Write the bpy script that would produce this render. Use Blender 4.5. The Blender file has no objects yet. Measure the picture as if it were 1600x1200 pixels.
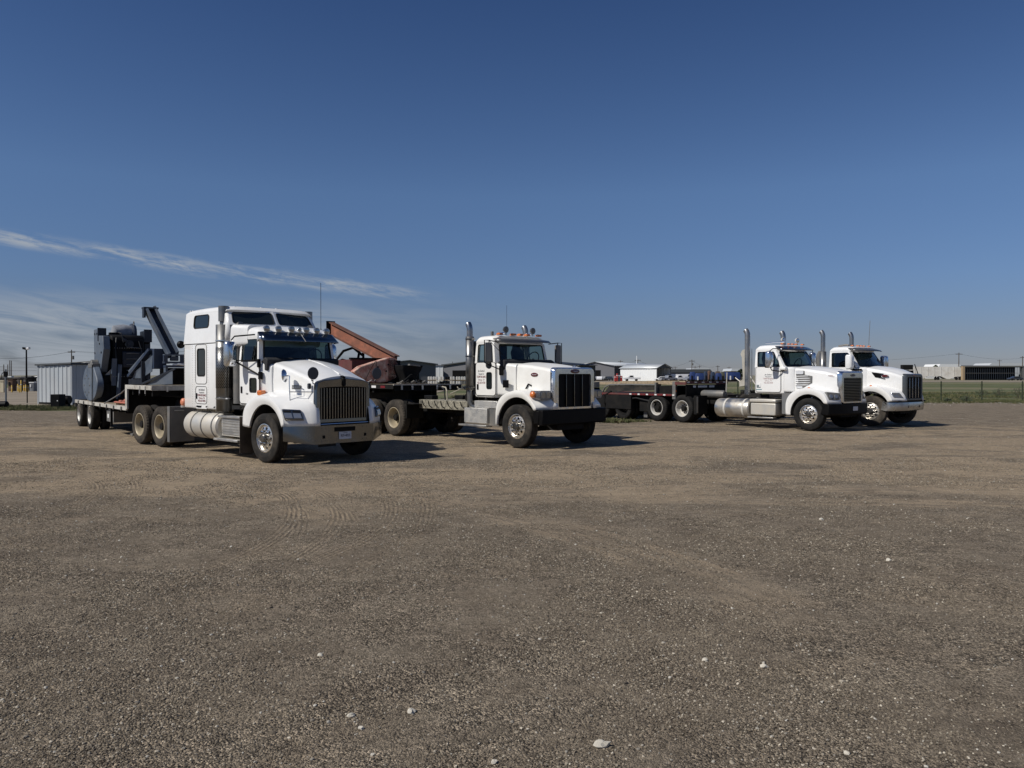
import bpy, math, random
import numpy as np
from mathutils import Vector, Matrix, noise
R = math.radians
rnd = random.Random(7)
sc = bpy.context.scene
COL = sc.collection

# ------------------------------------------------------------------ camera, light, exposure
CAM_H = 1.85
cam_d = bpy.data.cameras.new('camera'); cam_d.sensor_width = 36; cam_d.lens = 27.0
cam_d.clip_start = .1; cam_d.clip_end = 6000
cam = bpy.data.objects.new('camera', cam_d); COL.objects.link(cam)
cam.location = (0, 0, CAM_H); cam.rotation_euler = (R(90) - math.atan(14 / 1200), 0, 0)
sc.camera = cam

SUN_EL = R(44)
SUN_DIR = Vector((-.885, -.465, 0)).normalized()            # horizontal direction towards the sun
sun_vec = Vector((SUN_DIR.x * math.cos(SUN_EL), SUN_DIR.y * math.cos(SUN_EL), math.sin(SUN_EL)))
sd = bpy.data.lights.new('sun', 'SUN'); sd.energy = 4.25; sd.angle = R(.53); sd.color = (1, .955, .88)
sun = bpy.data.objects.new('sun', sd); COL.objects.link(sun)
sun.rotation_euler = sun_vec.to_track_quat('Z', 'Y').to_euler(); sun.location = (-30, -20, 40)

W = bpy.data.worlds.new('World'); sc.world = W; W.use_nodes = True
def world():
    nt = W.node_tree; N = nt.nodes; L = nt.links; N.clear()
    out = N.new('ShaderNodeOutputWorld'); bg = N.new('ShaderNodeBackground')
    sky = N.new('ShaderNodeTexSky'); sky.sky_type = 'NISHITA'; sky.sun_disc = False
    sky.sun_elevation = SUN_EL; sky.sun_rotation = math.atan2(SUN_DIR.x, SUN_DIR.y)
    sky.altitude = 900; sky.air_density = 1.0; sky.dust_density = .25; sky.ozone_density = 3.5
    def m(op, a, b=None, c=None):
        n = N.new('ShaderNodeMath'); n.operation = op
        for i, v in enumerate((a, b, c)):
            if v is None: continue
            if isinstance(v, (int, float)): n.inputs[i].default_value = v
            else: L.new(v, n.inputs[i])
        return n.outputs[0]
    hs = N.new('ShaderNodeHueSaturation'); hs.inputs['Saturation'].default_value = 1.0; hs.inputs['Value'].default_value = 1
    L.new(sky.outputs[0], hs.inputs['Color'])
    tc = N.new('ShaderNodeTexCoord'); sep = N.new('ShaderNodeSeparateXYZ'); L.new(tc.outputs['Generated'], sep.inputs[0])
    x, y, z = sep.outputs
    az = m('ARCTAN2', x, y)                         # 0 straight ahead, negative to the left
    el = m('ARCTANGENT', m('DIVIDE', z, m('SQRT', m('ADD', m('MULTIPLY', x, x), m('MULTIPLY', y, y)))))
    # cirrus: two streaks of ice cloud seen low in the sky, falling away to the right
    def comb(a, b, c=0.0):
        n = N.new('ShaderNodeCombineXYZ')
        for i, v in enumerate((a, b, c)):
            if isinstance(v, (int, float)): n.inputs[i].default_value = v
            else: L.new(v, n.inputs[i])
        return n.outputs[0]
    def nz(vec, s, det=6, rough=.6, dist=0):
        n = N.new('ShaderNodeTexNoise'); n.inputs['Scale'].default_value = s; n.inputs['Detail'].default_value = det
        n.inputs['Roughness'].default_value = rough; n.inputs['Distortion'].default_value = dist; L.new(vec, n.inputs['Vector']); return n.outputs[0]
    def ss(v, a, b):
        n = N.new('ShaderNodeMapRange'); n.interpolation_type = 'SMOOTHSTEP'; L.new(v, n.inputs[0])
        n.inputs[1].default_value = a; n.inputs[2].default_value = b; return n.outputs[0]
    # streak axis: elevation runs from .180 at az -.59 to .096 at az -.09
    ax = m('ADD', m('MULTIPLY', m('ADD', az, .588), -.098), .149)
    warp = m('MULTIPLY', m('SUBTRACT', nz(comb(m('MULTIPLY', az, 5), m('MULTIPLY', el, 14)), 1.3, 3), .5), .014)
    dd = m('ADD', m('SUBTRACT', el, ax), warp)
    wisp = nz(comb(m('MULTIPLY', az, 11), m('ADD', m('MULTIPLY', el, 95), m('MULTIPLY', az, 16))), 1.0, 8, .68, .6)
    wisp2 = nz(comb(m('MULTIPLY', az, 26), m('ADD', m('MULTIPLY', el, 150), m('MULTIPLY', az, 20))), 1.0, 6, .7, .8)
    band = m('SUBTRACT', 1, ss(m('ABSOLUTE', dd), .002, .013))
    ends = m('MULTIPLY', m('SUBTRACT', 1, ss(az, -.20, -.07)), ss(az, -1.5, -1.0))
    c1 = m('MULTIPLY', m('MULTIPLY', band, ends), ss(m('ADD', m('MULTIPLY', wisp, .55), m('MULTIPLY', wisp2, .45)), .40, .62))
    low = m('MULTIPLY', m('SUBTRACT', 1, ss(el, .060, .108)), m('SUBTRACT', 1, ss(az, -.34, .06)))
    low = m('MULTIPLY', low, ss(az, -2.4, -1.4))
    wl = nz(comb(m('MULTIPLY', az, 8), m('ADD', m('MULTIPLY', el, 60), m('MULTIPLY', az, 7))), 1.0, 7, .62, .8)
    c2 = m('MULTIPLY', m('MULTIPLY', low, ss(wl, .30, .66)), .85)
    c1 = m('MULTIPLY', c1, m('ADD', .45, m('MULTIPLY', .55, ss(nz(comb(m('MULTIPLY', az, 6), m('MULTIPLY', el, 20)), 1.7, 3), .28, .6)))); cover = m('MINIMUM', m('ADD', m('MULTIPLY', c1, 1.0), c2), 1)
    mix = N.new('ShaderNodeMix'); mix.data_type = 'RGBA'; L.new(m('MULTIPLY', cover, .92), mix.inputs[0])
    cr = N.new('ShaderNodeValToRGB'); L.new(m('DIVIDE', el, math.pi / 2), cr.inputs[0]); e_ = cr.color_ramp.elements   # air colour: clear and dry above, dusty grey-blue low down
    e_[0].position = 0; e_[0].color = (.315, .325, .44, 1); e_[1].position = 1; e_[1].color = (.30, .40, .56, 1)
    for p_, c_ in ((.028, (.345, .35, .46)), (.075, (.42, .46, .58)), (.145, (.50, .56, .665)), (.21, (.42, .50, .63)), (.29, (.33, .425, .58))): q_ = e_.new(p_); q_.color = (*c_, 1)
    mu = N.new('ShaderNodeMix'); mu.data_type = 'RGBA'; mu.blend_type = 'MULTIPLY'; mu.inputs[0].default_value = 1; L.new(hs.outputs[0], mu.inputs[6]); L.new(cr.outputs[0], mu.inputs[7])
    L.new(mu.outputs[2], mix.inputs[6]); mix.inputs[7].default_value = (3.4, 3.75, 4.2, 1)
    L.new(mix.outputs[2], bg.inputs[0]); bg.inputs[1].default_value = .104
    L.new(bg.outputs[0], out.inputs[0])
world()
vs = sc.view_settings
vs.view_transform = 'Standard'; vs.look = 'None'; vs.exposure = 0; vs.gamma = 1; vs.use_curve_mapping = False
sc.cycles.max_bounces = 6; sc.cycles.transparent_max_bounces = 12

# ------------------------------------------------------------------ materials
MATS = {}
def mat(name, col, rough=.6, metal=0, bump=0, bscale=40, var=0, vscale=3, dirt=0, dcol=(.17, .135, .1), dscale=2.5, spec=.5, coat=0, dz=None, emit=0):
    """procedural surface: base colour, noise variation, patchy dust or wear, fine relief"""
    if name in MATS: return MATS[name]
    m = bpy.data.materials.new(name); m.use_nodes = True; nt = m.node_tree; N = nt.nodes; L = nt.links
    b = N['Principled BSDF']; b.inputs['Roughness'].default_value = rough; b.inputs['Metallic'].default_value = metal
    b.inputs['Specular IOR Level'].default_value = spec; b.inputs['Coat Weight'].default_value = coat; b.inputs['Coat Roughness'].default_value = .12
    b.inputs['Base Color'].default_value = (*col, 1)
    tc = N.new('ShaderNodeTexCoord'); co = tc.outputs['Object']
    def nz(s, d=4, r=.6):
        n = N.new('ShaderNodeTexNoise'); n.inputs['Scale'].default_value = s; n.inputs['Detail'].default_value = d; n.inputs['Roughness'].default_value = r
        L.new(co, n.inputs['Vector']); return n.outputs[0]
    def rng(v, a, c, lo=0, hi=1):
        n = N.new('ShaderNodeMapRange'); L.new(v, n.inputs[0]); n.inputs[1].default_value = a; n.inputs[2].default_value = c
        n.inputs[3].default_value = lo; n.inputs[4].default_value = hi; return n.outputs[0]
    cur = None
    if var:
        hv = N.new('ShaderNodeHueSaturation'); hv.inputs['Color'].default_value = (*col, 1)
        L.new(rng(nz(vscale, 5), .3, .7, 1 - var, 1 + var), hv.inputs['Value']); cur = hv.outputs[0]
    if dirt:
        mx = N.new('ShaderNodeMix'); mx.data_type = 'RGBA'
        f = rng(nz(dscale, 7, .65), .42, .72, 0, dirt)
        if dz:                                     # road dust thrown up from below, real film on the paint
            sp = N.new('ShaderNodeSeparateXYZ'); L.new(co, sp.inputs[0])
            g = rng(sp.outputs[2], dz[0], dz[1], dz[2], 0)
            a = N.new('ShaderNodeMath'); a.operation = 'MULTIPLY'; L.new(g, a.inputs[0]); L.new(rng(nz(6, 6), .25, .7, .3, 1.0), a.inputs[1])
            ad = N.new('ShaderNodeMath'); ad.operation = 'MAXIMUM'; L.new(a.outputs[0], ad.inputs[0]); L.new(f, ad.inputs[1]); f = ad.outputs[0]
        L.new(f, mx.inputs[0]); mx.inputs[7].default_value = (*dcol, 1)
        if cur: L.new(cur, mx.inputs[6])
        else: mx.inputs[6].default_value = (*col, 1)
        cur = mx.outputs[2]
        L.new(rng(f, 0, 1, rough, max(rough, .8)), b.inputs['Roughness'])
        if metal: L.new(rng(f, 0, 1, metal, .1), b.inputs['Metallic'])
    if cur: L.new(cur, b.inputs['Base Color'])
    if bump:
        bp = N.new('ShaderNodeBump'); bp.inputs['Strength'].default_value = bump; bp.inputs['Distance'].default_value = .01
        L.new(nz(bscale, 5), bp.inputs['Height']); L.new(bp.outputs[0], b.inputs['Normal'])
    if emit:
        b.inputs['Emission Strength'].default_value = emit
    MATS[name] = m; return m
DUST = (.20, .165, .125)
white = mat('white_truck_paint', (.80, .80, .785), .28, coat=.35, var=.035, vscale=1.6, dirt=.16, dcol=(.46, .40, .32), dz=(.7, 1.6, .42))
white2 = mat('white_chalky_paint', (.79, .78, .74), .42, coat=.15, var=.04, vscale=1.4, dirt=.22, dcol=(.45, .39, .31), dz=(.7, 1.5, .35))
chrome = mat('polished_chrome', (.72, .74, .77), .10, 1, dirt=.25, dcol=(.24, .21, .18), dscale=6)
dullchrome = mat('dusty_chrome', (.205, .20, .188), .16, 1, var=.12, vscale=1.5, dirt=.25, dcol=(.10, .085, .07), dscale=1.3)
alu = mat('brushed_aluminium', (.62, .61, .58), .38, 1, dirt=.45, dcol=(.42, .36, .28), dscale=4, bump=.1, bscale=90)
aludust = mat('dusty_aluminium_tank', (.60, .58, .53), .45, .55, dirt=.6, dcol=(.45, .38, .28), dscale=2.2)
steelg = mat('grey_painted_steel', (.16, .16, .155), .5, .3, var=.15, dirt=.5, dcol=DUST, dscale=3)
black = mat('black_paint', (.003, .003, .0035), .5, spec=.12, dirt=.05, dcol=(.09, .075, .06), dscale=5)
blackm = mat('black_chassis_steel', (.006, .006, .006), .8, spec=.2, dirt=.35, dcol=(.035, .029, .023), dscale=4)
rubber = mat('tyre_rubber', (.018, .017, .016), .85, spec=.2, dirt=.7, dcol=(.09, .076, .06), dscale=3, bump=.3, bscale=60)
rubber_d = mat('dusty_tyre_rubber', (.035, .031, .027), .9, spec=.2, dirt=.85, dcol=(.12, .10, .077), dscale=2.2, bump=.3, bscale=60)
rubber_k = mat('clean_black_rubber', (.009, .009, .009), .75, spec=.2, dirt=.3, dcol=(.07, .06, .05), dscale=4)
cream = mat('cream_wheel_paint', (.42, .36, .25), .45, .2, dirt=.55, dcol=(.24, .18, .11), dscale=7)
rimwhite = mat('pale_wheel_paint', (.62, .60, .55), .42, .2, dirt=.5, dcol=(.28, .23, .17), dscale=7)
amber = mat('amber_lens', (.62, .17, .035), .25, coat=.5)
redl = mat('red_lens', (.5, .03, .02), .3, coat=.4)
lens = mat('headlight_glass', (.30, .31, .32), .08, .6, coat=1)
trimgrey = mat('grey_visor', (.09, .095, .10), .3, .5, dirt=.25, dcol=DUST)
visorm = mat('polished_visor', (.13, .14, .155), .22, 1)
stackm = mat('weathered_stack_chrome', (.36, .36, .355), .26, 1, dirt=.4, dcol=(.15, .13, .11), dscale=3)
alloy = mat('polished_alloy', (.80, .765, .70), .24, 1, dirt=.3, dcol=(.22, .18, .14), dscale=9)
muff = mat('heat_shield_steel', (.24, .24, .235), .36, 1, dirt=.55, dcol=(.14, .13, .115), dscale=4)
interior = mat('cab_interior', (.018, .018, .02), .8)
rusty = mat('rusty_orange_beam', (.29, .10, .055), .75, var=.35, vscale=3, dirt=.85, dcol=(.12, .062, .04), dscale=2.4, bump=.3, bscale=30)
pinkred = mat('faded_red_counterweight', (.42, .18, .135), .8, var=.4, vscale=4, dirt=1.0, dcol=(.74, .60, .48), dscale=5.0, bump=.4, bscale=25)
maroon = mat('maroon_steel', (.11, .028, .026), .65, var=.25, dirt=.5, dcol=(.10, .06, .045), dscale=4)
navy = mat('navy_machine_paint', (.018, .032, .065), .42, var=.25, vscale=2, dirt=.3, dcol=(.10, .10, .10), dscale=3)
bluegrey_lit = mat('blue_grey_sunlit_paint', (.072, .095, .13), .5, var=.2, vscale=2, dirt=.5, dcol=(.17, .18, .19), dscale=2.5)  # blue-grey, and a sunlit tone painted on faces of the navy machinery
greasy = mat('greasy_black_iron', (.004, .0042, .005), .65, spec=.15, var=.3, dirt=.25, dcol=(.035, .033, .032), dscale=4, bump=.3)
tarp = mat('grey_tarpaulin', (.22, .23, .25), .7, var=.3, vscale=5, bump=.6, bscale=9)
wood = mat('weathered_timber', (.30, .235, .155), .85, var=.35, vscale=9, bump=.4, bscale=30)
deckw = mat('deck_edge_paint', (.50, .48, .43), .6, dirt=.75, dcol=(.16, .13, .10), dscale=5)
tape_r = mat('red_reflective_tape', (.16, .012, .015), .4); tape_w = mat('white_reflective_tape', (.75, .74, .72), .3)
paper = mat('pale_sticker', (.7, .7, .68), .6)
ink = mat('dark_red_lettering', (.16, .03, .035), .6); inkb = mat('grey_lettering', (.12, .12, .125), .6)
whitetxt = mat('silver_lettering', (.6, .6, .6), .4)
plate_m = mat('licence_plate_white', (.58, .60, .64), .5, dirt=.3); plate_i = mat('licence_plate_ink', (.015, .02, .05), .5)
badge = mat('dark_red_badge', (.09, .012, .014), .3, coat=.6)
orange = mat('orange_red_rods', (.45, .13, .08), .6, dirt=.4)
rope = mat('pale_strap', (.35, .32, .25), .8)
hose = mat('black_hose', (.015, .015, .016), .5)

def glass_mat(name, tint, fac=.25):
    m = bpy.data.materials.new(name); m.use_nodes = True; N = m.node_tree.nodes; L = m.node_tree.links
    N.remove(N['Principled BSDF'])
    tr = N.new('ShaderNodeBsdfTransparent'); tr.inputs[0].default_value = (*tint, 1)
    gl = N.new('ShaderNodeBsdfGlossy'); gl.inputs['Roughness'].default_value = .03; gl.inputs[0].default_value = (.9, .95, 1, 1)
    lw = N.new('ShaderNodeLayerWeight'); lw.inputs[0].default_value = .5; pw = N.new('ShaderNodeMath'); pw.operation = 'POWER'; L.new(lw.outputs['Facing'], pw.inputs[0]); pw.inputs[1].default_value = 5
    fr = N.new('ShaderNodeMath'); fr.operation = 'MULTIPLY_ADD'; L.new(pw.outputs[0], fr.inputs[0]); fr.inputs[1].default_value = .9; fr.inputs[2].default_value = .045
    mx = N.new('ShaderNodeMixShader'); L.new(fr.outputs[0], mx.inputs[0]); L.new(tr.outputs[0], mx.inputs[1]); L.new(gl.outputs[0], mx.inputs[2])
    L.new(mx.outputs[0], N['Material Output'].inputs[0]); return m
glass = glass_mat('tinted_glass', (.30, .38, .37)); darkglass = glass_mat('dark_tinted_glass', (.05, .06, .065))
clearglass = glass_mat('clear_glass', (.72, .80, .78))
darkfill = mat('smoked_glass', (.012, .017, .018), .06, spec=.6)

# perforated heat shield: small dark holes in rows, flat print-fine relief
def perf_mat():
    m = bpy.data.materials.new('perforated_shield'); m.use_nodes = True; N = m.node_tree.nodes; L = m.node_tree.links
    b = N['Principled BSDF']; b.inputs['Roughness'].default_value = .35; b.inputs['Metallic'].default_value = .9
    tc = N.new('ShaderNodeTexCoord'); sp = N.new('ShaderNodeSeparateXYZ'); L.new(tc.outputs['UV'], sp.inputs[0])
    def mm(op, a, b_=None):
        n = N.new('ShaderNodeMath'); n.operation = op
        for i, v in enumerate((a, b_)):
            if v is None: continue
            if isinstance(v, (int, float)): n.inputs[i].default_value = v
            else: L.new(v, n.inputs[i])
        return n.outputs[0]
    v = mm('MULTIPLY', sp.outputs[1], 30); row = mm('FLOOR', v)
    u = mm('ADD', mm('MULTIPLY', sp.outputs[0], 24), mm('MULTIPLY', mm('MODULO', row, 2), .5))
    du = mm('SUBTRACT', mm('FRACT', u), .5); dv = mm('SUBTRACT', mm('FRACT', v), .5)
    d = mm('SQRT', mm('ADD', mm('MULTIPLY', du, du), mm('MULTIPLY', dv, dv)))
    h = mm('LESS_THAN', d, .31)
    mx = N.new('ShaderNodeMix'); mx.data_type = 'RGBA'; L.new(h, mx.inputs[0]); mx.inputs[6].default_value = (.24, .24, .235, 1); mx.inputs[7].default_value = (.012, .012, .012, 1)
    L.new(mx.outputs[2], b.inputs['Base Color']); return m
perf = perf_mat()

# ------------------------------------------------------------------ mesh helpers
SPLIT = {'wipers', 'muffler_clamp', 'mirror_arm', 'mirror_bracket', 'exhaust_pipe'}
class MB:
    def __init__(s): s.v = []; s.f = []
    def add(s, vs_, fs):
        o = len(s.v); s.v += [tuple(p) for p in vs_]; s.f += [tuple(i + o for i in f) for f in fs]; return s
    def box(s, c, d, rot=None):
        M_ = (rot.to_4x4() if rot else Matrix()); c = Vector(c); P = []
        for i in range(8):
            q = Vector(((i & 1) - .5, ((i >> 1) & 1) - .5, ((i >> 2) & 1) - .5)); q = Vector((q.x * d[0], q.y * d[1], q.z * d[2]))
            P.append(c + (M_ @ q))
        return s.add(P, [(0, 2, 3, 1), (4, 5, 7, 6), (0, 1, 5, 4), (2, 6, 7, 3), (0, 4, 6, 2), (1, 3, 7, 5)])
    def bb(s, x0, x1, y0, y1, z0, z1): return s.box(((x0 + x1) / 2, (y0 + y1) / 2, (z0 + z1) / 2), (abs(x1 - x0), abs(y1 - y0), abs(z1 - z0)))
    def beam(s, a, b, w, h, up=(0, 0, 1)):
        a = Vector(a); b = Vector(b); x = (b - a); l = x.length; x.normalize(); u = Vector(up)
        y = u.cross(x)
        if y.length < 1e-4: y = Vector((0, 1, 0)).cross(x)
        y.normalize(); z = x.cross(y)
        return s.box((a + b) / 2, (l, w, h), Matrix((x, y, z)).transposed())
    def tube(s, pts, r, n=8, cap=True, closed=False):
        pts = [Vector(p) for p in pts]; m = len(pts); rr = r if isinstance(r, (list, tuple)) else [r] * m
        P = []; F = []; pu = None
        for i, p in enumerate(pts):
            a = pts[max(i - 1, 0)]; b = pts[min(i + 1, m - 1)]
            if closed: a = pts[(i - 1) % m]; b = pts[(i + 1) % m]
            t = (b - a).normalized()
            if pu is None: pu = t.orthogonal().normalized()
            pu = (pu - t * pu.dot(t)).normalized(); w = t.cross(pu)
            for k in range(n):
                g = 2 * math.pi * k / n; P.append(p + (pu * math.cos(g) + w * math.sin(g)) * rr[i])
        for i in range(m if closed else m - 1):
            j = (i + 1) % m
            for k in range(n): F.append((i * n + k, i * n + (k + 1) % n, j * n + (k + 1) % n, j * n + k))
        if cap and not closed: F.append(tuple(range(n))[::-1]); F.append(tuple((m - 1) * n + k for k in range(n)))
        return s.add(P, F)
    def cyl(s, a, b, r, n=20, r2=None): return s.tube([a, b], [r, r if r2 is None else r2], n)
    def lathe(s, prof, o, ax='y', n=48, jag=None):
        """prof: (radius, offset along axis)"""
        P = []; F = []; m = len(prof); o = Vector(o)
        for k in range(n):
            g = 2 * math.pi * k / n; c, q = math.cos(g), math.sin(g)
            for i, (r, d) in enumerate(prof):
                if jag and i in jag and k % 2: r -= jag[i]
                P.append(o + (Vector((r * c, d, r * q)) if ax == 'y' else Vector((d, r * c, r * q)) if ax == 'x' else Vector((r * c, r * q, d))))
        for k in range(n):
            k2 = (k + 1) % n
            for i in range(m - 1): F.append((k * m + i, k * m + i + 1, k2 * m + i + 1, k2 * m + i))
        return s.add(P, F)
    def grid(s, rows, close=False):
        m = len(rows[0]); P = [p for r in rows for p in r]; F = []
        for i in range(len(rows) - 1):
            for j in range(m - 1 + (1 if close else 0)): F.append((i * m + j, i * m + (j + 1) % m, (i + 1) * m + (j + 1) % m, (i + 1) * m + j))
        return s.add(P, F)
    def loft(s, secs, caps=True):
        s.grid(secs, True); m = len(secs[0]); o = len(s.v) - m * len(secs)
        if caps: s.f.append(tuple(o + i for i in range(m))[::-1]); s.f.append(tuple(o + (len(secs) - 1) * m + i for i in range(m)))
        return s
    def prism(s, pts, y0, y1, ax='y'):
        """polygon in the plane across the axis, extruded along it"""
        def q(a, b, d): return (a, d, b) if ax == 'y' else (d, a, b) if ax == 'x' else (a, b, d)
        n = len(pts); P = [q(a, b, y0) for a, b in pts] + [q(a, b, y1) for a, b in pts]
        F = [tuple(range(n)), tuple(range(n, 2 * n))[::-1]] + [(i, (i + 1) % n, (i + 1) % n + n, i + n) for i in range(n)]
        return s.add(P, F)
    def islands(s):
        p = list(range(len(s.v)))
        def fd(a):
            while p[a] != a: p[a] = p[p[a]]; a = p[a]
            return a
        for f in s.f:
            for b in f[1:]: p[fd(b)] = fd(f[0])
        g = {}
        for i in range(len(s.v)): g.setdefault(fd(i), []).append(i)
        out = []
        for k, vi in g.items():
            mp = {v: i for i, v in enumerate(vi)}; b = MB(); b.v = [s.v[i] for i in vi]; b.f = [tuple(mp[i] for i in f) for f in s.f if f[0] in mp]; out.append(b)
        return out
    def each(s, name, m, parent=None, **k): return [b.build(name, m, parent, **k) for b in s.islands()]
    def build(s, name, m, parent=None, smooth=35, bevel=0, solid=0, seg=2, uv=None, sub=0, loc=None):
        if name in SPLIT:
            return s.each({'wipers': 'wiper', 'seats': 'seat_part'}.get(name, name) + ' ', m, parent, smooth=smooth, bevel=bevel)[0]
        name = name.strip()
        me = bpy.data.meshes.new(name); me.from_pydata([tuple(p) for p in s.v], [], s.f); me.validate()
        o = bpy.data.objects.new(name, me); COL.objects.link(o); me.materials.append(m)
        import bmesh
        b = bmesh.new(); b.from_mesh(me); bmesh.ops.recalc_face_normals(b, faces=b.faces); b.to_mesh(me); b.free()
        if smooth:
            me.shade_smooth(); me.set_sharp_from_angle(angle=R(smooth))
        if solid:
            q = o.modifiers.new('solid', 'SOLIDIFY'); q.thickness = solid; q.offset = 0
        if bevel:
            q = o.modifiers.new('bevel', 'BEVEL'); q.width = bevel; q.segments = seg; q.limit_method = 'ANGLE'; q.angle_limit = R(40)
        if sub:
            q = o.modifiers.new('sub', 'SUBSURF'); q.levels = q.render_levels = sub
        if parent: o.parent = parent
        if loc: o.location = loc
        return o

def tag(o, label, cat, group=None, kind=None):
    if label: o['label'] = label
    if cat: o['category'] = cat
    if group: o['group'] = group
    if kind: o['kind'] = kind
    return o
def thing(name, label, cat, loc=(0, 0, 0), rz=0, group=None):
    o = bpy.data.objects.new(name, None); COL.objects.link(o); o.empty_display_size = .2
    o.location = loc; o.rotation_euler = (0, 0, rz); return tag(o, label, cat, group)
def empty(name, parent, loc=(0, 0, 0), rot=(0, 0, 0)):
    o = bpy.data.objects.new(name, None); COL.objects.link(o); o.parent = parent; o.location = loc; o.rotation_euler = rot; return o
def kids(o): return [c for c in bpy.data.objects if c.parent == o]
def copy_tree(o, parent=None):
    c = o.copy(); COL.objects.link(c); c.parent = parent
    for k in list(o.children): copy_tree(k, c)
    return c
def text(body, m, parent, size, mtx, name='lettering', shear=0, align='CENTER', xs=1.0, offset=0):
    cu = bpy.data.curves.new(name, 'FONT'); cu.body = body; cu.size = size; cu.extrude = .0008; cu.align_x = align; cu.align_y = 'CENTER'; cu.shear = shear; cu.offset = offset
    cu.materials.append(m); cu.resolution_u = 2
    t = bpy.data.objects.new(name, cu); COL.objects.link(t); dg = bpy.context.evaluated_depsgraph_get()
    me = bpy.data.meshes.new_from_object(t.evaluated_get(dg)); bpy.data.objects.remove(t); bpy.data.curves.remove(cu); me.name = name
    o = bpy.data.objects.new(name, me); COL.objects.link(o); o.parent = parent; o.matrix_local = mtx @ Matrix.Diagonal((xs, 1, 1, 1)); return o
def flat2d(outer, holes, thick):
    """filled outline with holes as a slab in the XY plane"""
    cu = bpy.data.curves.new('tmp', 'CURVE'); cu.dimensions = '2D'; cu.fill_mode = 'BOTH'; cu.extrude = thick / 2
    for pl in [outer] + holes:
        sp = cu.splines.new('POLY'); sp.points.add(len(pl) - 1); sp.use_cyclic_u = True
        for i, (a, b) in enumerate(pl): sp.points[i].co = (a, b, 0, 1)
    o = bpy.data.objects.new('tmp', cu); COL.objects.link(o); dg = bpy.context.evaluated_depsgraph_get()
    me = bpy.data.meshes.new_from_object(o.evaluated_get(dg)); bpy.data.objects.remove(o)
    v = [tuple(p.co) for p in me.vertices]; f = [tuple(p.vertices) for p in me.polygons]; bpy.data.meshes.remove(me); bpy.data.curves.remove(cu)
    return v, f
def circ(cx, cy, r, n=16): return [(cx + r * math.cos(2 * math.pi * i / n), cy + r * math.sin(2 * math.pi * i / n)) for i in range(n)]
def rrect(x0, x1, y0, y1, r, n=5):
    P = []
    for cx, cy, a in ((x1 - r, y1 - r, 0), (x0 + r, y1 - r, 90), (x0 + r, y0 + r, 180), (x1 - r, y0 + r, 270)):
        for i in range(n + 1): g = R(a + 90 * i / n); P.append((cx + r * math.cos(g), cy + r * math.sin(g)))
    return P
def quadP(a, b, c, d, bulge=(0, 0, 0)):
    """bilinear patch: a=(0,0) b=(1,0) c=(1,1) d=(0,1) with a bulge across u"""
    a, b, c, d, bu = map(Vector, (a, b, c, d, bulge))
    return lambda u, v: a * (1 - u) * (1 - v) + b * u * (1 - v) + c * u * v + d * (1 - u) * v + bu * (1 - (2 * u - 1) ** 2)
def ray_rect(ang, x0, x1, y0, y1, cx, cy):
    c, s_ = math.cos(ang), math.sin(ang); t = 9
    if c > 1e-6: t = min(t, (x1 - cx) / c)
    if c < -1e-6: t = min(t, (x0 - cx) / c)
    if s_ > 1e-6: t = min(t, (y1 - cy) / s_)
    if s_ < -1e-6: t = min(t, (y0 - cy) / s_)
    return (cx + c * t, cy + s_ * t)
def window_patch(P, win, parent, body, gm, name='window', rad=.12, gask=.025, n_out=(0, 0, 0), sub=48, bodyname='pillar_panel', asp=1.0, bodythick=.03, gaskm=None):
    """a body panel over patch P with a rounded opening `win`=(u0,u1,v0,v1); its rubber seal and its pane"""
    u0, u1, v0, v1 = win; ru = rad * (1 / asp if asp > 1 else 1) * 1.0; rv = rad * (asp if asp < 1 else 1)
    ring = []
    ru = min(rad / asp, (u1 - u0) * .45); rv = min(rad, (v1 - v0) * .45)
    for cx, cy, a in ((u1 - ru, v1 - rv, 0), (u0 + ru, v1 - rv, 90), (u0 + ru, v0 + rv, 180), (u1 - ru, v0 + rv, 270)):
        for i in range(7): g = R(a + 90 * i / 6); ring.append((cx + ru * math.cos(g), cy + rv * math.sin(g)))
    # densify straight runs
    R2 = []
    for i, p in enumerate(ring):
        q = ring[(i + 1) % len(ring)]; k = max(1, int(math.hypot(p[0] - q[0], p[1] - q[1]) / .12))
        for j in range(k): t = j / k; R2.append((p[0] * (1 - t) + q[0] * t, p[1] * (1 - t) + q[1] * t))
    ring = R2; cx, cy = (u0 + u1) / 2, (v0 + v1) / 2; no = Vector(n_out)
    outer = []
    for (a, b) in ring:
        # project to patch border keeping topology: scale from centre
        outer.append(ray_rect(math.atan2(b - cy, a - cx), 0, 1, 0, 1, cx, cy))
    corners = [(1, 1), (0, 1), (0, 0), (1, 0)]
    for c in corners:                                  # snap nearest sample onto each corner
        j = min(range(len(outer)), key=lambda i: (outer[i][0] - c[0]) ** 2 + (outer[i][1] - c[1]) ** 2); outer[j] = c
    def ringpts(t, off=0): return [P(ring[i][0] * (1 - t) + outer[i][0] * t, ring[i][1] * (1 - t) + outer[i][1] * t) + no * off for i in range(len(ring))]
    if body:
        b = MB(); rows = [[p - no * bodythick for p in ringpts(0)], ringpts(0), ringpts(.5), ringpts(1)]; b.grid(rows, True); b.build(bodyname, body, parent, smooth=30)
    g = MB(); rr = lambda s_, off: [P(cx + (a - cx) * s_, cy + (c - cy) * s_) + no * off for a, c in ring]
    k = 1 - gask / max(.2, (u1 - u0)) * 1.6
    g.grid([rr(1.0, .004), rr(1 + (1 - k) * .3, .009), rr(k, .008), rr(k - .01, -.012)], True); seal = g.build('window_seal', gaskm or rubber_k, parent)
    gl = MB(); gl.grid([rr(k, -.006), rr(k * .5, -.006), rr(.02, -.006)], True); pane = gl.build(name, gm, parent, smooth=60)
    return pane

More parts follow.
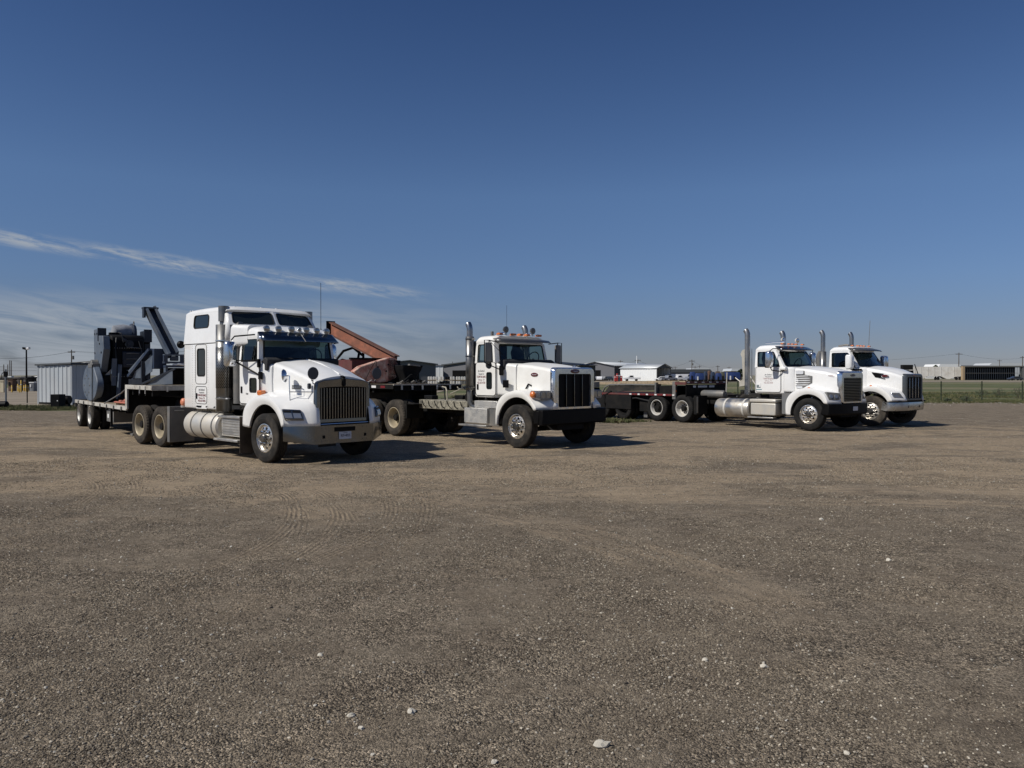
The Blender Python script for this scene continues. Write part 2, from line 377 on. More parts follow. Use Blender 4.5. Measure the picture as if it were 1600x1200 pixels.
# ------------------------------------------------------------------ ground
def ground_mat(kind):
    m = bpy.data.materials.new(kind + '_surface'); m.use_nodes = True; nt = m.node_tree; N = nt.nodes; L = nt.links
    b = N['Principled BSDF']; b.inputs['Roughness'].default_value = .95; b.inputs['Specular IOR Level'].default_value = .15
    tc = N.new('ShaderNodeTexCoord'); co = tc.outputs['Object']
    sp = N.new('ShaderNodeSeparateXYZ'); L.new(co, sp.inputs[0]); X, Y = sp.outputs[0], sp.outputs[1]
    def mm(op, a, b_=None, c=None):
        n = N.new('ShaderNodeMath'); n.operation = op
        for i, v in enumerate((a, b_, c)):
            if v is None: continue
            if isinstance(v, (int, float)): n.inputs[i].default_value = v
            else: L.new(v, n.inputs[i])
        return n.outputs[0]
    def scl(x, y, z=1, off=(0, 0, 0), rz=0):
        n = N.new('ShaderNodeMapping'); n.inputs['Scale'].default_value = (x, y, z); n.inputs['Location'].default_value = off; n.inputs['Rotation'].default_value = (0, 0, rz); L.new(co, n.inputs[0]); return n.outputs[0]
    def nz(s, d=5, r=.6, v=co, dist=0):
        n = N.new('ShaderNodeTexNoise'); n.inputs['Scale'].default_value = s; n.inputs['Detail'].default_value = d; n.inputs['Roughness'].default_value = r; n.inputs['Distortion'].default_value = dist; L.new(v, n.inputs['Vector']); return n.outputs[0]
    def rng(v, a, c, lo=0, hi=1, st='SMOOTHSTEP'):
        n = N.new('ShaderNodeMapRange'); n.interpolation_type = st; L.new(v, n.inputs[0]); n.inputs[1].default_value = a; n.inputs[2].default_value = c; n.inputs[3].default_value = lo; n.inputs[4].default_value = hi; return n.outputs[0]
    def mixc(f, a, c, mode='MIX'):
        n = N.new('ShaderNodeMix'); n.data_type = 'RGBA'; n.blend_type = mode
        if isinstance(f, (int, float)): n.inputs[0].default_value = f
        else: L.new(f, n.inputs[0])
        for s_, v in ((6, a), (7, c)):
            if isinstance(v, tuple): n.inputs[s_].default_value = (*v, 1)
            else: L.new(v, n.inputs[s_])
        return n.outputs[2]
    if kind == 'gravel':
        gravel = mixc(rng(nz(1.6, 6), .3, .7), (.19, .162, .129), (.255, .222, .178))
        sand = mixc(rng(nz(3.2, 5), .3, .7), (.325, .268, .198), (.385, .32, .238))
        # fine windblown sand lies where the trucks turn
        n1 = nz(.33, 6, .62, scl(1, 1.5), .8); yb = mm('MULTIPLY', rng(Y, 8.5, 14.5), rng(Y, 33, 24))
        f = mm('MULTIPLY', rng(mm('ADD', n1, mm('MULTIPLY', yb, .17)), .54, .70), mm('ADD', mm('MULTIPLY', yb, .75), .22))
        wisp = rng(nz(1.2, 6, .7, scl(.45, 1.6, 1, (0, 0, 0), .25), 1.5), .50, .68)
        f = mm('MINIMUM', mm('ADD', mm('MULTIPLY', f, .9), mm('MULTIPLY', wisp, mm('ADD', mm('MULTIPLY', yb, .5), .22))), 1)
        col = mixc(f, gravel, sand)
        # pebbles: colour cells of two sizes
        hts = []; peb = mm('MULTIPLY', rng(mm('ADD', mm('MULTIPLY', nz(.9, 5, .65, dist=.6), .7), mm('MULTIPLY', nz(4.5, 4), .3)), .40, .60), mm('SUBTRACT', 1, mm('MULTIPLY', f, .55)))
        for s_, lo, hi, th in ((75, .30, 1.70, .5), (170, .45, 1.55, .5), (38, .66, 1.34, .5)):
            v = N.new('ShaderNodeTexVoronoi'); v.inputs['Scale'].default_value = s_; L.new(co, v.inputs['Vector'])
            sv = N.new('ShaderNodeSeparateXYZ'); L.new(v.outputs['Color'], sv.inputs[0])
            n = N.new('ShaderNodeHueSaturation'); L.new(rng(sv.outputs[0], 0, 1, lo, hi, 'LINEAR'), n.inputs['Value']); L.new(col, n.inputs['Color'])
            k = mm('MINIMUM', mm('ADD', .38, mm('MULTIPLY', peb, .75)), 1); col = mixc(k, col, n.outputs[0])
            hts.append(mm('MULTIPLY', v.outputs['Distance'], -1.0 / 1))
        v = N.new('ShaderNodeTexVoronoi'); v.inputs['Scale'].default_value = 21; L.new(co, v.inputs['Vector'])
        sv = N.new('ShaderNodeSeparateXYZ'); L.new(v.outputs['Color'], sv.inputs[0])
        spot = mm('MULTIPLY', mm('GREATER_THAN', sv.outputs[1], .88), mm('LESS_THAN', v.outputs['Distance'], .16))
        col = mixc(mm('MULTIPLY', spot, .7), col, (.46, .42, .36))
        damp = rng(nz(.55, 5, .6, scl(.7, 1.4, 1, (4, 3, 0))), .57, .72); col = mixc(mm('MULTIPLY', damp, .45), col, (.075, .06, .048))
        oil = rng(nz(1.3, 5, .7, scl(1, 1.3, 1, (9, 2, 0))), .66, .76); col = mixc(mm('MULTIPLY', mm('MULTIPLY', oil, rng(Y, 12, 17)), .45), col, (.06, .05, .042))
        fines = rng(nz(6, 7, .75), .35, .65, .86, 1.13); hv2 = N.new('ShaderNodeHueSaturation'); L.new(fines, hv2.inputs['Value']); L.new(col, hv2.inputs['Color']); col = hv2.outputs[0]
        # tyre tracks: arcs of lugs pressed into the sand
        tr_h = None; tr_c = None; bands = []
        for (cx, cy, r, a0, a1, wd, q) in TRACKS:
            dx = mm('SUBTRACT', X, cx); dy = mm('SUBTRACT', Y, cy)
            rr = mm('ADD', mm('SUBTRACT', mm('SQRT', mm('ADD', mm('MULTIPLY', dx, dx), mm('MULTIPLY', dy, dy))), r), mm('MULTIPLY', mm('SUBTRACT', nz(.35, 1), .5), .22))
            an = mm('ARCTAN2', dy, dx)
            band = rng(mm('ABSOLUTE', rr), wd * .3, wd * .5 + .06, 1, 0)
            am = mm('MULTIPLY', rng(an, a0, a0 + .12), rng(an, a1 - .12, a1, 1, 0))
            band = mm('MULTIPLY', mm('MULTIPLY', band, am), rng(nz(1.1, 4), .35, .6, .15, 1))
            if wd > .6:
                cv = N.new('ShaderNodeCombineXYZ'); L.new(mm('MULTIPLY', rr, 7), cv.inputs[0]); L.new(mm('MULTIPLY', an, r * .3), cv.inputs[1])
                bands.append(mm('MULTIPLY', mm('MULTIPLY', band, q), rng(nz(1.0, 5, .7, cv.outputs[0]), .36, .60))); continue
            wob = mm('MULTIPLY', nz(7, 4), 2.2)
            lug = mm('ADD', mm('MULTIPLY', mm('SINE', mm('ADD', mm('MULTIPLY', rr, 2 * math.pi / .062), wob)), .5), mm('MULTIPLY', mm('SINE', mm('ADD', mm('ADD', mm('MULTIPLY', an, r * 2 * math.pi / .11), mm('MULTIPLY', rr, 40)), wob)), .3))
            hh = mm('MULTIPLY', mm('MULTIPLY', band, lug), q); tr_h = hh if tr_h is None else mm('ADD', tr_h, hh)
            tr_c = mm('MULTIPLY', band, q) if tr_c is None else mm('MAXIMUM', tr_c, mm('MULTIPLY', band, q))
        for bd in bands: col = mixc(mm('MULTIPLY', mm('MULTIPLY', bd, rng(nz(2.5, 5, .65), .25, .5, .45, 1)), .85), col, (.43, .355, .265))
        col = mixc(mm('MULTIPLY', tr_c, .36), col, mixc(rng(tr_h, -.4, .5), (.22, .18, .135), (.36, .297, .22)))
        fine = nz(90, 6, .7); mid = nz(9, 6, .65); big = nz(1.6, 4, .6)
        h = mm('ADD', mm('MULTIPLY', fine, .010), mm('MULTIPLY', mid, .022))
        h = mm('ADD', h, mm('MULTIPLY', big, .035))
        h = mm('ADD', h, mm('MULTIPLY', hts[0], mm('ADD', .007, mm('MULTIPLY', peb, .016)))); h = mm('ADD', h, mm('MULTIPLY', hts[1], .007))
        h = mm('ADD', h, mm('MULTIPLY', tr_h, .015))
    elif kind == 'sand':
        col = mixc(rng(nz(.3, 6), .3, .7), (.22, .185, .14), (.29, .25, .195)); h = mm('MULTIPLY', nz(20, 5), .02)
        col = mixc(rng(nz(2.2, 4, .6, scl(.2, 1.6)), .5, .7, 0, .5), col, (.16, .13, .10))
    else:
        g1 = mixc(rng(nz(.09, 6, .65), .35, .65), (.085, .10, .045), (.13, .135, .07))
        tanc = mixc(nz(1.5, 5), (.20, .165, .10), (.26, .22, .15))
        f = rng(mm('ADD', nz(.05, 5, .6, scl(.35, 1)), 0), .46, .60)
        col = mixc(mm('MULTIPLY', f, .6), g1, tanc)
        far = rng(Y, 170, 240); col = mixc(mm('MULTIPLY', far, .8), col, (.22, .20, .145))
        col = mixc(rng(nz(1.9, 6, .7), .5, .75, 0, .45), col, (.05, .062, .024)); h = mm('MULTIPLY', nz(3, 6), .12)
    bp = N.new('ShaderNodeBump'); bp.inputs['Strength'].default_value = 1.0; bp.inputs['Distance'].default_value = 1.0; L.new(h, bp.inputs['Height']); L.new(bp.outputs[0], b.inputs['Normal'])
    if kind == 'gravel': col = mixc(1.0, col, (.935, .885, .81), 'MULTIPLY')
    L.new(col, b.inputs['Base Color']); return m
# cx, cy, radius, start angle, end angle, band width, depth
TRACKS = [(-13.5, 11.5, 4.6, -.9, 1.1, .24, .8), (-13.5, 11.5, 5.1, -.9, 1.1, .24, .6), (-12.3, 9.7, 6.2, -.4, 1.15, .24, .9), (-12.3, 9.7, 6.75, -.5, 1.1, .24, .8),
          (-9.6, 8.6, 6.9, -.35, 1.0, .25, .9), (-9.6, 8.6, 7.45, -.3, 1.0, .25, .7), (-8.2, 9.8, 6.6, -.5, .9, .26, .9), (-8.2, 9.8, 7.1, -.5, .85, .26, .6), (-15.5, 13.5, 8.4, -.8, .5, .24, .5), (-11, 7.5, 8.6, .1, 1.3, .25, .6), (-11, 7.5, 9.2, .1, 1.3, .25, .5), (-6.5, 7, 8.2, -.2, 1.1, .25, .5),
          (4.5, -9.5, 22.0, 1.0, 2.0, 1.1, .9), (4.5, -9.5, 24.2, 1.0, 2.1, 1.0, .8), (11, -14, 28.5, 1.1, 1.9, 1.2, .8), (2, -8, 19.5, .95, 1.75, .9, .7), (-9, 3, 11.5, .2, 1.6, 1.0, .8), (-12, 2, 12.5, .6, 2.0, .9, .7), (-14, 4, 13.6, .5, 1.4, 1.3, .7), (6, -6, 22.3, .8, 1.5, .9, .7), (20, 12, 9, 2.2, 4.2, .8, .6)]
def hfun(x, y):
    z = .018 * noise.noise(Vector((x * .35, y * .35, 3))) + .03 * noise.noise(Vector((x * .09, y * .09, 1)))
    z += .006 * noise.noise(Vector((x * 2.2, y * 2.2, 7)))
    return z - .01
def sheet(name, xs, ys, m, z, hf=None, keep=None):
    P = [(x, y, z + (hf(x, y) if hf else 0)) for y in ys for x in xs]; nx = len(xs); F = []
    for j in range(len(ys) - 1):
        for i in range(nx - 1):
            if keep and not keep((xs[i] + xs[i + 1]) / 2, (ys[j] + ys[j + 1]) / 2): continue
            F.append((j * nx + i, j * nx + i + 1, (j + 1) * nx + i + 1, (j + 1) * nx + i))
    me = bpy.data.meshes.new(name); me.from_pydata(P, [], F); me.materials.append(m); me.shade_smooth()
    o = bpy.data.objects.new(name, me); COL.objects.link(o); o['kind'] = 'structure'; return o
def rngf(a, b, s):
    n = int(round((b - a) / s)); return [a + (b - a) * i / n for i in range(n + 1)]
field = sheet('grass_field', rngf(-2500, -200, 460) + rngf(-150, 260, 10) + rngf(400, 2500, 420), rngf(-1500, -100, 280) + rngf(-60, 320, 8) + rngf(500, 4000, 700), ground_mat('field'), -.055)
xs = rngf(-70, -26, 1.0) + rngf(-25, 34, .25) + rngf(35, 80, 1.0); ys = rngf(-40, 1, 1.5) + rngf(1.5, 30, .2) + rngf(30.5, 58, .5)
def yard_edge(x):                                   # far edge of the gravel: the shed and grass at left, the fence at right
    if x < -18: return 40.6 + .6 * math.sin(x * .6)
    if x < 22: return 57
    return 50.6 + .5 * math.sin(x * .5) + .3 * math.sin(x * 1.7)
gravel = sheet('gravel_yard', xs, ys, ground_mat('gravel'), 0, hfun, lambda x, y: y < yard_edge(x) + .25 * noise.noise(Vector((x * 1.3, y, 0))))
sand = sheet('sandy_road', rngf(-120, -8, 4), rngf(46, 110, 4), ground_mat('sand'), -.025)
track_road = sheet('far_dirt_road', rngf(-20, 320, 10), rngf(205, 262, 8), ground_mat('sand'), -.03)

# stones -----------------------------------------------------------
def rock_mesh(name, seed, sub=1, flat=.7):
    import bmesh
    b = bmesh.new(); bmesh.ops.create_icosphere(b, subdivisions=sub, radius=1)
    for v in b.verts:
        n_ = noise.noise(v.co * 1.1 + Vector((seed * 7.1, 0, 0))); v.co *= 1 + .55 * n_; v.co.z *= flat
    me = bpy.data.meshes.new(name); b.to_mesh(me); b.free(); return me
def stone_mat(name, ramp):
    m = bpy.data.materials.new(name); m.use_nodes = True; N = m.node_tree.nodes; L = m.node_tree.links; b = N['Principled BSDF']; b.inputs['Roughness'].default_value = .9; b.inputs['Specular IOR Level'].default_value = .2
    oi = N.new('ShaderNodeObjectInfo'); cr = N.new('ShaderNodeValToRGB'); L.new(oi.outputs['Random'], cr.inputs[0])
    e = cr.color_ramp.elements; e[0].position = ramp[0][0]; e[0].color = (*ramp[0][1], 1); e[1].position = ramp[-1][0]; e[1].color = (*ramp[-1][1], 1)
    for p, c in ramp[1:-1]: q = e.new(p); q.color = (*c, 1)
    tc = N.new('ShaderNodeTexCoord'); nz = N.new('ShaderNodeTexNoise'); nz.inputs['Scale'].default_value = 2.5; nz.inputs['Detail'].default_value = 5; L.new(tc.outputs['Object'], nz.inputs['Vector'])
    mx = N.new('ShaderNodeMix'); mx.data_type = 'RGBA'; mx.blend_type = 'MULTIPLY'; mx.inputs[0].default_value = .4; L.new(cr.outputs[0], mx.inputs[6]); L.new(nz.outputs[0], mx.inputs[7])
    bp = N.new('ShaderNodeBump'); bp.inputs['Strength'].default_value = .5; L.new(nz.outputs[0], bp.inputs['Height']); L.new(bp.outputs[0], b.inputs['Normal'])
    L.new(mx.outputs[2], b.inputs['Base Color']); return m
pebm = stone_mat('mixed_gravel', [(0, (.10, .083, .066)), (.5, (.20, .165, .122)), (.86, (.29, .245, .185)), (.95, (.42, .365, .28)), (1, (.68, .61, .49))])
def scatter(name, pts, scl_, src, m, label=None):
    """one mesh of points that carries its stones by geometry nodes"""
    for s_ in src:
        if not s_.materials: s_.materials.append(m)
    coll = bpy.data.collections.new(name + '_shapes')
    for s_ in src: coll.objects.link(bpy.data.objects.new('stone_shape', s_))
    me = bpy.data.meshes.new(name); me.from_pydata([tuple(p) for p in pts], [], [])
    at = me.attributes.new('sz', 'FLOAT', 'POINT'); at.data.foreach_set('value', np.array(scl_, dtype=np.float32))
    o = bpy.data.objects.new(name, me); COL.objects.link(o); o['kind'] = 'stuff'
    g = bpy.data.node_groups.new(name, 'GeometryNodeTree'); g.interface.new_socket('Geometry', in_out='INPUT', socket_type='NodeSocketGeometry'); g.interface.new_socket('Geometry', in_out='OUTPUT', socket_type='NodeSocketGeometry')
    N = g.nodes; L = g.links; gi = N.new('NodeGroupInput'); go = N.new('NodeGroupOutput'); ip = N.new('GeometryNodeInstanceOnPoints')
    ci = N.new('GeometryNodeCollectionInfo'); ci.inputs['Collection'].default_value = coll; ci.inputs['Separate Children'].default_value = True; ci.inputs['Reset Children'].default_value = True
    L.new(ci.outputs[0], ip.inputs['Instance']); ip.inputs['Pick Instance'].default_value = True
    m2p = N.new('GeometryNodeMeshToPoints'); L.new(gi.outputs[0], m2p.inputs[0]); L.new(m2p.outputs[0], ip.inputs['Points'])
    ri = N.new('FunctionNodeRandomValue'); ri.data_type = 'INT'; ri.inputs[4].default_value = 0; ri.inputs[5].default_value = len(src) - 1; L.new(ri.outputs[2], ip.inputs['Instance Index'])
    rv = N.new('FunctionNodeRandomValue'); rv.data_type = 'FLOAT_VECTOR'; rv.inputs[0].default_value = (-.5, -.5, 0); rv.inputs[1].default_value = (.5, .5, 6.28); L.new(rv.outputs[0], ip.inputs['Rotation'])
    na = N.new('GeometryNodeInputNamedAttribute'); na.data_type = 'FLOAT'; na.inputs[0].default_value = 'sz'; L.new(na.outputs[0], ip.inputs['Scale'])
    L.new(ip.outputs[0], go.inputs[0]); md = o.modifiers.new('stones', 'NODES'); md.node_group = g
    return o
def gravel_scatter():
    rg = np.random.default_rng(5); shapes = [rock_mesh('stone_shape', i, 1, .65) for i in range(6)]
    P = []; S = []
    n = 270000
    d = 2.6 + (17 - 2.6) * rg.random(n) ** 1.55; a = (rg.random(n) - .5) * 1.6
    X = d * np.tan(a * .86) ; Y = d
    dens = np.array([noise.noise(Vector((x * .55, y * .55, 9))) + .5 * noise.noise(Vector((x * 1.9, y * 1.9, 2))) for x, y in zip(X[::1], Y[::1])])
    keep = rg.random(n) < np.clip(.5 + dens * 1.6 - .08, .04, 1)
    X, Y = X[keep], Y[keep]; k = len(X)
    s = .0036 + .0055 * rg.random(k) ** 3 + .010 * (rg.random(k) > .993) * rg.random(k) + .0003 * Y
    for x, y, q in zip(X, Y, s): P.append((x, y, hfun(x, y) + q * .15)); S.append(q)
    scatter('loose_gravel', P, S, shapes, pebm)
    # pale chips
    n = 6500; d = 3 + 30 * rg.random(n) ** 1.25; X = d * np.tan((rg.random(n) - .5) * 1.36); shapes2 = [rock_mesh('stone_shape', 20 + i, 1, .6) for i in range(4)]
    chip = stone_mat('pale_limestone_chips', [(0, (.24, .21, .17)), (.6, (.40, .37, .31)), (1, (.66, .62, .54))])
    S = .0040 + .0085 * rg.random(n) ** 5 + .00030 * d; P = [(x, y, hfun(x, y) + s * .2) for x, y, s in zip(X, d, S)]
    scatter('pale_stone_chips', P, list(S), shapes2, chip)
gravel_scatter()
def gp(u, v):                                     # ground point seen at a given direction
    a = (u - 800) / 1200; b = (586 - v) / 1200; t = -CAM_H / b; return (a * t, t)
limem = mat('pale_limestone', (.64, .59, .49), .9, var=.15, vscale=20, bump=.6, bscale=40)
STN = [(941, 1166, .052, 'large pale rock at the bottom edge right of centre'), (642, 1113, .036, 'grey-white pointed rock left of centre near the bottom'), (499, 1024, .026, 'small white stone lower left of centre'),
       (548, 1118, .028, 'pale pitted stone just left of the pointed rock'), (1103, 1032, .03, 'white stone right of centre, beyond the large rock'), (1196, 1043, .03, 'cream stone to the right of the white stone'),
       (1284, 811, .045, 'white stone alone at mid distance on the right'), (1326, 1176, .02, 'small cream stone near the bottom right'), (772, 1192, .024, 'white stone cut by the bottom edge under the centre'), (563, 1138, .022, 'small white stone below the pitted stone'), (1390, 876, .04, 'flat pale stone on the right, halfway up the gravel')]
for i, (u, v, s, lb) in enumerate(STN):
    s *= .62; x, y = gp(u, v); o = bpy.data.objects.new('stone', rock_mesh('stone', 40 + i, 2, .75)); COL.objects.link(o); o.data.materials.append(limem); o.data.shade_smooth(); o.data.set_sharp_from_angle(angle=R(25))
    o.location = (x, y, hfun(x, y) + s * .30); o.scale = (s * 1.25, s, s); o.rotation_euler = (0, 0, i * 1.3); tag(o, lb, 'stone')

# ------------------------------------------------------------------ wheels
def tyre_profile(Rt, w, rr, steer=True):
    g = []
    g += [(rr, -w * .30), (rr + .012, -w * .40), (rr + .03, -w * .455), (Rt * .66, -w * .492), (Rt * .76, -w * .50), (Rt * .765, -w * .508), (Rt * .79, -w * .508), (Rt * .795, -w * .50), (Rt * .90, -w * .475), (Rt * .955, -w * .445), (Rt * .985, -w * .405), (Rt * .998, -w * .36)]
    t = [-.25, -.085, .085, .25]
    for q in t: g += [(Rt, (q - .03) * w), (Rt - .016, (q - .022) * w), (Rt - .016, (q + .022) * w), (Rt, (q + .03) * w)]
    g += [(r, -o) for r, o in reversed(g[:12])]
    return g
def make_wheel(parent, D, front, trm=None, rimm=None, dual=False, discm=None):
    """wheel facing -y with its outer tyre face at y = -w/2; parts tyre, rim, hub"""
    e = empty('wheel', parent); Rt = D / 2; w = .28; rr = .295 if D < 1.07 else .305
    jag = None if front else {9: .012, 10: .022, 11: .02, 28: .02, 29: .022, 30: .012}
    MB().lathe(tyre_profile(Rt, w, rr), (0, 0, 0), 'y', 72 if front else 84, jag).build('tyre', trm or rubber, e, smooth=28)
    rimm = rimm or alloy
    if front:
        MB().lathe([(rr + .004, -w * .40), (rr + .012, -w * .43), (rr - .004, -w * .44), (rr - .014, -w * .40), (rr - .018, -w * .1), (rr - .05, w * .0), (rr - .06, w * .1)], (0, 0, 0), 'y', 48).build('rim', rimm, e, smooth=50)
        v, f = flat2d(circ(0, 0, rr - .022, 48), [circ(.212 * math.cos(k * math.pi / 5), .212 * math.sin(k * math.pi / 5), .031, 14) for k in range(10)], .012)
        d = MB(); d.add([(a, -w * .26 - .10 * max(0, 1 - math.hypot(a, b) / rr) + c, b) for a, b, c in v], f)
        d.lathe([(.175, -w * .30), (.165, -w * .36), (.085, -w * .37)], (0, 0, 0), 'y', 40)
        d.build('rim_disc', rimm, e, smooth=30)
        h = MB(); h.lathe([(.095, -w * .30), (.092, -w * .60), (.075, -w * .66), (.03, -w * .67), (.0, -w * .67)], (0, 0, 0), 'y', 24); h.build('hub_cap', dullchrome, e)
        n = MB()
        for k in range(10): g = k * math.pi / 5 + .31; n.cyl((.142 * math.cos(g), -w * .34, .142 * math.sin(g)), (.142 * math.cos(g), -w * .34 - .05, .142 * math.sin(g)), .016, 6)
        n.build('lug_nuts', dullchrome, e)['kind'] = 'stuff'
        MB().cyl((0, w * .1, 0), (0, w * .3, 0), rr - .03, 24).build('brake_drum', blackm, e)
    else:
        MB().lathe([(rr + .004, -w * .40), (rr + .016, -w * .45), (rr - .002, -w * .46), (rr - .014, -w * .42), (rr - .03, -w * .2), (rr - .05, w * .05), (rr - .075, w * .22)], (0, 0, 0), 'y', 48).build('rim', rimm, e, smooth=50)
        v, f = flat2d(circ(0, 0, rr - .05, 40), [circ(.175 * math.cos(k * math.pi / 5), .175 * math.sin(k * math.pi / 5), .028, 12) for k in range(10)], .012)
        d = MB(); d.add([(a, w * .16 + .06 * max(0, 1 - math.hypot(a, b) / rr) + c, b) for a, b, c in v], f); d.build('rim_disc', rimm, e, smooth=30)
        h = MB(); h.lathe([(.10, w * .2), (.098, -w * .22), (.085, -w * .30), (.03, -w * .32), (0, -w * .32)], (0, 0, 0), 'y', 20); h.build('hub_cap', blackm if discm is None else discm, e)
        n = MB()
        for k in range(10): g = k * math.pi / 5 + .31; n.cyl((.135 * math.cos(g), w * .2, .135 * math.sin(g)), (.135 * math.cos(g), w * .2 - .05, .135 * math.sin(g)), .015, 6)
        n.build('lug_nuts', dullchrome, e)['kind'] = 'stuff'
        if dual:
            MB().lathe(tyre_profile(Rt, w, rr), (0, .335, 0), 'y', 84, jag).build('inner_tyre', rubber_k if trm is rubber_k else rubber, e, smooth=28)
    return e
def put_wheels(root, first, places):
    """places: (x, z, side) ; the first prototype is moved, the others are copies"""
    for i, (x, y, z, side, steer) in enumerate(places):
        w = first if i == 0 else copy_tree(first, root)
        w.location = (x, y, z); w.rotation_euler = (0, rnd.random() * 6.28 * 0, (math.pi if side > 0 else 0) + steer)

# ------------------------------------------------------------------ truck pieces
def mir(s, p): return (p[0], p[1] * s, p[2])
def sample(pl, n):
    d = [0]
    for a, b in zip(pl, pl[1:]): d.append(d[-1] + math.dist(a, b))
    out = []
    for i in range(n):
        t = d[-1] * i / (n - 1); j = max(k for k in range(len(d)) if d[k] <= t + 1e-9); j = min(j, len(pl) - 2)
        u = (t - d[j]) / max(1e-9, d[j + 1] - d[j]); out.append((pl[j][0] * (1 - u) + pl[j + 1][0] * u, pl[j][1] * (1 - u) + pl[j + 1][1] * u))
    return out
def smooth_pl(pl, it=2):
    for _ in range(it):
        q = [pl[0]]
        for a, b in zip(pl, pl[1:]): q += [(a[0] * .75 + b[0] * .25, a[1] * .75 + b[1] * .25), (a[0] * .25 + b[0] * .75, a[1] * .25 + b[1] * .75)]
        pl = q + [pl[-1]]
    return pl
def fender(root, s, outline, zc, Ro, yo, yi, nose, a0, a1, m, rise=.05, bulge=.03, y_in_top=None):
    n = 36; ol = sample(smooth_pl(outline), n)
    op = [(Ro * math.cos(R(a0 + (a1 - a0) * i / (n - 1))), zc + Ro * math.sin(R(a0 + (a1 - a0) * i / (n - 1)))) for i in range(n)]
    def wgt(x): t = min(1, max(0, (x - .05) / .6)); return t * t * (3 - 2 * t)
    rows = [[(p[0], -(yo - .07), p[1]) for p in op], [(p[0], -yo, p[1]) for p in op]]
    for k in (.35, .7, .93): rows.append([(a[0] * (1 - k) + b[0] * k + .0, -(yo + bulge * math.sin(k * 2.6)), a[1] * (1 - k) + b[1] * k) for a, b in zip(op, ol)])
    rows.append([(b[0], -(yo - .012), b[1]) for b in ol])
    for k in (.12, .3, .5, .7, .85, 1):
        rows.append([(b[0] + nose * wgt(b[0]) * min(1, k * 1.15), -(yo + (yi - yo) * k), b[1] + (rise * math.sin(min(1, k) * 1.5) if b[1] > 1.0 else 0)) for b in ol])
    b = MB(); b.grid([[mir(s, p) for p in r] for r in rows]); o = b.build('fender', m, root, smooth=50, solid=.012)
    # inner liner, a black sheet added to block light under the fender
    q = MB(); q.grid([[mir(s, (p[0] * .99, -y, p[1] * .99 + .005)) for p in op] for y in (yo - .04, yi - .25)]); q.build('light_block_liner', blackm, root, solid=.01)
    return o
def hood_sections(secs, rr=.12, n=7):
    out = []
    for (x, w, zt, zs, zb) in secs:
        P = [(x, -w, zb), (x, -w - .012, zb + (zs - zb) * .5), (x, -w, zs - rr)]
        for i in range(1, n): g = R(90 * i / n); P.append((x, -w + rr * (1 - math.cos(g)), zs - rr + rr * math.sin(g)))
        for k in range(0, 6): t = k / 6; P.append((x, -(w - rr) * (1 - t), zs + (zt - zs) * (1 - (1 - t) ** 1.9)))
        P.append((x, 0, zt)); P += [(a, -b, c) for a, b, c in reversed(P[:-1])]; out.append(P)
    return out
def steps_plate(b, x0, x1, y, z0, z1, n=5):
    for i in range(n):
        z = z0 + (z1 - z0) * (i + .5) / n; b.bb(x0 + .01, x1 - .01, y - .012, y + .012, z - (z1 - z0) / n * .32, z + (z1 - z0) / n * .32)
def frame_and_axles(root, xf, xrr, D, m=blackm, z0=.74, z1=1.0):
    b = MB()
    for s in (-1, 1): b.bb(xrr, xf, s * .40, s * .475, z0, z1)
    for x in [xrr + .1 + i * (xf - xrr - .2) / 6 for i in range(7)]: b.bb(x - .05, x + .05, -.4, .4, z0 + .03, z1 - .03)
    b.build('chassis_frame', m, root, bevel=.006)
    a = MB(); zc = D / 2
    a.tube([(0, -.95, zc), (0, -.6, zc), (0, -.5, zc - .1), (0, .5, zc - .1), (0, .6, zc), (0, .95, zc)], .06, 8)
    a.build('front_axle', m, root)
def drive_axle(root, x, D):
    a = MB(); a.tube([(x, -.9, D / 2), (x, .9, D / 2)], .075, 10); a.cyl((x - .18, 0, D / 2), (x + .2, 0, D / 2), .2, 14, .12)
    for s in (-1, 1): a.bb(x - .25, x + .25, s * .38, s * .5, D / 2 + .06, D / 2 + .16); a.cyl((x - .3, s * .45, D / 2 + .1), (x - .3, s * .45, D / 2 + .32), .11, 12)
    a.build('drive_axle', blackm, root)
def fifth_wheel(root, x):
    b = MB(); b.lathe([(.0, 1.20), (.42, 1.20), (.46, 1.17), (.46, 1.14), (0, 1.14)], (x, 0, 0), 'z', 28); b.bb(x - .25, x + .25, -.42, .42, 1.0, 1.13); b.build('fifth_wheel', blackm, root)
def seats(root, x, z, w):
    b = MB()
    for y in (-.48, .48):
        b.bb(x - .25, x + .2, y - .23, y + .23, z - .1, z + .05); b.loft([rrect3(x - .22, y, z + .05, .46, .1), rrect3(x - .30, y, z + .4, .46, .12), rrect3(x - .34, y, z + .52, .28, .1), rrect3(x - .34, y, z + .68, .24, .08)])
    b.build('seats', interior, root, bevel=.02)
    d = MB(); d.prism([(x + .45, z - .1), (x + .7, z - .1), (x + .72, z + .14), (x + .6, z + .19), (x + .45, z + .1)], -w + .06, w - .06); d.build('dashboard', interior, root, bevel=.02)
    s_ = MB(); c = Vector((x + .36, .45, z + .2)); s_.tube([c + Vector((.09 * math.sin(g), .22 * math.cos(g), .2 * math.sin(g))) for g in [i * math.pi / 8 for i in range(16)]], .014, 6, closed=True); s_.tube([c, c + Vector((.25, 0, -.15))], .03, 6); s_.build('steering_wheel', interior, root)
def rrect3(x, y, z, w, t): return [(x + a, y + b, z) for a, b in rrect(-t / 2, t / 2, -w / 2, w / 2, min(w, t) * .35, 3)]
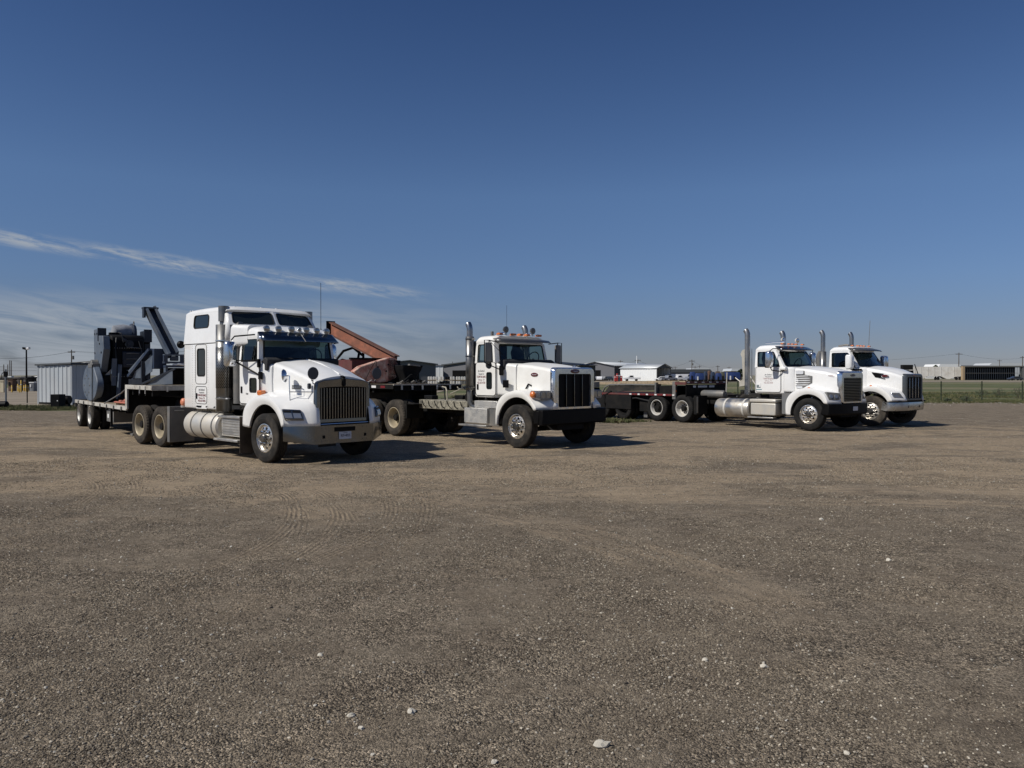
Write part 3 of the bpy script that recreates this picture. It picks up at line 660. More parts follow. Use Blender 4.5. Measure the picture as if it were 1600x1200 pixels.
def cab(root, P, m):
    """P: xr rear, x0 windscreen foot, x1 windscreen head, sw corner sweep, wb/wt half widths at belt/roof, zf floor, zb belt, zt head, zr roof, xd door front, xh hood rear"""
    g = lambda k: P[k]
    xr, x0, x1, sw, wb, wt, zf, zb, zt, zr, xd, xh = [P[k] for k in ('xr', 'x0', 'x1', 'sw', 'wb', 'wt', 'zf', 'zb', 'zt', 'zr', 'xd', 'xh')]
    low = MB(); low.loft([[(x, a, b) for a, b in rrect(-wq, wq, zf, zb, .05, 3)] for x, wq in ((xr, wb - .03), (xr + .04, wb), (x0 - sw, wb))]); low.build('cab_body', m, root, smooth=40)
    cw = MB(); cwl = P.get('cowl', wb - .1); cw.loft([[(x, a, b) for a, b in rrect(-wq, wq, zf + .05, zq, .08, 4)] for x, wq, zq in ((x0 - sw, wb - .01, zb - .003), (x0 + sw * .2, wb - .06, zb + .01), (xh, cwl, P.get('zcowl', zb) - .03))]); cw.build('cowl', m, root, smooth=40)
    for s in (-1, 1):
        A0, B0, B1, A1 = [mir(s, p) for p in ((x0 - sw, -wb, zb), (xr, -wb, zb), (xr, -wt, zt), (x1 - sw, -wt, zt))]
        nn = (0, -float(s), 0)
        wv = P.get('swin', (.10, .86, .05, .92))
        Pf = quadP(A0, B0, B1, A1)
        window_patch(Pf, wv, root, m, P.get('sglass', glass), 'side_window', .1, .02, nn, bodyname='door_frame', asp=(math.dist(A0, B0) / (zt - zb)))
        # door skin with its shut line, pull handle and low lookout window
        pts = rrect(xr + .07, xd, zf + .06, zb + .012, .08)
        vw = P.get('vwin'); holes = [rrect(*vw, .05)] if vw else []
        v, f = flat2d(pts, holes, .02); d = MB(); d.add([(a, -s * (wb + .010 + c), b) for a, b, c in v], f); door = d.build('door', m, root, smooth=30, bevel=.004)
        if vw:
            q = MB(); q.add([(a, -s * (wb + .008), b) for a, b in rrect(vw[0] - .005, vw[1] + .005, vw[2] - .005, vw[3] + .005, .05)], [tuple(range(24))]); q.build('lookout_window', darkfill, door)
            q = MB(); q.tube([(a, -s * (wb + .022), b) for a, b in rrect(vw[0], vw[1], vw[2], vw[3], .05)], .010, 5, closed=True); q.build('window_seal', rubber_k, door)
        hx, hz = P.get('handle', (xr + .16, zf + .28))
        q = MB(); q.bb(hx - .035, hx + .035, -s * (wb + .021), -s * (wb + .034), hz - .075, hz + .075); q.build('door_handle', P.get('hm', black), door, bevel=.012)
        q = MB(); q.tube([(x + 0, -s * (wb + .014), z) for x, z in rrect(xr + .055, xd + .015, zf + .045, zb + .02, .09)], .006, 4, closed=True); q.build('door_seal', rubber_k, door)
        if P.get('grab', True):
            q = MB(); q.tube([(xr + .02, -s * (wb + .0), 1.45), (xr + .0, -s * (wb + .07), 1.5), (xr + .0, -s * (wb + .07), 2.3), (xr + .02, -s * (wb - .03), 2.35)], .014, 6); q.build('grab_handle', chrome, root)
    # windscreen
    bz = zb + P.get('wsz', .03)
    A = (x0 - sw, -wb, zb); B = (x0 - sw, wb, zb); C_ = (x1 - sw, wt, zt); D_ = (x1 - sw, -wt, zt)
    window_patch(quadP(A, B, C_, D_, (sw, 0, 0)), P.get('wwin', (.055, .945, .06, .93)), root, m, P.get('wglass', glass), 'windscreen', .13, .018, (1, 0, 0), bodyname='windscreen_surround', asp=2 * wb / (zt - zb))
    # back wall with a window
    window_patch(quadP((xr, wb, zb), (xr, -wb, zb), (xr, -wt, zt), (xr, wt, zt)), P.get('rwin', (.12, .88, .2, .9)), root, m, clearglass if P.get('seethru') else darkfill, 'rear_window', .1, .02, (-1, 0, 0), bodyname='back_wall', asp=2 * wb / (zt - zb))
    if P.get('seethru'):
        q = MB(); q.bb(xr + .03, xr + .06, -.14, .14, zb, zt); q.build('rear_window_divider', interior, root)
    # roof
    secs = []; L_ = (x1 + P.get('ro', .02)) - xr; h = zr - zt
    for t in (0, .015, .05, .12, .3, .55, .75, .88, .95, .985, 1.0):
        x = xr + L_ * t; e = .25 + .75 * min(1, (t / .13)) ** .5 if t < .13 else 1
        fr = P.get('rf', .35); e2 = 1 if t < .6 else 1 - fr * ((t - .6) / .4) ** 2
        inset = .0 if t < .9 else .06 * ((t - .9) / .1) ** 2
        zz = h * e * e2; pts = []
        bx = lambda yy: sw * (1 - (yy / wt) ** 2) * max(0, (t - .6) / .4) - sw * max(0, (t - .6) / .4)
        for k in range(17):
            g = math.pi * k / 16; c, q = math.cos(g), math.sin(g); p_ = .42
            yy = (wt + .008 - inset) * (abs(c) ** p_) * (1 if c > 0 else -1); pts.append((x + bx(yy), -yy, zt + .0 + zz * (q ** p_ if q > 1e-6 else 0)))
        pts += [(x + bx(wt * k / 3), wt * k / 3, zt - .02) for k in (3, 0, -3)]
        secs.append(pts)
    r = MB(); r.loft(secs); r.build('roof', m, root, smooth=45)
    seats(root, xr + .42, zb - .08, wb)
    # wipers
    q = MB()
    for y in (-.45, .35): q.tube([(x0 + .0, y + .3, zb + .03), (x0 - .0 + (x1 - x0) * .12, y - .15, zb + .11)], .010, 4)
    q.build('wipers', black, root)
def round_lamp(root, p, r=.085, face=(1, 0, 0), m=dullchrome, lm=None, name='work_lamp', stalk=None):
    f = Vector(face).normalized(); p = Vector(p); b = MB()
    b.tube([p - f * .075, p - f * .06, p - f * .02, p + f * .02, p + f * .026], [r * .3, r * .7, r * .97, r, r * .93], 16)
    if stalk: b.cyl(p - Vector((0, 0, r * .9)), p - Vector((0, 0, stalk)), .012, 6)
    o = b.build(name, m, root); c = MB(); c.tube([p + f * .024, p + f * .034], [r * .9, r * .6], 16); c.build('lens', lm or lens, o); return o
def clearance_light(root, x, y, z, m=amber, s=1.0):
    b = MB(); b.loft([[(x + dx, y + a, z + b_) for a, b_ in rrect(-.06 * s * k, .06 * s * k, -.0, .05 * s * k, .015, 2)] for dx, k in ((-.08 * s, .7), (-.02, 1), (.035 * s, .85), (.045 * s, .5))]); return b.build('clearance_light', m, root, smooth=50)
def bolts(parent, pts, r, m, name='bolts', ax=(1, 0, 0)):
    b = MB(); a = Vector(ax)
    for p in pts: b.cyl(Vector(p) - a * .004, Vector(p) + a * .01, r, 8)
    o = b.build(name, m, parent); o['kind'] = 'stuff'; return o
MX_SIDE = lambda x, y, z: Matrix(((1, 0, 0, x), (0, 0, -1, y), (0, 1, 0, z), (0, 0, 0, 1)))       # text read from the -y side, x forward to the right
MX_FRONT = lambda x, y, z: Matrix(((0, 0, 1, x), (1, 0, 0, y), (0, 1, 0, z), (0, 0, 0, 1)))        # text read from the front (+x); left to right runs along +y
def stack_bent(root, x, y, z0, z1, r, bend=.22, dirx=-1, m=None):
    m = stackm; r *= 1.12
    pts = [(x, y, z0), (x, y, z1 - bend)]
    for i in range(1, 8): g = R(52 * i / 7); pts.append((x + dirx * bend * .8 * (1 - math.cos(g)), y, z1 - bend + bend * math.sin(g)))
    b = MB(); b.tube(pts, r, 20, cap=False); b.tube(pts[-3:][::-1], [r * .9] * 3, 20, cap=False); return b.build('exhaust_stack', m, root, smooth=50)
def uvcyl(root, x, y, z0, z1, r, m, name, a0=0, a1=360, n=32):
    P = []; F = []; uv = []
    for j, z in enumerate((z0, z1)):
        for k in range(n + 1): g = R(a0 + (a1 - a0) * k / n); P.append((x + r * math.cos(g), y + r * math.sin(g), z))
    for k in range(n): F.append((k, k + 1, n + 1 + k + 1, n + 1 + k))
    me = bpy.data.meshes.new(name); me.from_pydata(P, [], F); l = me.uv_layers.new(name='uv')
    i = 0
    for k in range(n):
        for (a, b) in ((k, 0), (k + 1, 0), (k + 1, 1), (k, 1)): l.data[i].uv = (a / n * (a1 - a0) / 360, b * (z1 - z0)); i += 1
    me.materials.append(m); me.shade_smooth(); o = bpy.data.objects.new(name, me); COL.objects.link(o); o.parent = root
    q = o.modifiers.new('solid', 'SOLIDIFY'); q.thickness = .003; return o
def mudflap(root, x, y0, y1, z0, z1, m=blackm): MB().bb(x - .006, x + .006, y0, y1, z0, z1).build('mud_flap', m, root)
def company_text(root, x, y, z, h, w, nm=('Jim Shelton\'s', 'Pump Jack Svc.', 'TXDMV 005126042C', 'Odessa, TX', '432-367-4738'), m1=ink):
    """the owner's lines painted on the door or panel"""
    k = len(nm); dz = h / k
    for i, s_ in enumerate(nm):
        text(s_, inkb if i < 2 else m1, root, dz * (1.05 if i in (0, 2, 4) else .85), MX_SIDE(x, y, z + h / 2 - dz * (i + .5)), 'door_lettering', shear=.35 if i < 2 else 0, xs=min(1.2, w / (len(s_) * dz * .55)), offset=.0006 if i in (2, 4) else 0)

def truck_origin(fx, fy, deg, off=1.22):
    t = R(deg); return (fx - math.sin(t) * off, fy + math.cos(t) * off, 0), t
# ------------------------------------------------------------------ truck 1: tall sleeper, nearest
def truck_sleeper():
    o, t = truck_origin(-5.23, 16.17, -43)
    root = thing('semi_truck', 'white sleeper semi truck with tall raised roof and skylights, nearest on the left', 'truck', o, t)
    D = 1.04; zc = D / 2
    frame_and_axles(root, .95, -6.9, D)
    for x in (-5.28, -6.56): drive_axle(root, x, D)
    fifth_wheel(root, -5.9)
    wf = make_wheel(root, D, True); put_wheels(root, wf, [(0, -1.09, zc, -1, R(3)), (0, 1.09, zc, 1, R(3))])
    wr = make_wheel(root, D, False, rubber_d, cream, dual=True); put_wheels(root, wr, [(-5.28, -1.09, zc, -1, 0), (-6.56, -1.09, zc, -1, 0), (-5.28, 1.09, zc, 1, 0), (-6.56, 1.09, zc, 1, 0)])
    P = dict(xr=-1.52, x0=-.52, x1=-.60, sw=.12, wb=.98, wt=.93, zf=1.16, zb=2.13, zt=2.68, zr=2.96, xd=-.60, xh=-.34, cowl=.84, zcowl=2.10, rf=.5,
             vwin=(-1.0, -.70, 1.47, 1.78), handle=(-1.36, 1.52), swin=(.08, .88, .0, .94), wwin=(.05, .95, .08, .96), wglass=glass, sglass=glass, rwin=(.3, .7, .3, .8), grab=False)
    cab(root, P, white)
    # side window runs lower at the front of the door
    # door stripe trim and small badge
    MB().bb(-1.46, -.64, -.998, -.992, 1.385, 1.395).build('door_crease', steelg, root)
    text('T800', inkb, root, .055, MX_SIDE(-1.12, -1.003, 1.43), 'door_badge')
    # hood
    secs = [(-.34, .80, 2.20, 2.12, 1.30), (-.1, .78, 2.175, 2.07, 1.28), (.3, .74, 2.09, 1.97, 1.05), (.7, .69, 1.98, 1.85, .95), (.98, .69, 1.86, 1.76, .87), (1.06, .68, 1.83, 1.73, .87)]
    hd = MB(); hd.loft(hood_sections(secs, .10)); hd.build('hood', white, root, smooth=24)
    q = MB(); q.tube([(x, 0, z + .004) for x, z in ((-.3, 2.20), (.3, 2.09), (.98, 1.87))], .014, 6); q.build('hood_crease', white, root)
    b = MB(); b.add([(x, y, z) for x, y in ((.33, -.756), (.63, -.728)) for z in (1.555, 1.635)] + [(x, y, z) for x, y in ((.33, -.742), (.63, -.712)) for z in (1.555, 1.635)], [(0, 2, 3, 1), (4, 5, 7, 6), (0, 1, 5, 4), (2, 6, 7, 3), (1, 3, 7, 5), (0, 4, 6, 2)]); pl = b.build('nameplate', steelg, root, bevel=.004); pl.location = (0, .0, 0)
    text('KENWORTH', whitetxt, root, .05, MX_SIDE(.48, -.7435, 1.595) @ Matrix.Rotation(R(5.4), 4, 'Y') , 'nameplate_lettering')
    for s in (1, -1):
        fender(root, s, [(-.93, .74), (-.93, 1.02), (-.80, 1.22), (-.5, 1.37), (-.1, 1.43), (.25, 1.39), (.5, 1.28), (.62, 1.18), (.70, 1.10), (.78, .92), (.78, .80)], zc + .02, .70, 1.19, .62, .42, 166, 20, white, rise=.10)
        # headlight housing set in the fender nose
        q = quadP((.79, -1.19, .92), (1.04, -.90, .92), (.96, -.92, 1.13), (.68, -1.20, 1.15))
        pts = [q(u, v) for u, v in ((0, 0), (1, 0), (1, 1), (0, 1))]
        nrm = (pts[1] - pts[0]).cross(pts[3] - pts[0]).normalized()
        h = MB(); fr = [p_ + nrm * .045 for p_ in pts]; bk = [p_ - nrm * .12 for p_ in pts]
        h.add([mir(s, p) for p in fr + bk], [(0, 1, 2, 3), (4, 7, 6, 5), (0, 4, 5, 1), (1, 5, 6, 2), (2, 6, 7, 3), (3, 7, 4, 0)]); ho = h.build('headlight', dullchrome, root, bevel=.02)
        for u0, u1 in ((.06, .47), (.53, .93)):
            g = MB(); P2 = [q(u, v) + nrm * .050 for u, v in ((u0, .14), (u1, .14), (u1, .62), (u0, .62))]; P3 = [q(u * 1 + (.01 if u == u0 else -.01), v) + nrm * .058 for u, v in ((u0, .18), (u1, .18), (u1, .58), (u0, .58))]
            g.add([mir(s, p) for p in P2 + P3], [(4, 5, 6, 7), (0, 1, 5, 4), (1, 2, 6, 5), (2, 3, 7, 6), (3, 0, 4, 7)]); g.build('headlight_lens', lens, ho)
            g = MB(); P2 = [q(u, v) + nrm * .050 for u, v in ((u0, .68), (u1, .68), (u1, .86), (u0, .86))]; g.add([mir(s, p) for p in P2], [(0, 1, 2, 3)]); g.build('turn_lens', black, ho)
        a = MB(); a.loft([[mir(s, (x, -.93 - a_, z)) for x, z in rrect(-.62 - k, -.44 + k, 1.41 - k, 1.52 + k, .03, 3)] for a_, k in ((0, .0), (.10, 0), (.125, -.03))]); a.build('marker_light', amber, root, smooth=50)
        # hood mirrors on tripod wires
        m_ = MB(); c = Vector((.42, -.98 , 1.83)); 
        rd = Vector((-.3, -.25 , -.05)).normalized()
        m_.tube([c - rd * .06, c - rd * .03, c, c + rd * .012], [.05, .12, .145, .14], 18); m_.tube([c - rd * .05, c + Vector((.2, 0, 0)), (.62, -.985, 1.72), (.66, -.985, 1.18), (.66, -.98, 1.10)], .012, 6)
        m_.tube([(.64, -.985, 1.50), (1.05, -.68, 1.50)], .011, 6); m_.tube([(.66, -.985, 1.33), (.42, -.93, 1.36), (.42, -.93, 1.30)], .009, 5); m_.tube([(.42, -.93, 1.36), (.78, -.95, 1.17)], .006, 4)
        mm_ = MB(); mm_.add([mir(s, p) for p in m_.v], m_.f); mm_.build('fender_mirror', chrome, root, smooth=40) if s == 1 else None
        m_ = MB(); c = Vector((1.22, -.80, 1.885)); m_.tube([c + Vector((.01, 0, 0)), c, c - Vector((.03, 0, 0)), c - Vector((.07, 0, 0))], [.12, .13, .11, .05], 20); m_.tube([c - Vector((.04, 0, 0)), c + Vector((-.05, 0, -.16)), (1.12, -.74, 1.74), (1.02, -.68, 1.68)], .011, 6)
        m_.loft([[(.97 + a_, y, z) for y, z in rrect(-.78, -.72, 1.56, 1.68, .025, 3)] for a_ in (0, .05)])
        mm_ = MB(); mm_.add([mir(s, p) for p in m_.v], m_.f); mm_.build('crossover_mirror', mat('dark_mirror_back', (.04, .045, .055), .35), root, smooth=40)
        # door mirror
        y0 = -1.30; m_ = MB(); m_.loft([[mir(s, (-1.33 + dx, y0 - .11 * k + a_ * 1.0, z)) if 0 else mir(s, (-1.28 + dx, y0 + a_, b_)) for a_, b_ in rrect(-.13 * k, .13 * k, 2.32 - .29 * k, 2.32 + .29 * k, .075, 5)] for dx, k in ((-.10, .90), (-.07, 1.0), (.0, 1.0), (.06, .88), (.09, .6))]); m_.build('door_mirror', chrome, root, smooth=50)
        m_ = MB(); m_.tube([mir(s, p) for p in ((-1.25, -1.30, 2.62), (-1.1, -1.30, 2.70), (-.78, -.99, 2.74))], .016, 6); m_.tube([mir(s, p) for p in ((-1.22, -1.2, 2.14), (-.62, -1.0, 1.86), (-.52, -.97, 1.82))], .02, 6)
        m_.tube([mir(s, p) for p in ((-1.22, -1.2, 2.17), (-.60, -1.0, 2.17))], .012, 6); m_.beam(mir(s, (-.60, -1.0, 2.02)), mir(s, (-.60, -1.0, 2.2)), .05, .06); m_.beam(mir(s, (-.55, -.99, 1.76)), mir(s, (-.55, -.99, 1.92)), .07, .07); m_.build('mirror_arm', black, root)
        # intake column behind the door
        uvc = MB(); uvc.cyl((-1.68, -s * .92, 1.2), (-1.68, -s * .92, 2.86), .105, 20); uvc.tube([(-1.68, -s * .92, 2.86), (-1.66, -s * .92, 2.95), (-1.56, -s * .9, 3.0)], [.105, .10, .08], 20); uvc.build('air_intake', steelg, root, smooth=50)
        # exhaust
        uvcyl(root, -2.0, -s * 1.10, 1.02, 3.0, .172, muff, 'muffler'); uvcyl(root, -2.0, -s * 1.10, 1.55, 2.48, .178, perf, 'perforated_shield')
        e = MB(); e.cyl((-2.0, -s * 1.10, 2.96), (-2.0, -s * 1.10, 3.12), .085, 16); e.cyl((-2.0, -s * 1.10, 3.08), (-2.0, -s * 1.10, 3.43), .115, 24); e.lathe([(.172, 3.0), (.10, 3.0)], (-2.0, -s * 1.10, 0), 'z', 24); e.lathe([(.172, 1.02), (.02, 1.0)], (-2.0, -s * 1.10, 0), 'z', 24); e.build('exhaust_pipe', muff, root)
        e = MB()
        for z in (1.3, 2.62): e.lathe([(.174, z), (.184, z), (.184, z + .03), (.174, z + .03)], (-2.0, -s * 1.10, 0), 'z', 28)
        e.build('muffler_clamp', chrome, root)
        # steps and tank
        tk = MB(); tk.lathe([(0, -2.12), (.26, -2.12), (.31, -2.15), (.325, -2.2), (.325, -3.75), (.31, -3.80), (.26, -3.83), (0, -3.84)], (0, -s * .93, .66), 'x', 36); tk.build('fuel_tank', aludust, root, smooth=30)
        for x in (-2.32, -2.85, -3.38): q = MB(); q.lathe([(.327, x - .022), (.336, x - .022), (.336, x + .022), (.327, x + .022)], (0, -s * .93, .66), 'x', 36); q.bb(x - .03, x + .03, -s * .50, -s * .42, .4, .95); q.build('tank_strap', steelg, root)
        bx = MB(); bx.bb(-2.08, -1.08, -s * 1.12, -s * .62, .46, .90); bx.build('battery_box', aludust, root, bevel=.015)
        st = MB(); steps_plate(st, -2.04, -1.10, -s * 1.135, .50, .86, 6); so = st.build('step_ribs', alu, root)
        st = MB(); st.bb(-2.2, -1.08, -s * 1.26, -s * 1.02, .36, .41); st.bb(-2.12, -1.06, -s * 1.2, -s * .98, .88, .93); st.build('step', alu, root, bevel=.008)
        mudflap(root, -1.0, -s * 1.24, -s * .75, .13, .93, mat('brown_rubber_flap', (.035, .026, .018), .8, dirt=.5))
        q = MB(); q.bb(-4.62, -4.56, -s * 1.25, -s * .62, .16, 1.06); q.bb(-4.70, -4.56, -s * 1.26, -s * 1.22, .16, 1.06); q.build('quarter_fender', steelg, root, bevel=.01)
        MB().bb(-4.55, -4.53, -s * 1.14, -s * .9, .94, .97).build('fender_bracket', alu, root)
    # grille
    g = MB(); o4 = [(-.685, .865), (-.68, 1.60), (-.65, 1.70), (-.52, 1.745), (0, 1.79), (.52, 1.745), (.65, 1.70), (.68, 1.60), (.685, .865)]; inn = [(-.58, .93), (-.58, 1.58), (-.58, 1.585), (-.4, 1.60), (0, 1.61), (.4, 1.60), (.58, 1.585), (.58, 1.58), (.58, .93)]
    rows = [[(1.05, a, b) for a, b in o4], [(1.12, a * .985, b * .997) for a, b in o4], [(1.135, a * .96, .865 + (b - .865) * .98) for a, b in o4], [(1.13, a, b) for a, b in inn], [(1.08, a, b) for a, b in inn]]
    g.grid(rows, True); g.build('grille_surround', dullchrome, root, smooth=35)
    MB().bb(1.06, 1.07, -.6, .6, .9, 1.62).build('radiator', black, root)
    for i in range(17):
        y = -.545 + 1.09 * i / 16; q = MB(); q.loft([[(1.128, y - .012, z), (1.108, y - .006, z), (1.085, y - .004, z), (1.085, y + .004, z), (1.108, y + .006, z), (1.128, y + .012, z)] for z in (.935, 1.58)]); q.build('grille_bar', dullchrome, root)
    q = MB(); q.loft([[(1.13, a, b) for a, b in rrect(-.045 * k, .045 * k, 1.70 - .09 * k, 1.70 + .09 * k, .03 * k, 4)] for k in (1,)] + [[(1.165, a, b) for a, b in rrect(-.035, .035, 1.62, 1.78, .02, 4)]]); q.beam((1.05, 0, 1.83), (1.15, 0, 1.80), .07, .03); q.build('hood_ornament', black, root, bevel=.005)
    # bumper: flat centre and two swept ends, cut up under the tips
    b = MB(); c = [(1.17, -.74, .80, .42), (1.17, .74, .80, .42), (.80, 1.24, .80, .50), (.80, -1.24, .80, .50)]
    order = [c[3], c[0], c[1], c[2]]; fr = [(x, y, zt_) for x, y, zt_, zb_ in order]; bt = [(x, y, zb_) for x, y, zt_, zb_ in order]
    b.grid([[(x - .12, y * .96, z) for x, y, z in fr], fr, bt, [(x - .10, y * .96, z) for x, y, z in bt]]); bp = b.build('bumper', dullchrome, root, smooth=20, bevel=.01, solid=.006)
    for y in (-.52, .52): MB().bb(1.172, 1.178, y - .03, y + .03, .535, .60).build('tow_hole', black, bp)
    MB().bb(1.172, 1.182, -.26, .26, .665, .755).build('plate_light_slot', black, bp, bevel=.01)
    bolts(bp, [(1.172, y, z) for y in (-.56, -.46, .46, .56) for z in (.48, .74)], .012, dullchrome)
    q = MB(); q.bb(1.180, 1.188, -.155, .155, .50, .655); pl = q.build('licence_plate', plate_m, root, bevel=.003)
    text('TEXAS', plate_i, root, .036, MX_FRONT(1.189, 0, .632), 'plate_lettering'); text('R09-4820', plate_i, root, .082, MX_FRONT(1.189, 0, .572), 'plate_lettering', xs=.72, offset=.001)
    q = MB(); q.bb(1.0, 1.15, -.66, .66, .80, .865); q.build('bumper_gap_bar', black, root, bevel=.01); q = MB(); q.tube([(1.165, -.62, .83), (1.165, .6, .835)], .012, 6); q.build('gap_trim', chrome, root)
    q = MB(); q.bb(.2, 1.0, -.5, .5, .45, .85); q.build('front_crossmember', blackm, root)
    # visor, clearance lights
    v = MB(); yb = [(-.98, -.06), (-.9, .02), (-.45, .07), (0, .085), (.45, .07), (.9, .02), (.98, -.06)]
    v.grid([[(-.66 + d, y * .97, 2.80) for y, d in yb], [(-.42 + d, y, 2.60) for y, d in yb]]); v.build('sun_visor', visorm, root, smooth=30, solid=.012)
    for s in (-1, 1): q = MB(); q.add([(-.72, s * .955, 2.80), (-.48, s * .985, 2.60), (-.70, s * .985, 2.58)], [(0, 1, 2)]); q.build('visor_cheek', chrome, root, solid=.01)
    q = MB(); q.tube([(-.565 + .0, 0, 2.805), (-.325, 0, 2.60)], .005, 6); q.build('visor_seam', steelg, root)
    for y in (-.78, -.5, -.19, .0, .19, .48, .76):
        round_lamp(root, (-.60 - .08 * abs(y), y, 2.87 + (.0 if abs(y) > .3 else .01)), .078 if abs(y) > .01 else .05, (1, 0, -.05), chrome, lens, 'roof_lamp')
    q = MB(); q.tube([(-1.0, .83, 2.9), (-1.0, .83, 4.05)], .006, 5); q.cyl((-1.0, .83, 2.85), (-1.0, .83, 2.95), .018, 8); q.build('antenna', black, root)
    # sleeper
    sx0, sx1 = -3.95, -2.16; W_ = 1.17; zs = 2.60
    b = MB(); b.loft([[(x, a, z) for a, z in rrect(-wq, wq, 1.05, zs, .04, 3)] for x, wq in ((sx0 - .0, W_ - .06), (sx0 + .07, W_), (-3.26, W_))]); b.build('sleeper_body', white, root, smooth=40)
    b = MB(); b.loft([[(x, a, z) for a, z in rrect(-wq, wq, 1.05, zs, .04, 3)] for x, wq in ((-2.72, W_), (sx1, W_), (sx1 + .05, W_ - .03))]); b.build('sleeper_front_body', white, root, smooth=40)
    MB().bb(-3.26, -2.72, -W_ + .06, W_ - .06, 1.06, 2.58).build('sleeper_inner', interior, root)
    for s in (1, -1):
        a = [mir(s, p) for p in ((-2.72, -W_, 1.05), (-3.26, -W_, 1.05), (-3.26, -W_, zs), (-2.72, -W_, zs))]
        window_patch(quadP(*a), (.12, .88, .50, .92), root, white, darkfill, 'sleeper_window', .045, .03, (0, -s, 0), bodyname='sleeper_side_panel', asp=.35)
        q = MB(); q.tube([(x, -s * (W_ + .003), z) for x, z in rrect(-3.28, -2.70, 1.64, 2.58, .09)], .008, 4, closed=True); q.build('baggage_door_seam', steelg, root)
        q = MB(); q.tube([(x, -s * (W_ + .003), z) for x, z in rrect(-3.28, -2.70, 1.17, 1.58, .08)], .008, 4, closed=True); q.build('hatch_seam', steelg, root)
        q = MB(); q.bb(-3.245, -3.195, -s * (W_ + .004), -s * (W_ + .014), 1.28, 1.42); q.build('hatch_latch', black, root, bevel=.012)
        # upper side wall with its window, swept forward to the skylights
        a = [mir(s, p) for p in ((-1.93, -W_, zs), (sx0 + .02, -W_, zs), (sx0 + .06, -W_ + .05, 3.33), (-1.95, -W_ + .05, 3.33))]
        window_patch(quadP(*a), (.36, .76, .50, .93), root, white, darkfill, 'upper_window', .11, .02, (0, -s, .1), bodyname='upper_side_wall', asp=2.4)
        q = MB()
        for x in (-3.88, -3.45, -2.64, -2.24, -3.32):
            for k in range(26): q.cyl((x, -s * (W_ - .002), 1.1 + k * .058), (x, -s * (W_ + .004), 1.1 + k * .058), .006, 5)
        r_ = q.build('rivets', steelg, root); r_['kind'] = 'stuff'
        q = MB(); q.bb(-3.93, sx1, -s * (W_ + .001), -s * (W_ + .006), zs - .006, zs + .006); q.build('roof_seam', steelg, root)
    b = MB(); W2 = W_ - .05
    secs = []
    for x, h, wq in ((sx0 + .055, .02, .0), (sx0 + .08, .06, .0), (sx0 + .18, .11, .0), (sx0 + .4, .14, 0), (-3.0, .155, 0), (-2.3, .15, 0), (-1.95, .11, 0), (-1.86, .03, .02)):
        pts = []
        for k in range(17): g_ = math.pi * k / 16; c_, q_ = math.cos(g_), math.sin(g_); pts.append((x + (.10 * (1 - c_ * c_) if x > -2 else 0), -(W2 + .002 - wq) * abs(c_) ** .5 * (1 if c_ > 0 else -1), 3.325 + h * max(q_, 0) ** .5))
        pts += [(x + (.10 * (1 - (k / 4) ** 2) if x > -2 else 0), W2 * k / 4, 3.31) for k in (4, 0, -4)]; secs.append(pts)
    b.loft(secs); b.build('sleeper_roof', white, root, smooth=45)
    window_patch(quadP((sx0 + .02, W_, zs), (sx0 + .02, -W_, zs), (sx0 + .06, -W2, 3.33), (sx0 + .06, W2, 3.33)), (.4, .6, .3, .6), root, white, darkfill, 'rear_hatch_window', .1, .02, (-1, 0, 0), bodyname='sleeper_back_wall', asp=2.5)
    for s in (1, -1):
        a = [mir(s, p) for p in ((-1.66, -1.12, 2.99), (-1.52, 0, 2.99), (-1.76, 0, 3.36), (-1.90, -1.04, 3.33))]
        window_patch(quadP(*a), (.06, .95, .10, .88), root, white, darkfill, 'skylight', .16, .018, (.8, 0, .5), bodyname='skylight_surround', asp=3.0)
        q = MB(); a = [mir(s, p) for p in ((-1.66, -1.12, 2.99), (-1.90, -1.04, 3.33), (-1.95, -W_ + .05, 3.33), (-1.93, -W_, 2.60), (-1.70, -1.10, 2.6))]; q.add(a, [(0, 1, 2, 3), (0, 3, 4)]); q.build('fairing_cheek', white, root, solid=.01)
    # fairing deck between skylights and cab roof
    q = MB(); q.loft([[(x, a, z) for a, z in rrect(-wq, wq, 2.5, zt_, .10, 4)] for x, wq, zt_ in ((-1.95, 1.10, 3.0), (-1.64, 1.10, 3.0), (-1.48, 1.0, 2.995), (-1.2, .94, 2.975))]); q.build('roof_fairing', white, root, smooth=45)
    MB().bb(-2.2, -1.5, -.84, .84, 1.15, 2.55).build('cab_connector', blackm, root)
    for y in (-.86, -.55, -.2, .2, .55, .86):
        clearance_light(root, -1.92, y, 3.43 - .03 * abs(y), white, .6)
    for x in (-3.75, -3.62, -3.2, -3.0): clearance_light(root, x, -W2 + .06, 3.40, white, .5)
    q = MB(); q.tube([(-3.97, -1.10, 1.25), (-4.02, -1.10, 1.25), (-4.02, -1.10, 2.5), (-3.97, -1.10, 2.55)], .02, 8); q.build('rear_grab_rail', alu, root)
    round_lamp(root, (-4.02, -1.2, 2.60), .095, (-1, 0, 0), black, lens, 'rear_work_lamp')
    q = MB(); q.lathe([(0, -.06), (.06, -.055), (.095, -.03), (.10, 0), (.09, .05), (0, .06)], (-4.0, -1.15, 1.18), 'y', 20); q.build('round_marker_light', mat('faded_orange_lens', (.62, .22, .12), .4), root, smooth=50)
    MB().bb(-4.05, -3.95, -1.2, -1.05, 1.05, 1.10).build('lamp_bracket', alu, root)
    q = MB()
    for x in (-3.25, -3.05, -2.75, -2.35, -1.45): q.tube([(x, -1.175 if x < -2 else -1.0, 1.10), (x + .07, -1.175 if x < -2 else -1.0, 1.115)], .012, 5)
    q.bb(-3.2, -3.0, -1.18, -1.172, 1.08, 1.12); q.build('lower_trim_marks', black, root)
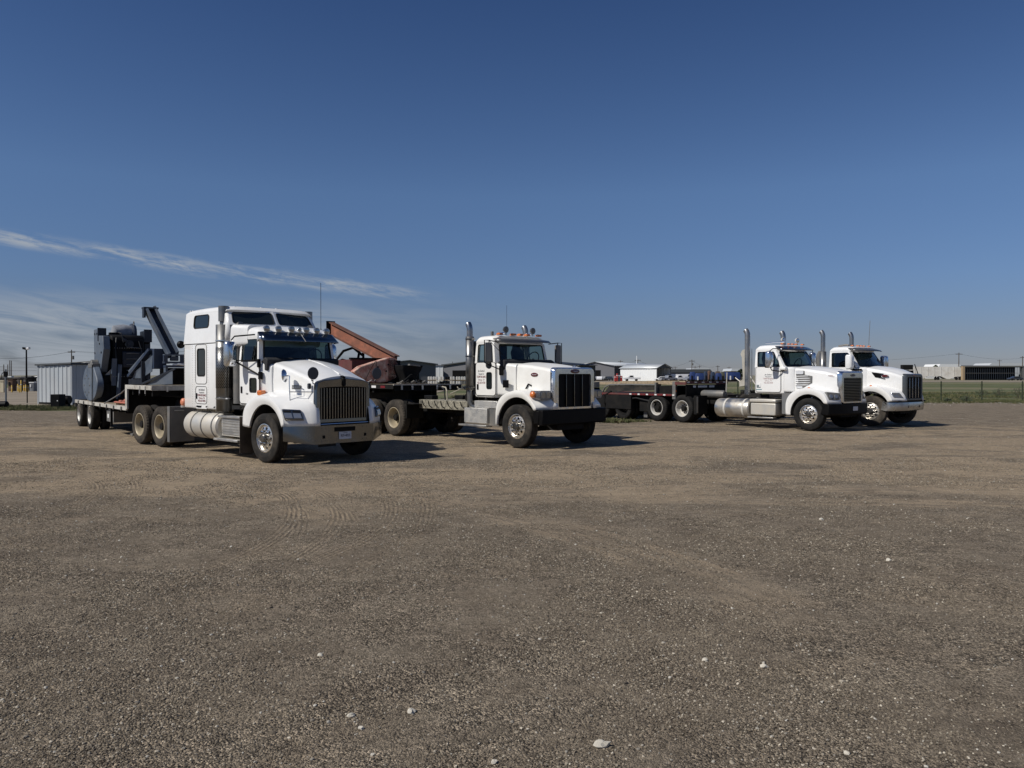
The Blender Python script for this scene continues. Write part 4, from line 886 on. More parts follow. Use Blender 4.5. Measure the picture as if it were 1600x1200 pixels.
    company_text(root, -2.96, -W_ - .008, 1.37, .33, .42)
    # under-sleeper clutter
    q = MB(); q.bb(-3.6, -2.3, -1.0, -.7, .98, 1.05)
    for i in range(12): q.cyl((-3.3 + i * .09, -1.02, 1.0), (-3.3 + i * .09, -.9, 1.0), .03, 6)
    q.build('tank_bracket', cream, root)
    q = MB()
    for i in range(3): q.tube([(-4.1, -.2 + .12 * i, 1.5), (-4.4, -.2 + .12 * i, 1.15), (-4.8, -.1 + .1 * i, 1.2), (-5.0, -.1 + .05 * i, 1.5)], .018, 6)
    q.build('air_hoses', hose, root)
    return root
truck_sleeper()

# ------------------------------------------------------------------ truck 2: day cab with square hood, middle
def daycab(root, P, hood, D, whm, grille, bump, fend, m):
    frame_and_axles(root, .8, -7.0, D); zc = D / 2
    for x in (P['ax1'], P['ax2']): drive_axle(root, x, D)
    fifth_wheel(root, (P['ax1'] + P['ax2']) / 2)
    wf = make_wheel(root, D, True, *whm['front']); put_wheels(root, wf, [(0, -1.09, zc, -1, P.get('steer', 0)), (0, 1.09, zc, 1, P.get('steer', 0))])
    wr = make_wheel(root, D, False, *whm['rear'], dual=True); put_wheels(root, wr, [(x, y, zc, s, 0) for x in (P['ax1'], P['ax2']) for y, s in ((-1.09, -1), (1.09, 1))])
    cab(root, P, m); hd = MB(); hd.loft(hood_sections(hood, P.get('hr', .1))); hd.build('hood', m, root, smooth=30)
    for s in (1, -1): fender(root, s, *fend, m)
    q = MB(); q.bb(.1, .75, -.5, .5, .45, .95); q.build('front_crossmember', blackm, root)
def truck_square():
    o, t = truck_origin(.106, 19.45, -47)
    root = thing('semi_truck', 'white day cab truck with square polished grille and black bumper, in the middle', 'truck', o, t)
    D = 1.10
    P = dict(xr=-1.88, x0=-.92, x1=-1.02, sw=.13, wb=1.0, wt=.95, zf=1.25, zb=2.17, zt=2.72, zr=2.93, xd=-1.02, xh=-.46, cowl=.80, zcowl=2.16, rf=.15, ax1=-5.46, ax2=-6.85,
             vwin=(-1.37, -1.16, 1.48, 1.92), handle=(-1.73, 1.53), swin=(.10, .87, .02, .93), wwin=(.07, .93, .05, .93), rwin=(.06, .94, .08, .92), seethru=True, wglass=glass, sglass=clearglass, grab=False, ro=-.02)
    hood = [(-.46, .76, 2.19, 2.14, 1.28), (0, .76, 2.16, 2.11, 1.25), (.5, .755, 2.10, 2.05, 1.12), (.80, .75, 2.04, 1.995, 1.0)]
    fd = ([(-.78, .58), (-.78, 1.0), (-.66, 1.24), (-.4, 1.40), (0, 1.46), (.3, 1.42), (.48, 1.30), (.62, 1.15), (.68, 1.10), (.72, 1.04), (.72, .99)], D / 2, .745, 1.20, .66, .22, 181, 33)
    def fend_args(): return fd
    daycab(root, P, hood, D, dict(front=(rubber, alloy), rear=(rubber_d, cream)), None, None, fd, white2)
    # grille shell
    g = MB(); sh = lambda x, w, z0, z1, r: [(x, a, b) for a, b in rrect(-w, w, z0, z1, r, 5)]
    g.grid([sh(.76, .765, .98, 2.045, .10), sh(.84, .76, .98, 2.04, .11), sh(.90, .735, .99, 2.01, .10), sh(.90, .61, 1.04, 1.88, .05), sh(.84, .60, 1.05, 1.87, .05)], True); g.build('grille_surround', chrome, root, smooth=40)
    MB().bb(.84, .85, -.61, .61, 1.03, 1.9).build('grille_mesh', black, root)
    for y in (-.30, 0, .30): MB().bb(.85, .885, y - .010, y + .010, 1.05, 1.87).build('grille_bar', dullchrome, root, bevel=.004)
    q = MB(); q.loft([[(x, .16 * k * math.cos(a), 1.945 + .055 * k * math.sin(a)) for a in [2 * math.pi * i / 20 for i in range(20)]] for x, k in ((.895, 1), (.915, 1), (.92, .9))]); q.build('badge', badge, root)
    text('Peterbilt', whitetxt, root, .05, MX_FRONT(.922, 0, 1.945), 'badge_lettering', shear=.3)
    q = MB(); q.tube([(.86, -.05, 2.06), (.88, 0, 2.09), (.86, .05, 2.06)], .014, 6); q.build('hood_ornament', chrome, root)
    q = MB(); q.loft([[(.20 + .125 * k * math.cos(a), y, 1.86 + .05 * k * math.sin(a)) for a in [2 * math.pi * i / 20 for i in range(20)]] for y, k in ((-.765, 1), (-.778, 1), (-.782, .9))]); q.build('side_badge', badge, root)
    text('Peterbilt', whitetxt, root, .045, MX_SIDE(.20, -.784, 1.86), 'badge_lettering', shear=.3)
    q = MB(); q.bb(-.78, -.56, -.975, -.955, 1.52, 1.72); q.build('air_vent', black, root, bevel=.02)
    for s in (1, -1):
        h = MB(); h.loft([[mir(s, (x, y, z)) for y, z in rrect(-1.17, -.78, 1.24 , 1.46, .05, 4)] for x in (.45, .80)]); h.build('headlight_pod', m_pod, root, bevel=.01)
        for k, (a, b_) in enumerate(((-1.13, -.98), (-.96, -.81))):
            l = MB(); l.loft([[mir(s, (x, y, z)) for y, z in rrect(a, b_, 1.28, 1.43, .02, 3)] for x in (.80, .815)]); l.build('headlight', lens, root, bevel=.006)
        a = MB(); a.lathe([(0, -.05), (.06, -.045), (.09, 0), (.08, .05)], (.56, -s * 1.19, 1.36), 'y', 20); a.build('turn_signal', amber, root, smooth=60)
        # west-coast mirror, seen from behind
        mm_ = MB(); mm_.loft([[mir(s, (x, y, z)) for y, z in rrect(-1.42, -1.22, 2.20, 2.70, .03, 3)] for x in (-1.0, -.93)]); mm_.lathe([(0, -.045), (.08, -.03), (.10, .02)], (-.96, -s * 1.31, 2.11), 'x', 18); mm_.build('door_mirror', steelg, root, bevel=.01)
        mm_ = MB(); mm_.tube([mir(s, p) for p in ((-.95, -1.30, 2.70), (-.95, -1.30, 2.76), (-.98, -.96, 2.72))], .014, 6); mm_.tube([mir(s, p) for p in ((-.95, -1.46, 2.18), (-.95, -1.46, 2.76), (-.95, -1.30, 2.76))], .012, 6)
        mm_.tube([mir(s, p) for p in ((-.95, -1.46, 2.18), (-.95, -1.31, 2.12), (-.80, -1.0, 1.98), (-.8, -.97, 1.98))], .016, 6); mm_.tube([mir(s, p) for p in ((-.95, -1.30, 2.76), (-.70, -.92, 2.3))], .008, 5); mm_.loft([[mir(s, (x, y, z)) for x, z in rrect(-.86, -.76, 1.84, 2.10, .04, 3)] for y in (-1.03, -.96)]); mm_.build('mirror_bracket', black, root)
        stack_bent(root, -2.02, -s * 1.06, 1.42, 3.30, .075, .22, -1)
        uvcyl(root, -2.02, -s * 1.06, 1.44, 2.90, .115, muff, 'stack_shield')
        q = MB(); q.tube([(-2.02, -s * 1.06, 1.45), (-2.02, -s * 1.06, 1.12), (-1.98, -s * 1.03, 1.0), (-1.85, -s * .95, .95)], .075, 14); q.build('exhaust_elbow', muff, root)
        for z in (1.5, 2.35, 2.82): q = MB(); q.lathe([(.117, z), (.126, z), (.126, z + .03), (.117, z + .03)], (-2.02, -s * 1.06, 0), 'z', 20); q.bb(-2.02, -1.9, -s * 1.02, -s * .96, z, z + .03); q.build('stack_clamp', dullchrome, root)
        q = MB(); q.cyl((-1.98, -s * .85, 1.3), (-1.98, -s * .85, 2.78), .09, 16); q.build('air_intake_pipe', steelg, root)
        # stepped boxes
        q = MB(); q.bb(-2.12, -1.18, -s * 1.18, -s * .66, .56, .96); q.bb(-1.76, -.84, -s * 1.12, -s * .66, .965, 1.16); q.build('step_box', aludp, root, bevel=.012)
        q = MB(); q.bb(-1.17, -.78, -s * 1.10, -s * .70, .5, 1.16); q.build('battery_box', steelg, root, bevel=.01)
        q = MB(); q.bb(-2.3, -1.15, -s * 1.24, -s * 1.0, .47, .515); q.build('step', alu, root, bevel=.006)
        q = MB(); q.bb(-4.80, -4.74, -s * 1.24, -s * .62, .55, .98); q.bb(-4.9, -4.72, -s * 1.25, -s * 1.20, .98, 1.08); q.bb(-4.80, -4.4, -s * 1.24, -s * .62, .98, 1.0); q.build('quarter_fender', blackm, root, bevel=.01)
        q = MB(); q.tube([(.10, -s * .78, 2.18 - .6), (.0, -s * .79, 1.62), (-.16, -s * .8, 1.40), (-.12, -s * .8, 1.32)], .02, 6); q.build('hood_latch', black, root)
    # bumper
    b = MB(); b.loft([[(x, y, z) for x, z in ((.86, .60), (.92, .62), (.92, .98), (.74, .99), (.62, .62))] for y in (-1.20, -1.0, 1.0, 1.20)]); b.bb(.62, .80, -1.22, 1.22, .64, .97); b.build('bumper', black, root, bevel=.02)
    # roof gear
    v = MB(); yb = [(-1.0, -.14), (-.9, -.04), (-.5, .06), (0, .09), (.5, .06), (.9, -.04), (1.0, -.14)]
    v.grid([[(-1.05 + d, y * .96, 2.83) for y, d in yb], [(-.88 + d, y, 2.80) for y, d in yb], [(-.80 + d, y, 2.74) for y, d in yb]]); v.build('sun_visor', trimgrey, root, smooth=40, solid=.012)
    for y in (-.75, -.26, 0, .26, .72): clearance_light(root, -1.12, y, 2.925, amber, 1.25)
    for y in (-.52, .50): round_lamp(root, (-1.15, y, 3.08), .088, (1, 0, 0), trimgrey, steelg, 'work_lamp', .15)
    for y in (-.1,): MB().bb(-1.4, -1.34, y - .04, y + .04, 2.92, 3.0).build('roof_bracket', steelg, root)
    MB().bb(-1.55, -1.5, -.72, -.64, 2.88, 3.04).build('roof_post', steelg, root, bevel=.01)
    q = MB()
    for s in (-1, 1): q.tube([(-1.6, s * .5, 2.93), (-1.45, s * .5, 2.99), (-1.2, s * .5, 2.985)], .028, 8)
    q.build('air_horn', chrome, root)
    q = MB(); q.tube([(-1.3, -.35, 2.92), (-1.3, -.35, 3.75)], .004, 5); q.build('antenna', black, root)
    # pale painted steel deck on the frame behind the cab, with hoses
    q = MB(); q.bb(-4.55, -2.3, -.92, .92, .86, 1.12); q.build('catwalk_deck', mat('scuffed_painted_steel', (.30, .275, .21), .6, var=.4, vscale=5, dirt=1.0, dcol=(.012, .011, .010), dscale=11, bump=.5), root, bevel=.01)
    q = MB(); q.tube([(-2.9, -.3, 1.12), (-2.75, -.3, 1.55), (-2.5, -.3, 1.75), (-2.3, -.3, 1.55), (-2.2, -.3, 1.1)], .03, 7); q.tube([(-3.2, -.1, 1.12), (-3.0, -.1, 1.45), (-2.7, 0, 1.6), (-2.4, 0, 1.2)], .022, 6); q.tube([(-3.7, -.6, 1.12), (-3.75, -.6, 1.42), (-4.2, -.4, 1.52), (-4.6, -.2, 1.45)], .018, 6); q.build('air_hoses', hose, root)
    q = MB(); q.tube([(-3.6, -.6, 1.12), (-3.62, -.6, 1.38), (-3.8, -.5, 1.48), (-4.1, -.4, 1.5)], .022, 6); q.tube([(-3.6, -.5, 1.3), (-3.3, -.4, 1.42), (-3.5, -.3, 1.5)], .016, 6); q.build('coiled_line', rope, root)
    for k in range(7): q = MB(); q.tube([(-4.4 + .3 * k, -.93, 1.10), (-4.32 + .3 * k, -.945, .98 - .03 * (k % 2)), (-4.2 + .3 * k, -.93, .9)], .012, 5); q.build('chain_loop', greasy, root)
    for y in (-.55, .1, .5): q = MB(); q.bb(-4.1 + y, -3.7 + y, y - .12, y + .12, 1.122, 1.24); q.build('deck_block', greasy, root, bevel=.02)
    q = MB(); q.bb(-2.9, -2.3, -.5, .5, 1.12, 1.3); q.bb(-2.5, -2.4, -.8, .8, 1.12, 1.5); q.build('headboard_frame', blackm, root)
    company_text(root, -1.585, -1.022, 1.80, .40, .36)
m_pod = mat('silver_headlight_pod', (.25, .25, .26), .25, .8, dirt=.3)
aludp = mat('tread_plate_aluminium', (.60, .59, .56), .4, .8, dirt=.5, dcol=(.40, .36, .30), dscale=5, bump=.9, bscale=70)
truck_square()

# ------------------------------------------------------------------ truck 3: rounded cab, horizontal slat grille
def truck_rounded():
    o, t = truck_origin(9.87, 25.6, -53)
    root = thing('semi_truck', 'white day cab truck with slatted grille and chrome side vent, second from the right', 'truck', o, t)
    D = 1.08
    P = dict(xr=-2.24, x0=-.86, x1=-1.22, sw=.20, wb=1.0, wt=.94, zf=1.20, zb=2.12, zt=2.72, zr=2.93, xd=-1.18, xh=-.74, cowl=.86, zcowl=2.12, rf=.25, ax1=-5.40, ax2=-6.72, steer=R(4),
             handle=(-2.0, 1.5), swin=(.12, .90, .02, .93), wwin=(.04, .96, .04, .94), rwin=(.1, .9, .2, .92), seethru=True, wglass=glass, sglass=glass, ro=.0, hm=white, grab=False)
    hood = [(-.74, .84, 2.17, 2.10, 1.22), (-.3, .82, 2.15, 2.06, 1.2), (.3, .75, 2.08, 1.98, 1.05), (.62, .69, 2.00, 1.90, .95), (.76, .66, 1.94, 1.85, .92)]
    fd = ([(-.84, .50), (-.86, .9), (-.76, 1.15), (-.5, 1.33), (-.1, 1.42), (.2, 1.40), (.45, 1.30), (.58, 1.22), (.64, 1.12), (.70, .98), (.70, .90)], D / 2, .68, 1.20, .62, .14, 185, 33)
    daycab(root, P, hood, D, dict(front=(rubber_k, alloy), rear=(rubber_k, rimwhite)), None, None, fd, white)
    g = MB(); sh = lambda x, w, w2, z0, z1, r: [(x, a * (w2 / w if b < (z0 + z1) / 2 else 1), b) for a, b in rrect(-w, w, z0, z1, r, 5)]
    g.grid([sh(.72, .69, .66, .90, 1.98, .09), sh(.82, .68, .65, .90, 1.97, .1), sh(.88, .65, .62, .92, 1.93, .09), sh(.88, .56, .54, .97, 1.76, .04), sh(.82, .55, .53, .98, 1.75, .04)], True); g.build('grille_surround', chrome, root, smooth=40)
    MB().bb(.82, .825, -.56, .56, .96, 1.77).build('radiator', black, root)
    for i in range(15): z = 1.0 + .73 * i / 14; MB().bb(.83, .872, -.535, .535, z - .008, z + .008).build('grille_slat', dullchrome, root)
    q = MB(); q.loft([[(x, .14 * k * math.cos(a), 1.84 + .045 * k * math.sin(a)) for a in [2 * math.pi * i / 20 for i in range(20)]] for x, k in ((.885, 1), (.90, .95))]); q.build('badge', steelg, root)
    text('122SD', ink, root, .07, MX_SIDE(.52, -.735, 1.83), 'side_badge_lettering', shear=.2)
    # chrome side vent
    for s in (1, -1):
        q = MB(); q.loft([[mir(s, (x, y, z)) for x, z in [(-.70, 2.0), (-.38, 2.0), (-.36, 1.86), (-.10, 1.82), (-.10, 1.60), (-.40, 1.42), (-.66, 1.40), (-.70, 1.5)]] for y in (-.80, -.845)]); vo = q.build('side_vent', steelg, root, bevel=.012)
        q = MB(); 
        for i in range(5): q.tube([mir(s, (-.70, -.862, 1.50 + i * .075)), mir(s, (-.15 - (.08 if i in (0, 4) else 0), -.83, 1.52 + i * .075))], .017, 6)
        q.loft([[mir(s, (x, y, z)) for x, z in rrect(-.69, -.40, 1.88, 1.99, .04, 3)] for y in (-.84, -.87)]); q.loft([[mir(s, (x, y, z)) for x, z in rrect(-.67, -.44, 1.40, 1.47, .03, 3)] for y in (-.84, -.865)]); q.build('vent_louvre', mat('bright_louvre', (.78, .79, .80), .4, .35), vo, smooth=40)
        h = MB(); q4 = quadP((.69, -1.14, 1.02), (.84, -.72, 1.04), (.80, -.72, 1.26), (.60, -1.16, 1.30)); pts = [q4(*u) for u in ((0, 0), (1, 0), (1, 1), (0, 1))]; nr = (pts[1] - pts[0]).cross(pts[3] - pts[0]).normalized()
        h.add([mir(s, p + nr * .02) for p in pts] + [mir(s, p - nr * .12) for p in pts], [(0, 1, 2, 3), (4, 7, 6, 5), (0, 4, 5, 1), (1, 5, 6, 2), (2, 6, 7, 3), (3, 7, 4, 0)]); ho = h.build('headlight', steelg, root, bevel=.02)
        for u in (.28, .68): c = q4(u, .45) + nr * .02; l = MB(); l.tube([mir(s, c), mir(s, c + nr * .02)], [.07, .06], 14); l.build('headlight_lens', lens, ho)
        q = MB(); q.lathe([(0, 0), (.05, .01), (.05, .03)], (.0, -s * 1.19, 1.40), 'y', 14); q.build('fender_marker', amber, root)
        mm_ = MB(); mm_.loft([[mir(s, (-1.40 + dx, -1.33 + a_, b_)) for a_, b_ in rrect(-.12 * k, .12 * k, 2.40 - .30 * k, 2.40 + .28 * k, .06, 4)] for dx, k in ((-.10, .9), (-.07, 1), (.02, 1), (.07, .85), (.10, .5))]); mm_.build('door_mirror', chrome, root, smooth=50)
        mm_ = MB(); mm_.loft([[mir(s, (x, y, z)) for y, z in rrect(-1.44, -1.22, 2.10, 2.26, .03, 3)] for x in (-1.52, -1.38)]); mm_.tube([mir(s, p) for p in ((-1.38, -1.32, 2.12), (-1.34, -1.3, 2.02), (-1.15, -1.1, 1.98), (-1.05, -1.0, 2.0))], .018, 6); mm_.tube([mir(s, p) for p in ((-1.4, -1.33, 2.68), (-1.35, -1.2, 2.78), (-1.25, -.97, 2.76))], .014, 6); mm_.build('mirror_arm', black, root)
        q = MB(); q.bb(-1.16, -.93, -s * 1.12, -s * .96, 2.02, 2.13); q.build('mirror_mount', white, root, bevel=.03)
        stack_bent(root, -2.48, -s * 1.10, 1.15, 3.52, .085, .25, -1, chrome)
        q = MB(); q.loft([[(x, -s * (.75 + 0), z), (x, -s * .98, z)] + [(x + .0, -s * .98, z), (x, -s * .75, z)] for x, z in ((-2.7, 1.4),)]) if 0 else None
        q = MB(); q.prism([(-2.98, 2.62), (-2.90, 2.76), (-2.74, 2.80), (-2.70, 2.6), (-2.66, 1.60), (-2.80, 1.45), (-3.02, 1.42), (-3.02, 1.60), (-2.86, 1.70), (-2.92, 2.5)], -s * .72, -s * .84); q.build('side_extender', mat('dusty_grey_panel', (.40, .38, .33), .7, dirt=.5), root, bevel=.01)
        q = MB(); q.tube([(-2.34, -s * 1.03, 1.3), (-2.34, -s * 1.03, 2.8)], .016, 6); q.build('stack_bracket', chrome, root)
        tk = MB(); tk.lathe([(0, -2.38), (.28, -2.38), (.33, -2.41), (.345, -2.46), (.345, -3.80), (.33, -3.85), (.28, -3.88), (0, -3.88)], (0, -s * .88, .64), 'x', 36); tk.build('fuel_tank', alu_tank, root, smooth=30)
        for x in (-2.62, -3.42): q = MB(); q.lathe([(.347, x - .04), (.357, x - .04), (.357, x + .04), (.347, x + .04)], (0, -s * .88, .64), 'x', 36); q.bb(x - .05, x + .05, -s * .52, -s * .42, .4, .95); q.build('tank_strap', rimwhite, root)
        bx = MB(); bx.bb(-2.30, -1.28, -s * 1.16, -s * .62, .44, .86); bx.build('battery_box', aludust, root, bevel=.03); bx = MB(); bx.bb(-2.34, -1.26, -s * 1.18, -s * .62, .885, 1.0); bx.build('box_lid', aludust, root, bevel=.03)
        q = MB(); q.bb(-2.4, -1.34, -s * 1.21, -s * 1.0, .33, .37); q.build('step', alu, root, bevel=.006)
        q = MB(); q.prism([(-1.15, .50), (-.84, .50), (-.86, .9), (-.78, 1.15), (-.72, 1.22), (-1.15, 1.22)], -s * .90, -s * .98); q.build('cab_skirt', mat('grey_plastic_skirt', (.13, .135, .14), .6, dirt=.3), root, bevel=.008)
        q = MB(); q.bb(-4.72, -4.66, -s * 1.24, -s * .62, .34, 1.06); q.bb(-4.80, -4.70, -s * 1.24, -s * 1.21, .34, 1.06); q.build('quarter_fender', blackm, root, bevel=.01)
        MB().bb(-4.652, -4.648, -s * 1.24, -s * 1.17, .40, 1.02).build('fender_edge', alu, root)
    b = MB(); b.loft([[(x, y, z) for x, z in ((.86 - c, .52), (.90 - c, .56), (.90 - c, .90), (.70 - c, .90), (.6 - c, .56))] for y, c in ((-1.22, .16), (-.9, .02), (0, 0), (.9, .02), (1.22, .16))]); b.build('bumper', black, root, bevel=.02)
    MB().bb(.905, .912, -.02, .28, .66, .80).build('licence_plate', plate_m, root, bevel=.004)
    v = MB(); yb = [(-.97, -.20), (-.85, -.08), (-.45, .05), (0, .09), (.45, .05), (.85, -.08), (.97, -.20)]
    v.grid([[(-1.26 + d, y * .97, 2.86) for y, d in yb], [(-1.02 + d, y, 2.76) for y, d in yb], [(-1.0 + d, y, 2.72) for y, d in yb]]); v.build('sun_visor', visorm, root, smooth=40, solid=.012)
    for y in (-.62, -.22, 0, .22, .62): clearance_light(root, -1.36, y, 2.93, amber, .9)
    for y in (-.38, .48): round_lamp(root, (-1.5, y, 3.10), .09, (1, -.2, 0), rimwhite, chrome, 'work_lamp', .16)
    q = MB(); q.tube([(-2.1, -.55, 3.0), (-1.6, -.50, 3.02), (-1.35, -.5, 3.03)], [.02, .02, .05], 10); q.tube([(-2.0, -.45, 2.93), (-2.0, -.45, 3.05)], .012, 5); q.build('air_horn', chrome, root)
    # sticker squares and company lines
    q = MB(); q.bb(-2.14, -1.98, -1.024, -1.021, 1.40, 1.50); q.build('sticker', mat('dark_teal_sticker', (.05, .09, .10), .5), root); MB().bb(-2.16, -1.93, -1.024, -1.021, 1.32, 1.355).build('sticker_strip', mat('teal_sticker', (.16, .26, .28), .5), root)
    text('7A', whitetxt, root, .09, MX_SIDE(-2.06, -1.026, 1.45), 'sticker_lettering')
    company_text(root, -1.66, -1.024, 1.72, .36, .40, m1=mat('faded_lettering', (.42, .30, .30), .6))
    q = MB(); q.tube([(-4.1, -.2, 1.02), (-4.05, -.2, 1.95)], .022, 6); q.tube([(-3.6, -.3, 1.75), (-3.0, -.3, 1.35)], .018, 6); q.tube([(-3.3, .1, 1.9), (-3.0, .1, 1.5)], .018, 6); q.build('hose_pole', aludust, root)
    q = MB(); q.lathe([(0, -.9), (.12, -.88), (.15, -.8), (.15, .1), (.12, .18), (0, .2)], (-4.1, -.5, 1.12), 'x', 18); q.build('air_tank', steelg, root)
alu_tank = mat('stained_aluminium_tank', (.55, .53, .49), .3, .9, dirt=.8, dcol=(.26, .22, .16), dscale=2.6)
truck_rounded()

# ------------------------------------------------------------------ truck 4: sloped hood, farthest right
def truck_sloped():
    o, t = truck_origin(12.97, 27.8, -52)
    root = thing('semi_truck', 'white day cab truck with sloped hood and bright steel bumper, farthest right', 'truck', o, t)
    D = 1.10
    P = dict(xr=-1.72, x0=-.42, x1=-.80, sw=.16, wb=1.0, wt=.93, zf=1.22, zb=2.13, zt=2.74, zr=2.94, xd=-.74, xh=-.30, cowl=.88, zcowl=2.14, rf=.25, ax1=-5.2, ax2=-6.5, steer=R(4),
             handle=(-1.5, 1.5), swin=(.08, .90, .02, .92), wwin=(.05, .95, .05, .94), rwin=(.05, .95, .15, .92), seethru=True, wglass=glass, sglass=darkglass, grab=False)
    hood = [(-.30, .88, 2.19, 2.12, 1.2), (.1, .84, 2.15, 2.05, 1.15), (.5, .76, 2.07, 1.96, 1.02), (.8, .68, 1.95, 1.85, .94), (.94, .64, 1.90, 1.80, .92)]
    fd = ([(-.84, .60), (-.84, .95), (-.74, 1.2), (-.45, 1.38), (0, 1.46), (.3, 1.42), (.52, 1.30), (.66, 1.2), (.76, 1.06), (.80, .95), (.80, .92)], D / 2, .72, 1.20, .60, .22, 178, 28)
    daycab(root, P, hood, D, dict(front=(rubber_d, alloy), rear=(rubber, rimwhite)), None, None, fd, white)
    g = MB(); sh = lambda x, w, z0, z1, r: [(x, a, b) for a, b in rrect(-w, w, z0, z1, r, 5)]
    g.grid([sh(.88, .67, .93, 1.90, .10), sh(.97, .66, .93, 1.89, .12), sh(1.01, .62, .95, 1.86, .10), sh(1.01, .55, 1.0, 1.78, .08), sh(.95, .54, 1.01, 1.77, .08)], True); g.build('grille_surround', mat('graphite_surround', (.12, .13, .135), .3, .6), root, smooth=40)
    MB().bb(.95, .955, -.55, .55, .99, 1.79).build('grille_mesh', black, root)
    for y in (-.34, -.12, .12, .34): MB().bb(.965, 1.0, y - .010, y + .010, 1.02, 1.76).build('grille_bar', chrome, root, bevel=.004)
    q = MB(); q.loft([[(x, .11 * k * math.cos(a), 1.83 + .04 * k * math.sin(a)) for a in [2 * math.pi * i / 20 for i in range(20)]] for x, k in ((1.01, 1), (1.03, .95))]); q.build('badge', badge, root)
    for s in (1, -1):
        q = MB(); q.loft([[mir(s, (x, y, z)) for x, z in [(-.16, 1.96), (.28, 1.90), (.18, 1.83), (.22, 1.77), (.34, 1.73), (0.0, 1.76)]] for y in (-.80, -.865)]); q.build('side_vent', black, root, bevel=.006)
        q = MB(); q.loft([[mir(s, (.34 + .12 * k * math.cos(a), y, 1.82 + .045 * k * math.sin(a))) for a in [2 * math.pi * i / 20 for i in range(20)]] for y, k in ((-.80, 1), (-.84, 1), (-.845, .9))]); q.build('side_badge', badge, root)
        h = MB(); q4 = quadP((.80, -1.14, 1.06), (.98, -.72, 1.0), (.90, -.74, 1.22), (.66, -1.17, 1.22)); pts = [q4(*u) for u in ((0, 0), (1, 0), (.8, 1), (0.1, 1))]; nr = (pts[1] - pts[0]).cross(pts[3] - pts[0]).normalized()
        h.add([mir(s, p + nr * .02) for p in pts] + [mir(s, p - nr * .12) for p in pts], [(0, 1, 2, 3), (4, 7, 6, 5), (0, 4, 5, 1), (1, 5, 6, 2), (2, 6, 7, 3), (3, 7, 4, 0)]); ho = h.build('headlight', lens, root, bevel=.02)
        l = MB(); l.add([mir(s, q4(u, v) + nr * .024) for u, v in ((.1, .3), (.9, .2), (.7, .8), (.2, .85))], [(0, 1, 2, 3)]); l.build('headlight_inner', steelg, ho)
        q = MB(); q.lathe([(0, 0), (.05, .01), (.05, .03)], (.0, -s * 1.20, 1.44), 'y', 14); q.build('fender_marker', amber, root)
        mm_ = MB(); mm_.loft([[mir(s, (-.72 + dx, -1.30 + a_, b_)) for a_, b_ in rrect(-.13 * k, .13 * k, 2.34 - .28 * k, 2.34 + .26 * k, .05, 4)] for dx, k in ((-.12, .9), (-.09, 1), (.02, 1), (.08, .9), (.11, .6))]); mm_.build('door_mirror', white if s == 1 else chrome, root, smooth=50)
        mm_ = MB(); mm_.tube([mir(s, p) for p in ((-.72, -1.28, 2.08), (-.6, -1.15, 2.04), (-.45, -.98, 2.05))], .035, 8); mm_.build('mirror_arm', black, root)
        stack_bent(root, -1.93, -s * 1.06, 1.15, 3.58, .075, .26, -1, chrome)
        uvcyl(root, -1.93, -s * 1.06, 1.3, 2.75, .12, muff, 'stack_shield')
        q = MB(); q.prism([(-2.35, 2.6), (-2.25, 2.78), (-2.1, 2.8), (-2.1, 1.5), (-2.35, 1.5)], -s * .72, -s * .84); q.build('side_extender', steelg, root, bevel=.01)
        q = MB(); q.bb(-3.6, -1.0, -s * 1.12, -s * .62, .40, .98); q.build('side_tank', alu, root, bevel=.12, seg=5)
        q = MB(); q.bb(-4.6, -4.54, -s * 1.24, -s * .62, .34, 1.06); q.build('quarter_fender', blackm, root, bevel=.01)
    b = MB(); b.loft([[(x - c, y, z) for x, z in ((.96, .57), (.98, .60), (1.0, .74), (.98, .87), (.86, .90), (.80, .6))] for y, c in ((-1.24, .40), (-1.18, .24), (-.95, .08), (-.5, .0), (0, 0), (.5, .0), (.95, .08), (1.18, .24), (1.24, .40))]); bo = b.build('bumper', brightb, root, smooth=50)
    for y in (-.42, .42): MB().bb(.975, 1.004, y - .025, y + .025, .68, .76).build('tow_hole', black, bo, bevel=.008)
    q = MB(); q.bb(.7, .95, -1.0, 1.0, .88, .93); q.build('bumper_gap', black, root)
    v = MB(); yb = [(-.97, -.20), (-.85, -.08), (-.45, .05), (0, .09), (.45, .05), (.85, -.08), (.97, -.20)]
    v.grid([[(-.82 + d, y * .97, 2.86) for y, d in yb], [(-.58 + d, y, 2.80) for y, d in yb], [(-.52 + d, y, 2.75) for y, d in yb]]); v.build('sun_visor', trimgrey, root, smooth=40, solid=.012)
    for y in (-.62, -.22, 0, .22, .62): clearance_light(root, -.98, y, 2.94, amber, .9)
    q = MB(); q.tube([(-1.5, -.7, 2.95), (-1.2, -.7, 2.99), (-1.1, -.7, 2.97)], .035, 8); q.build('air_horn', steelg, root)
    q = MB(); q.tube([(-1.0, .6, 2.9), (-.95, .6, 3.95)], .009, 5); q.build('antenna', steelg, root)
    # blue sun-bleached tag on the far corner lamp
    company_text(root, -1.2, -1.024, 1.7, .36, .40, m1=mat('faded_lettering', (.42, .30, .30), .6))
brightb = mat('bright_steel_bumper', (.50, .50, .49), .22, 1, dirt=.5, dcol=(.34, .28, .22), dscale=1.5)
truck_sloped()

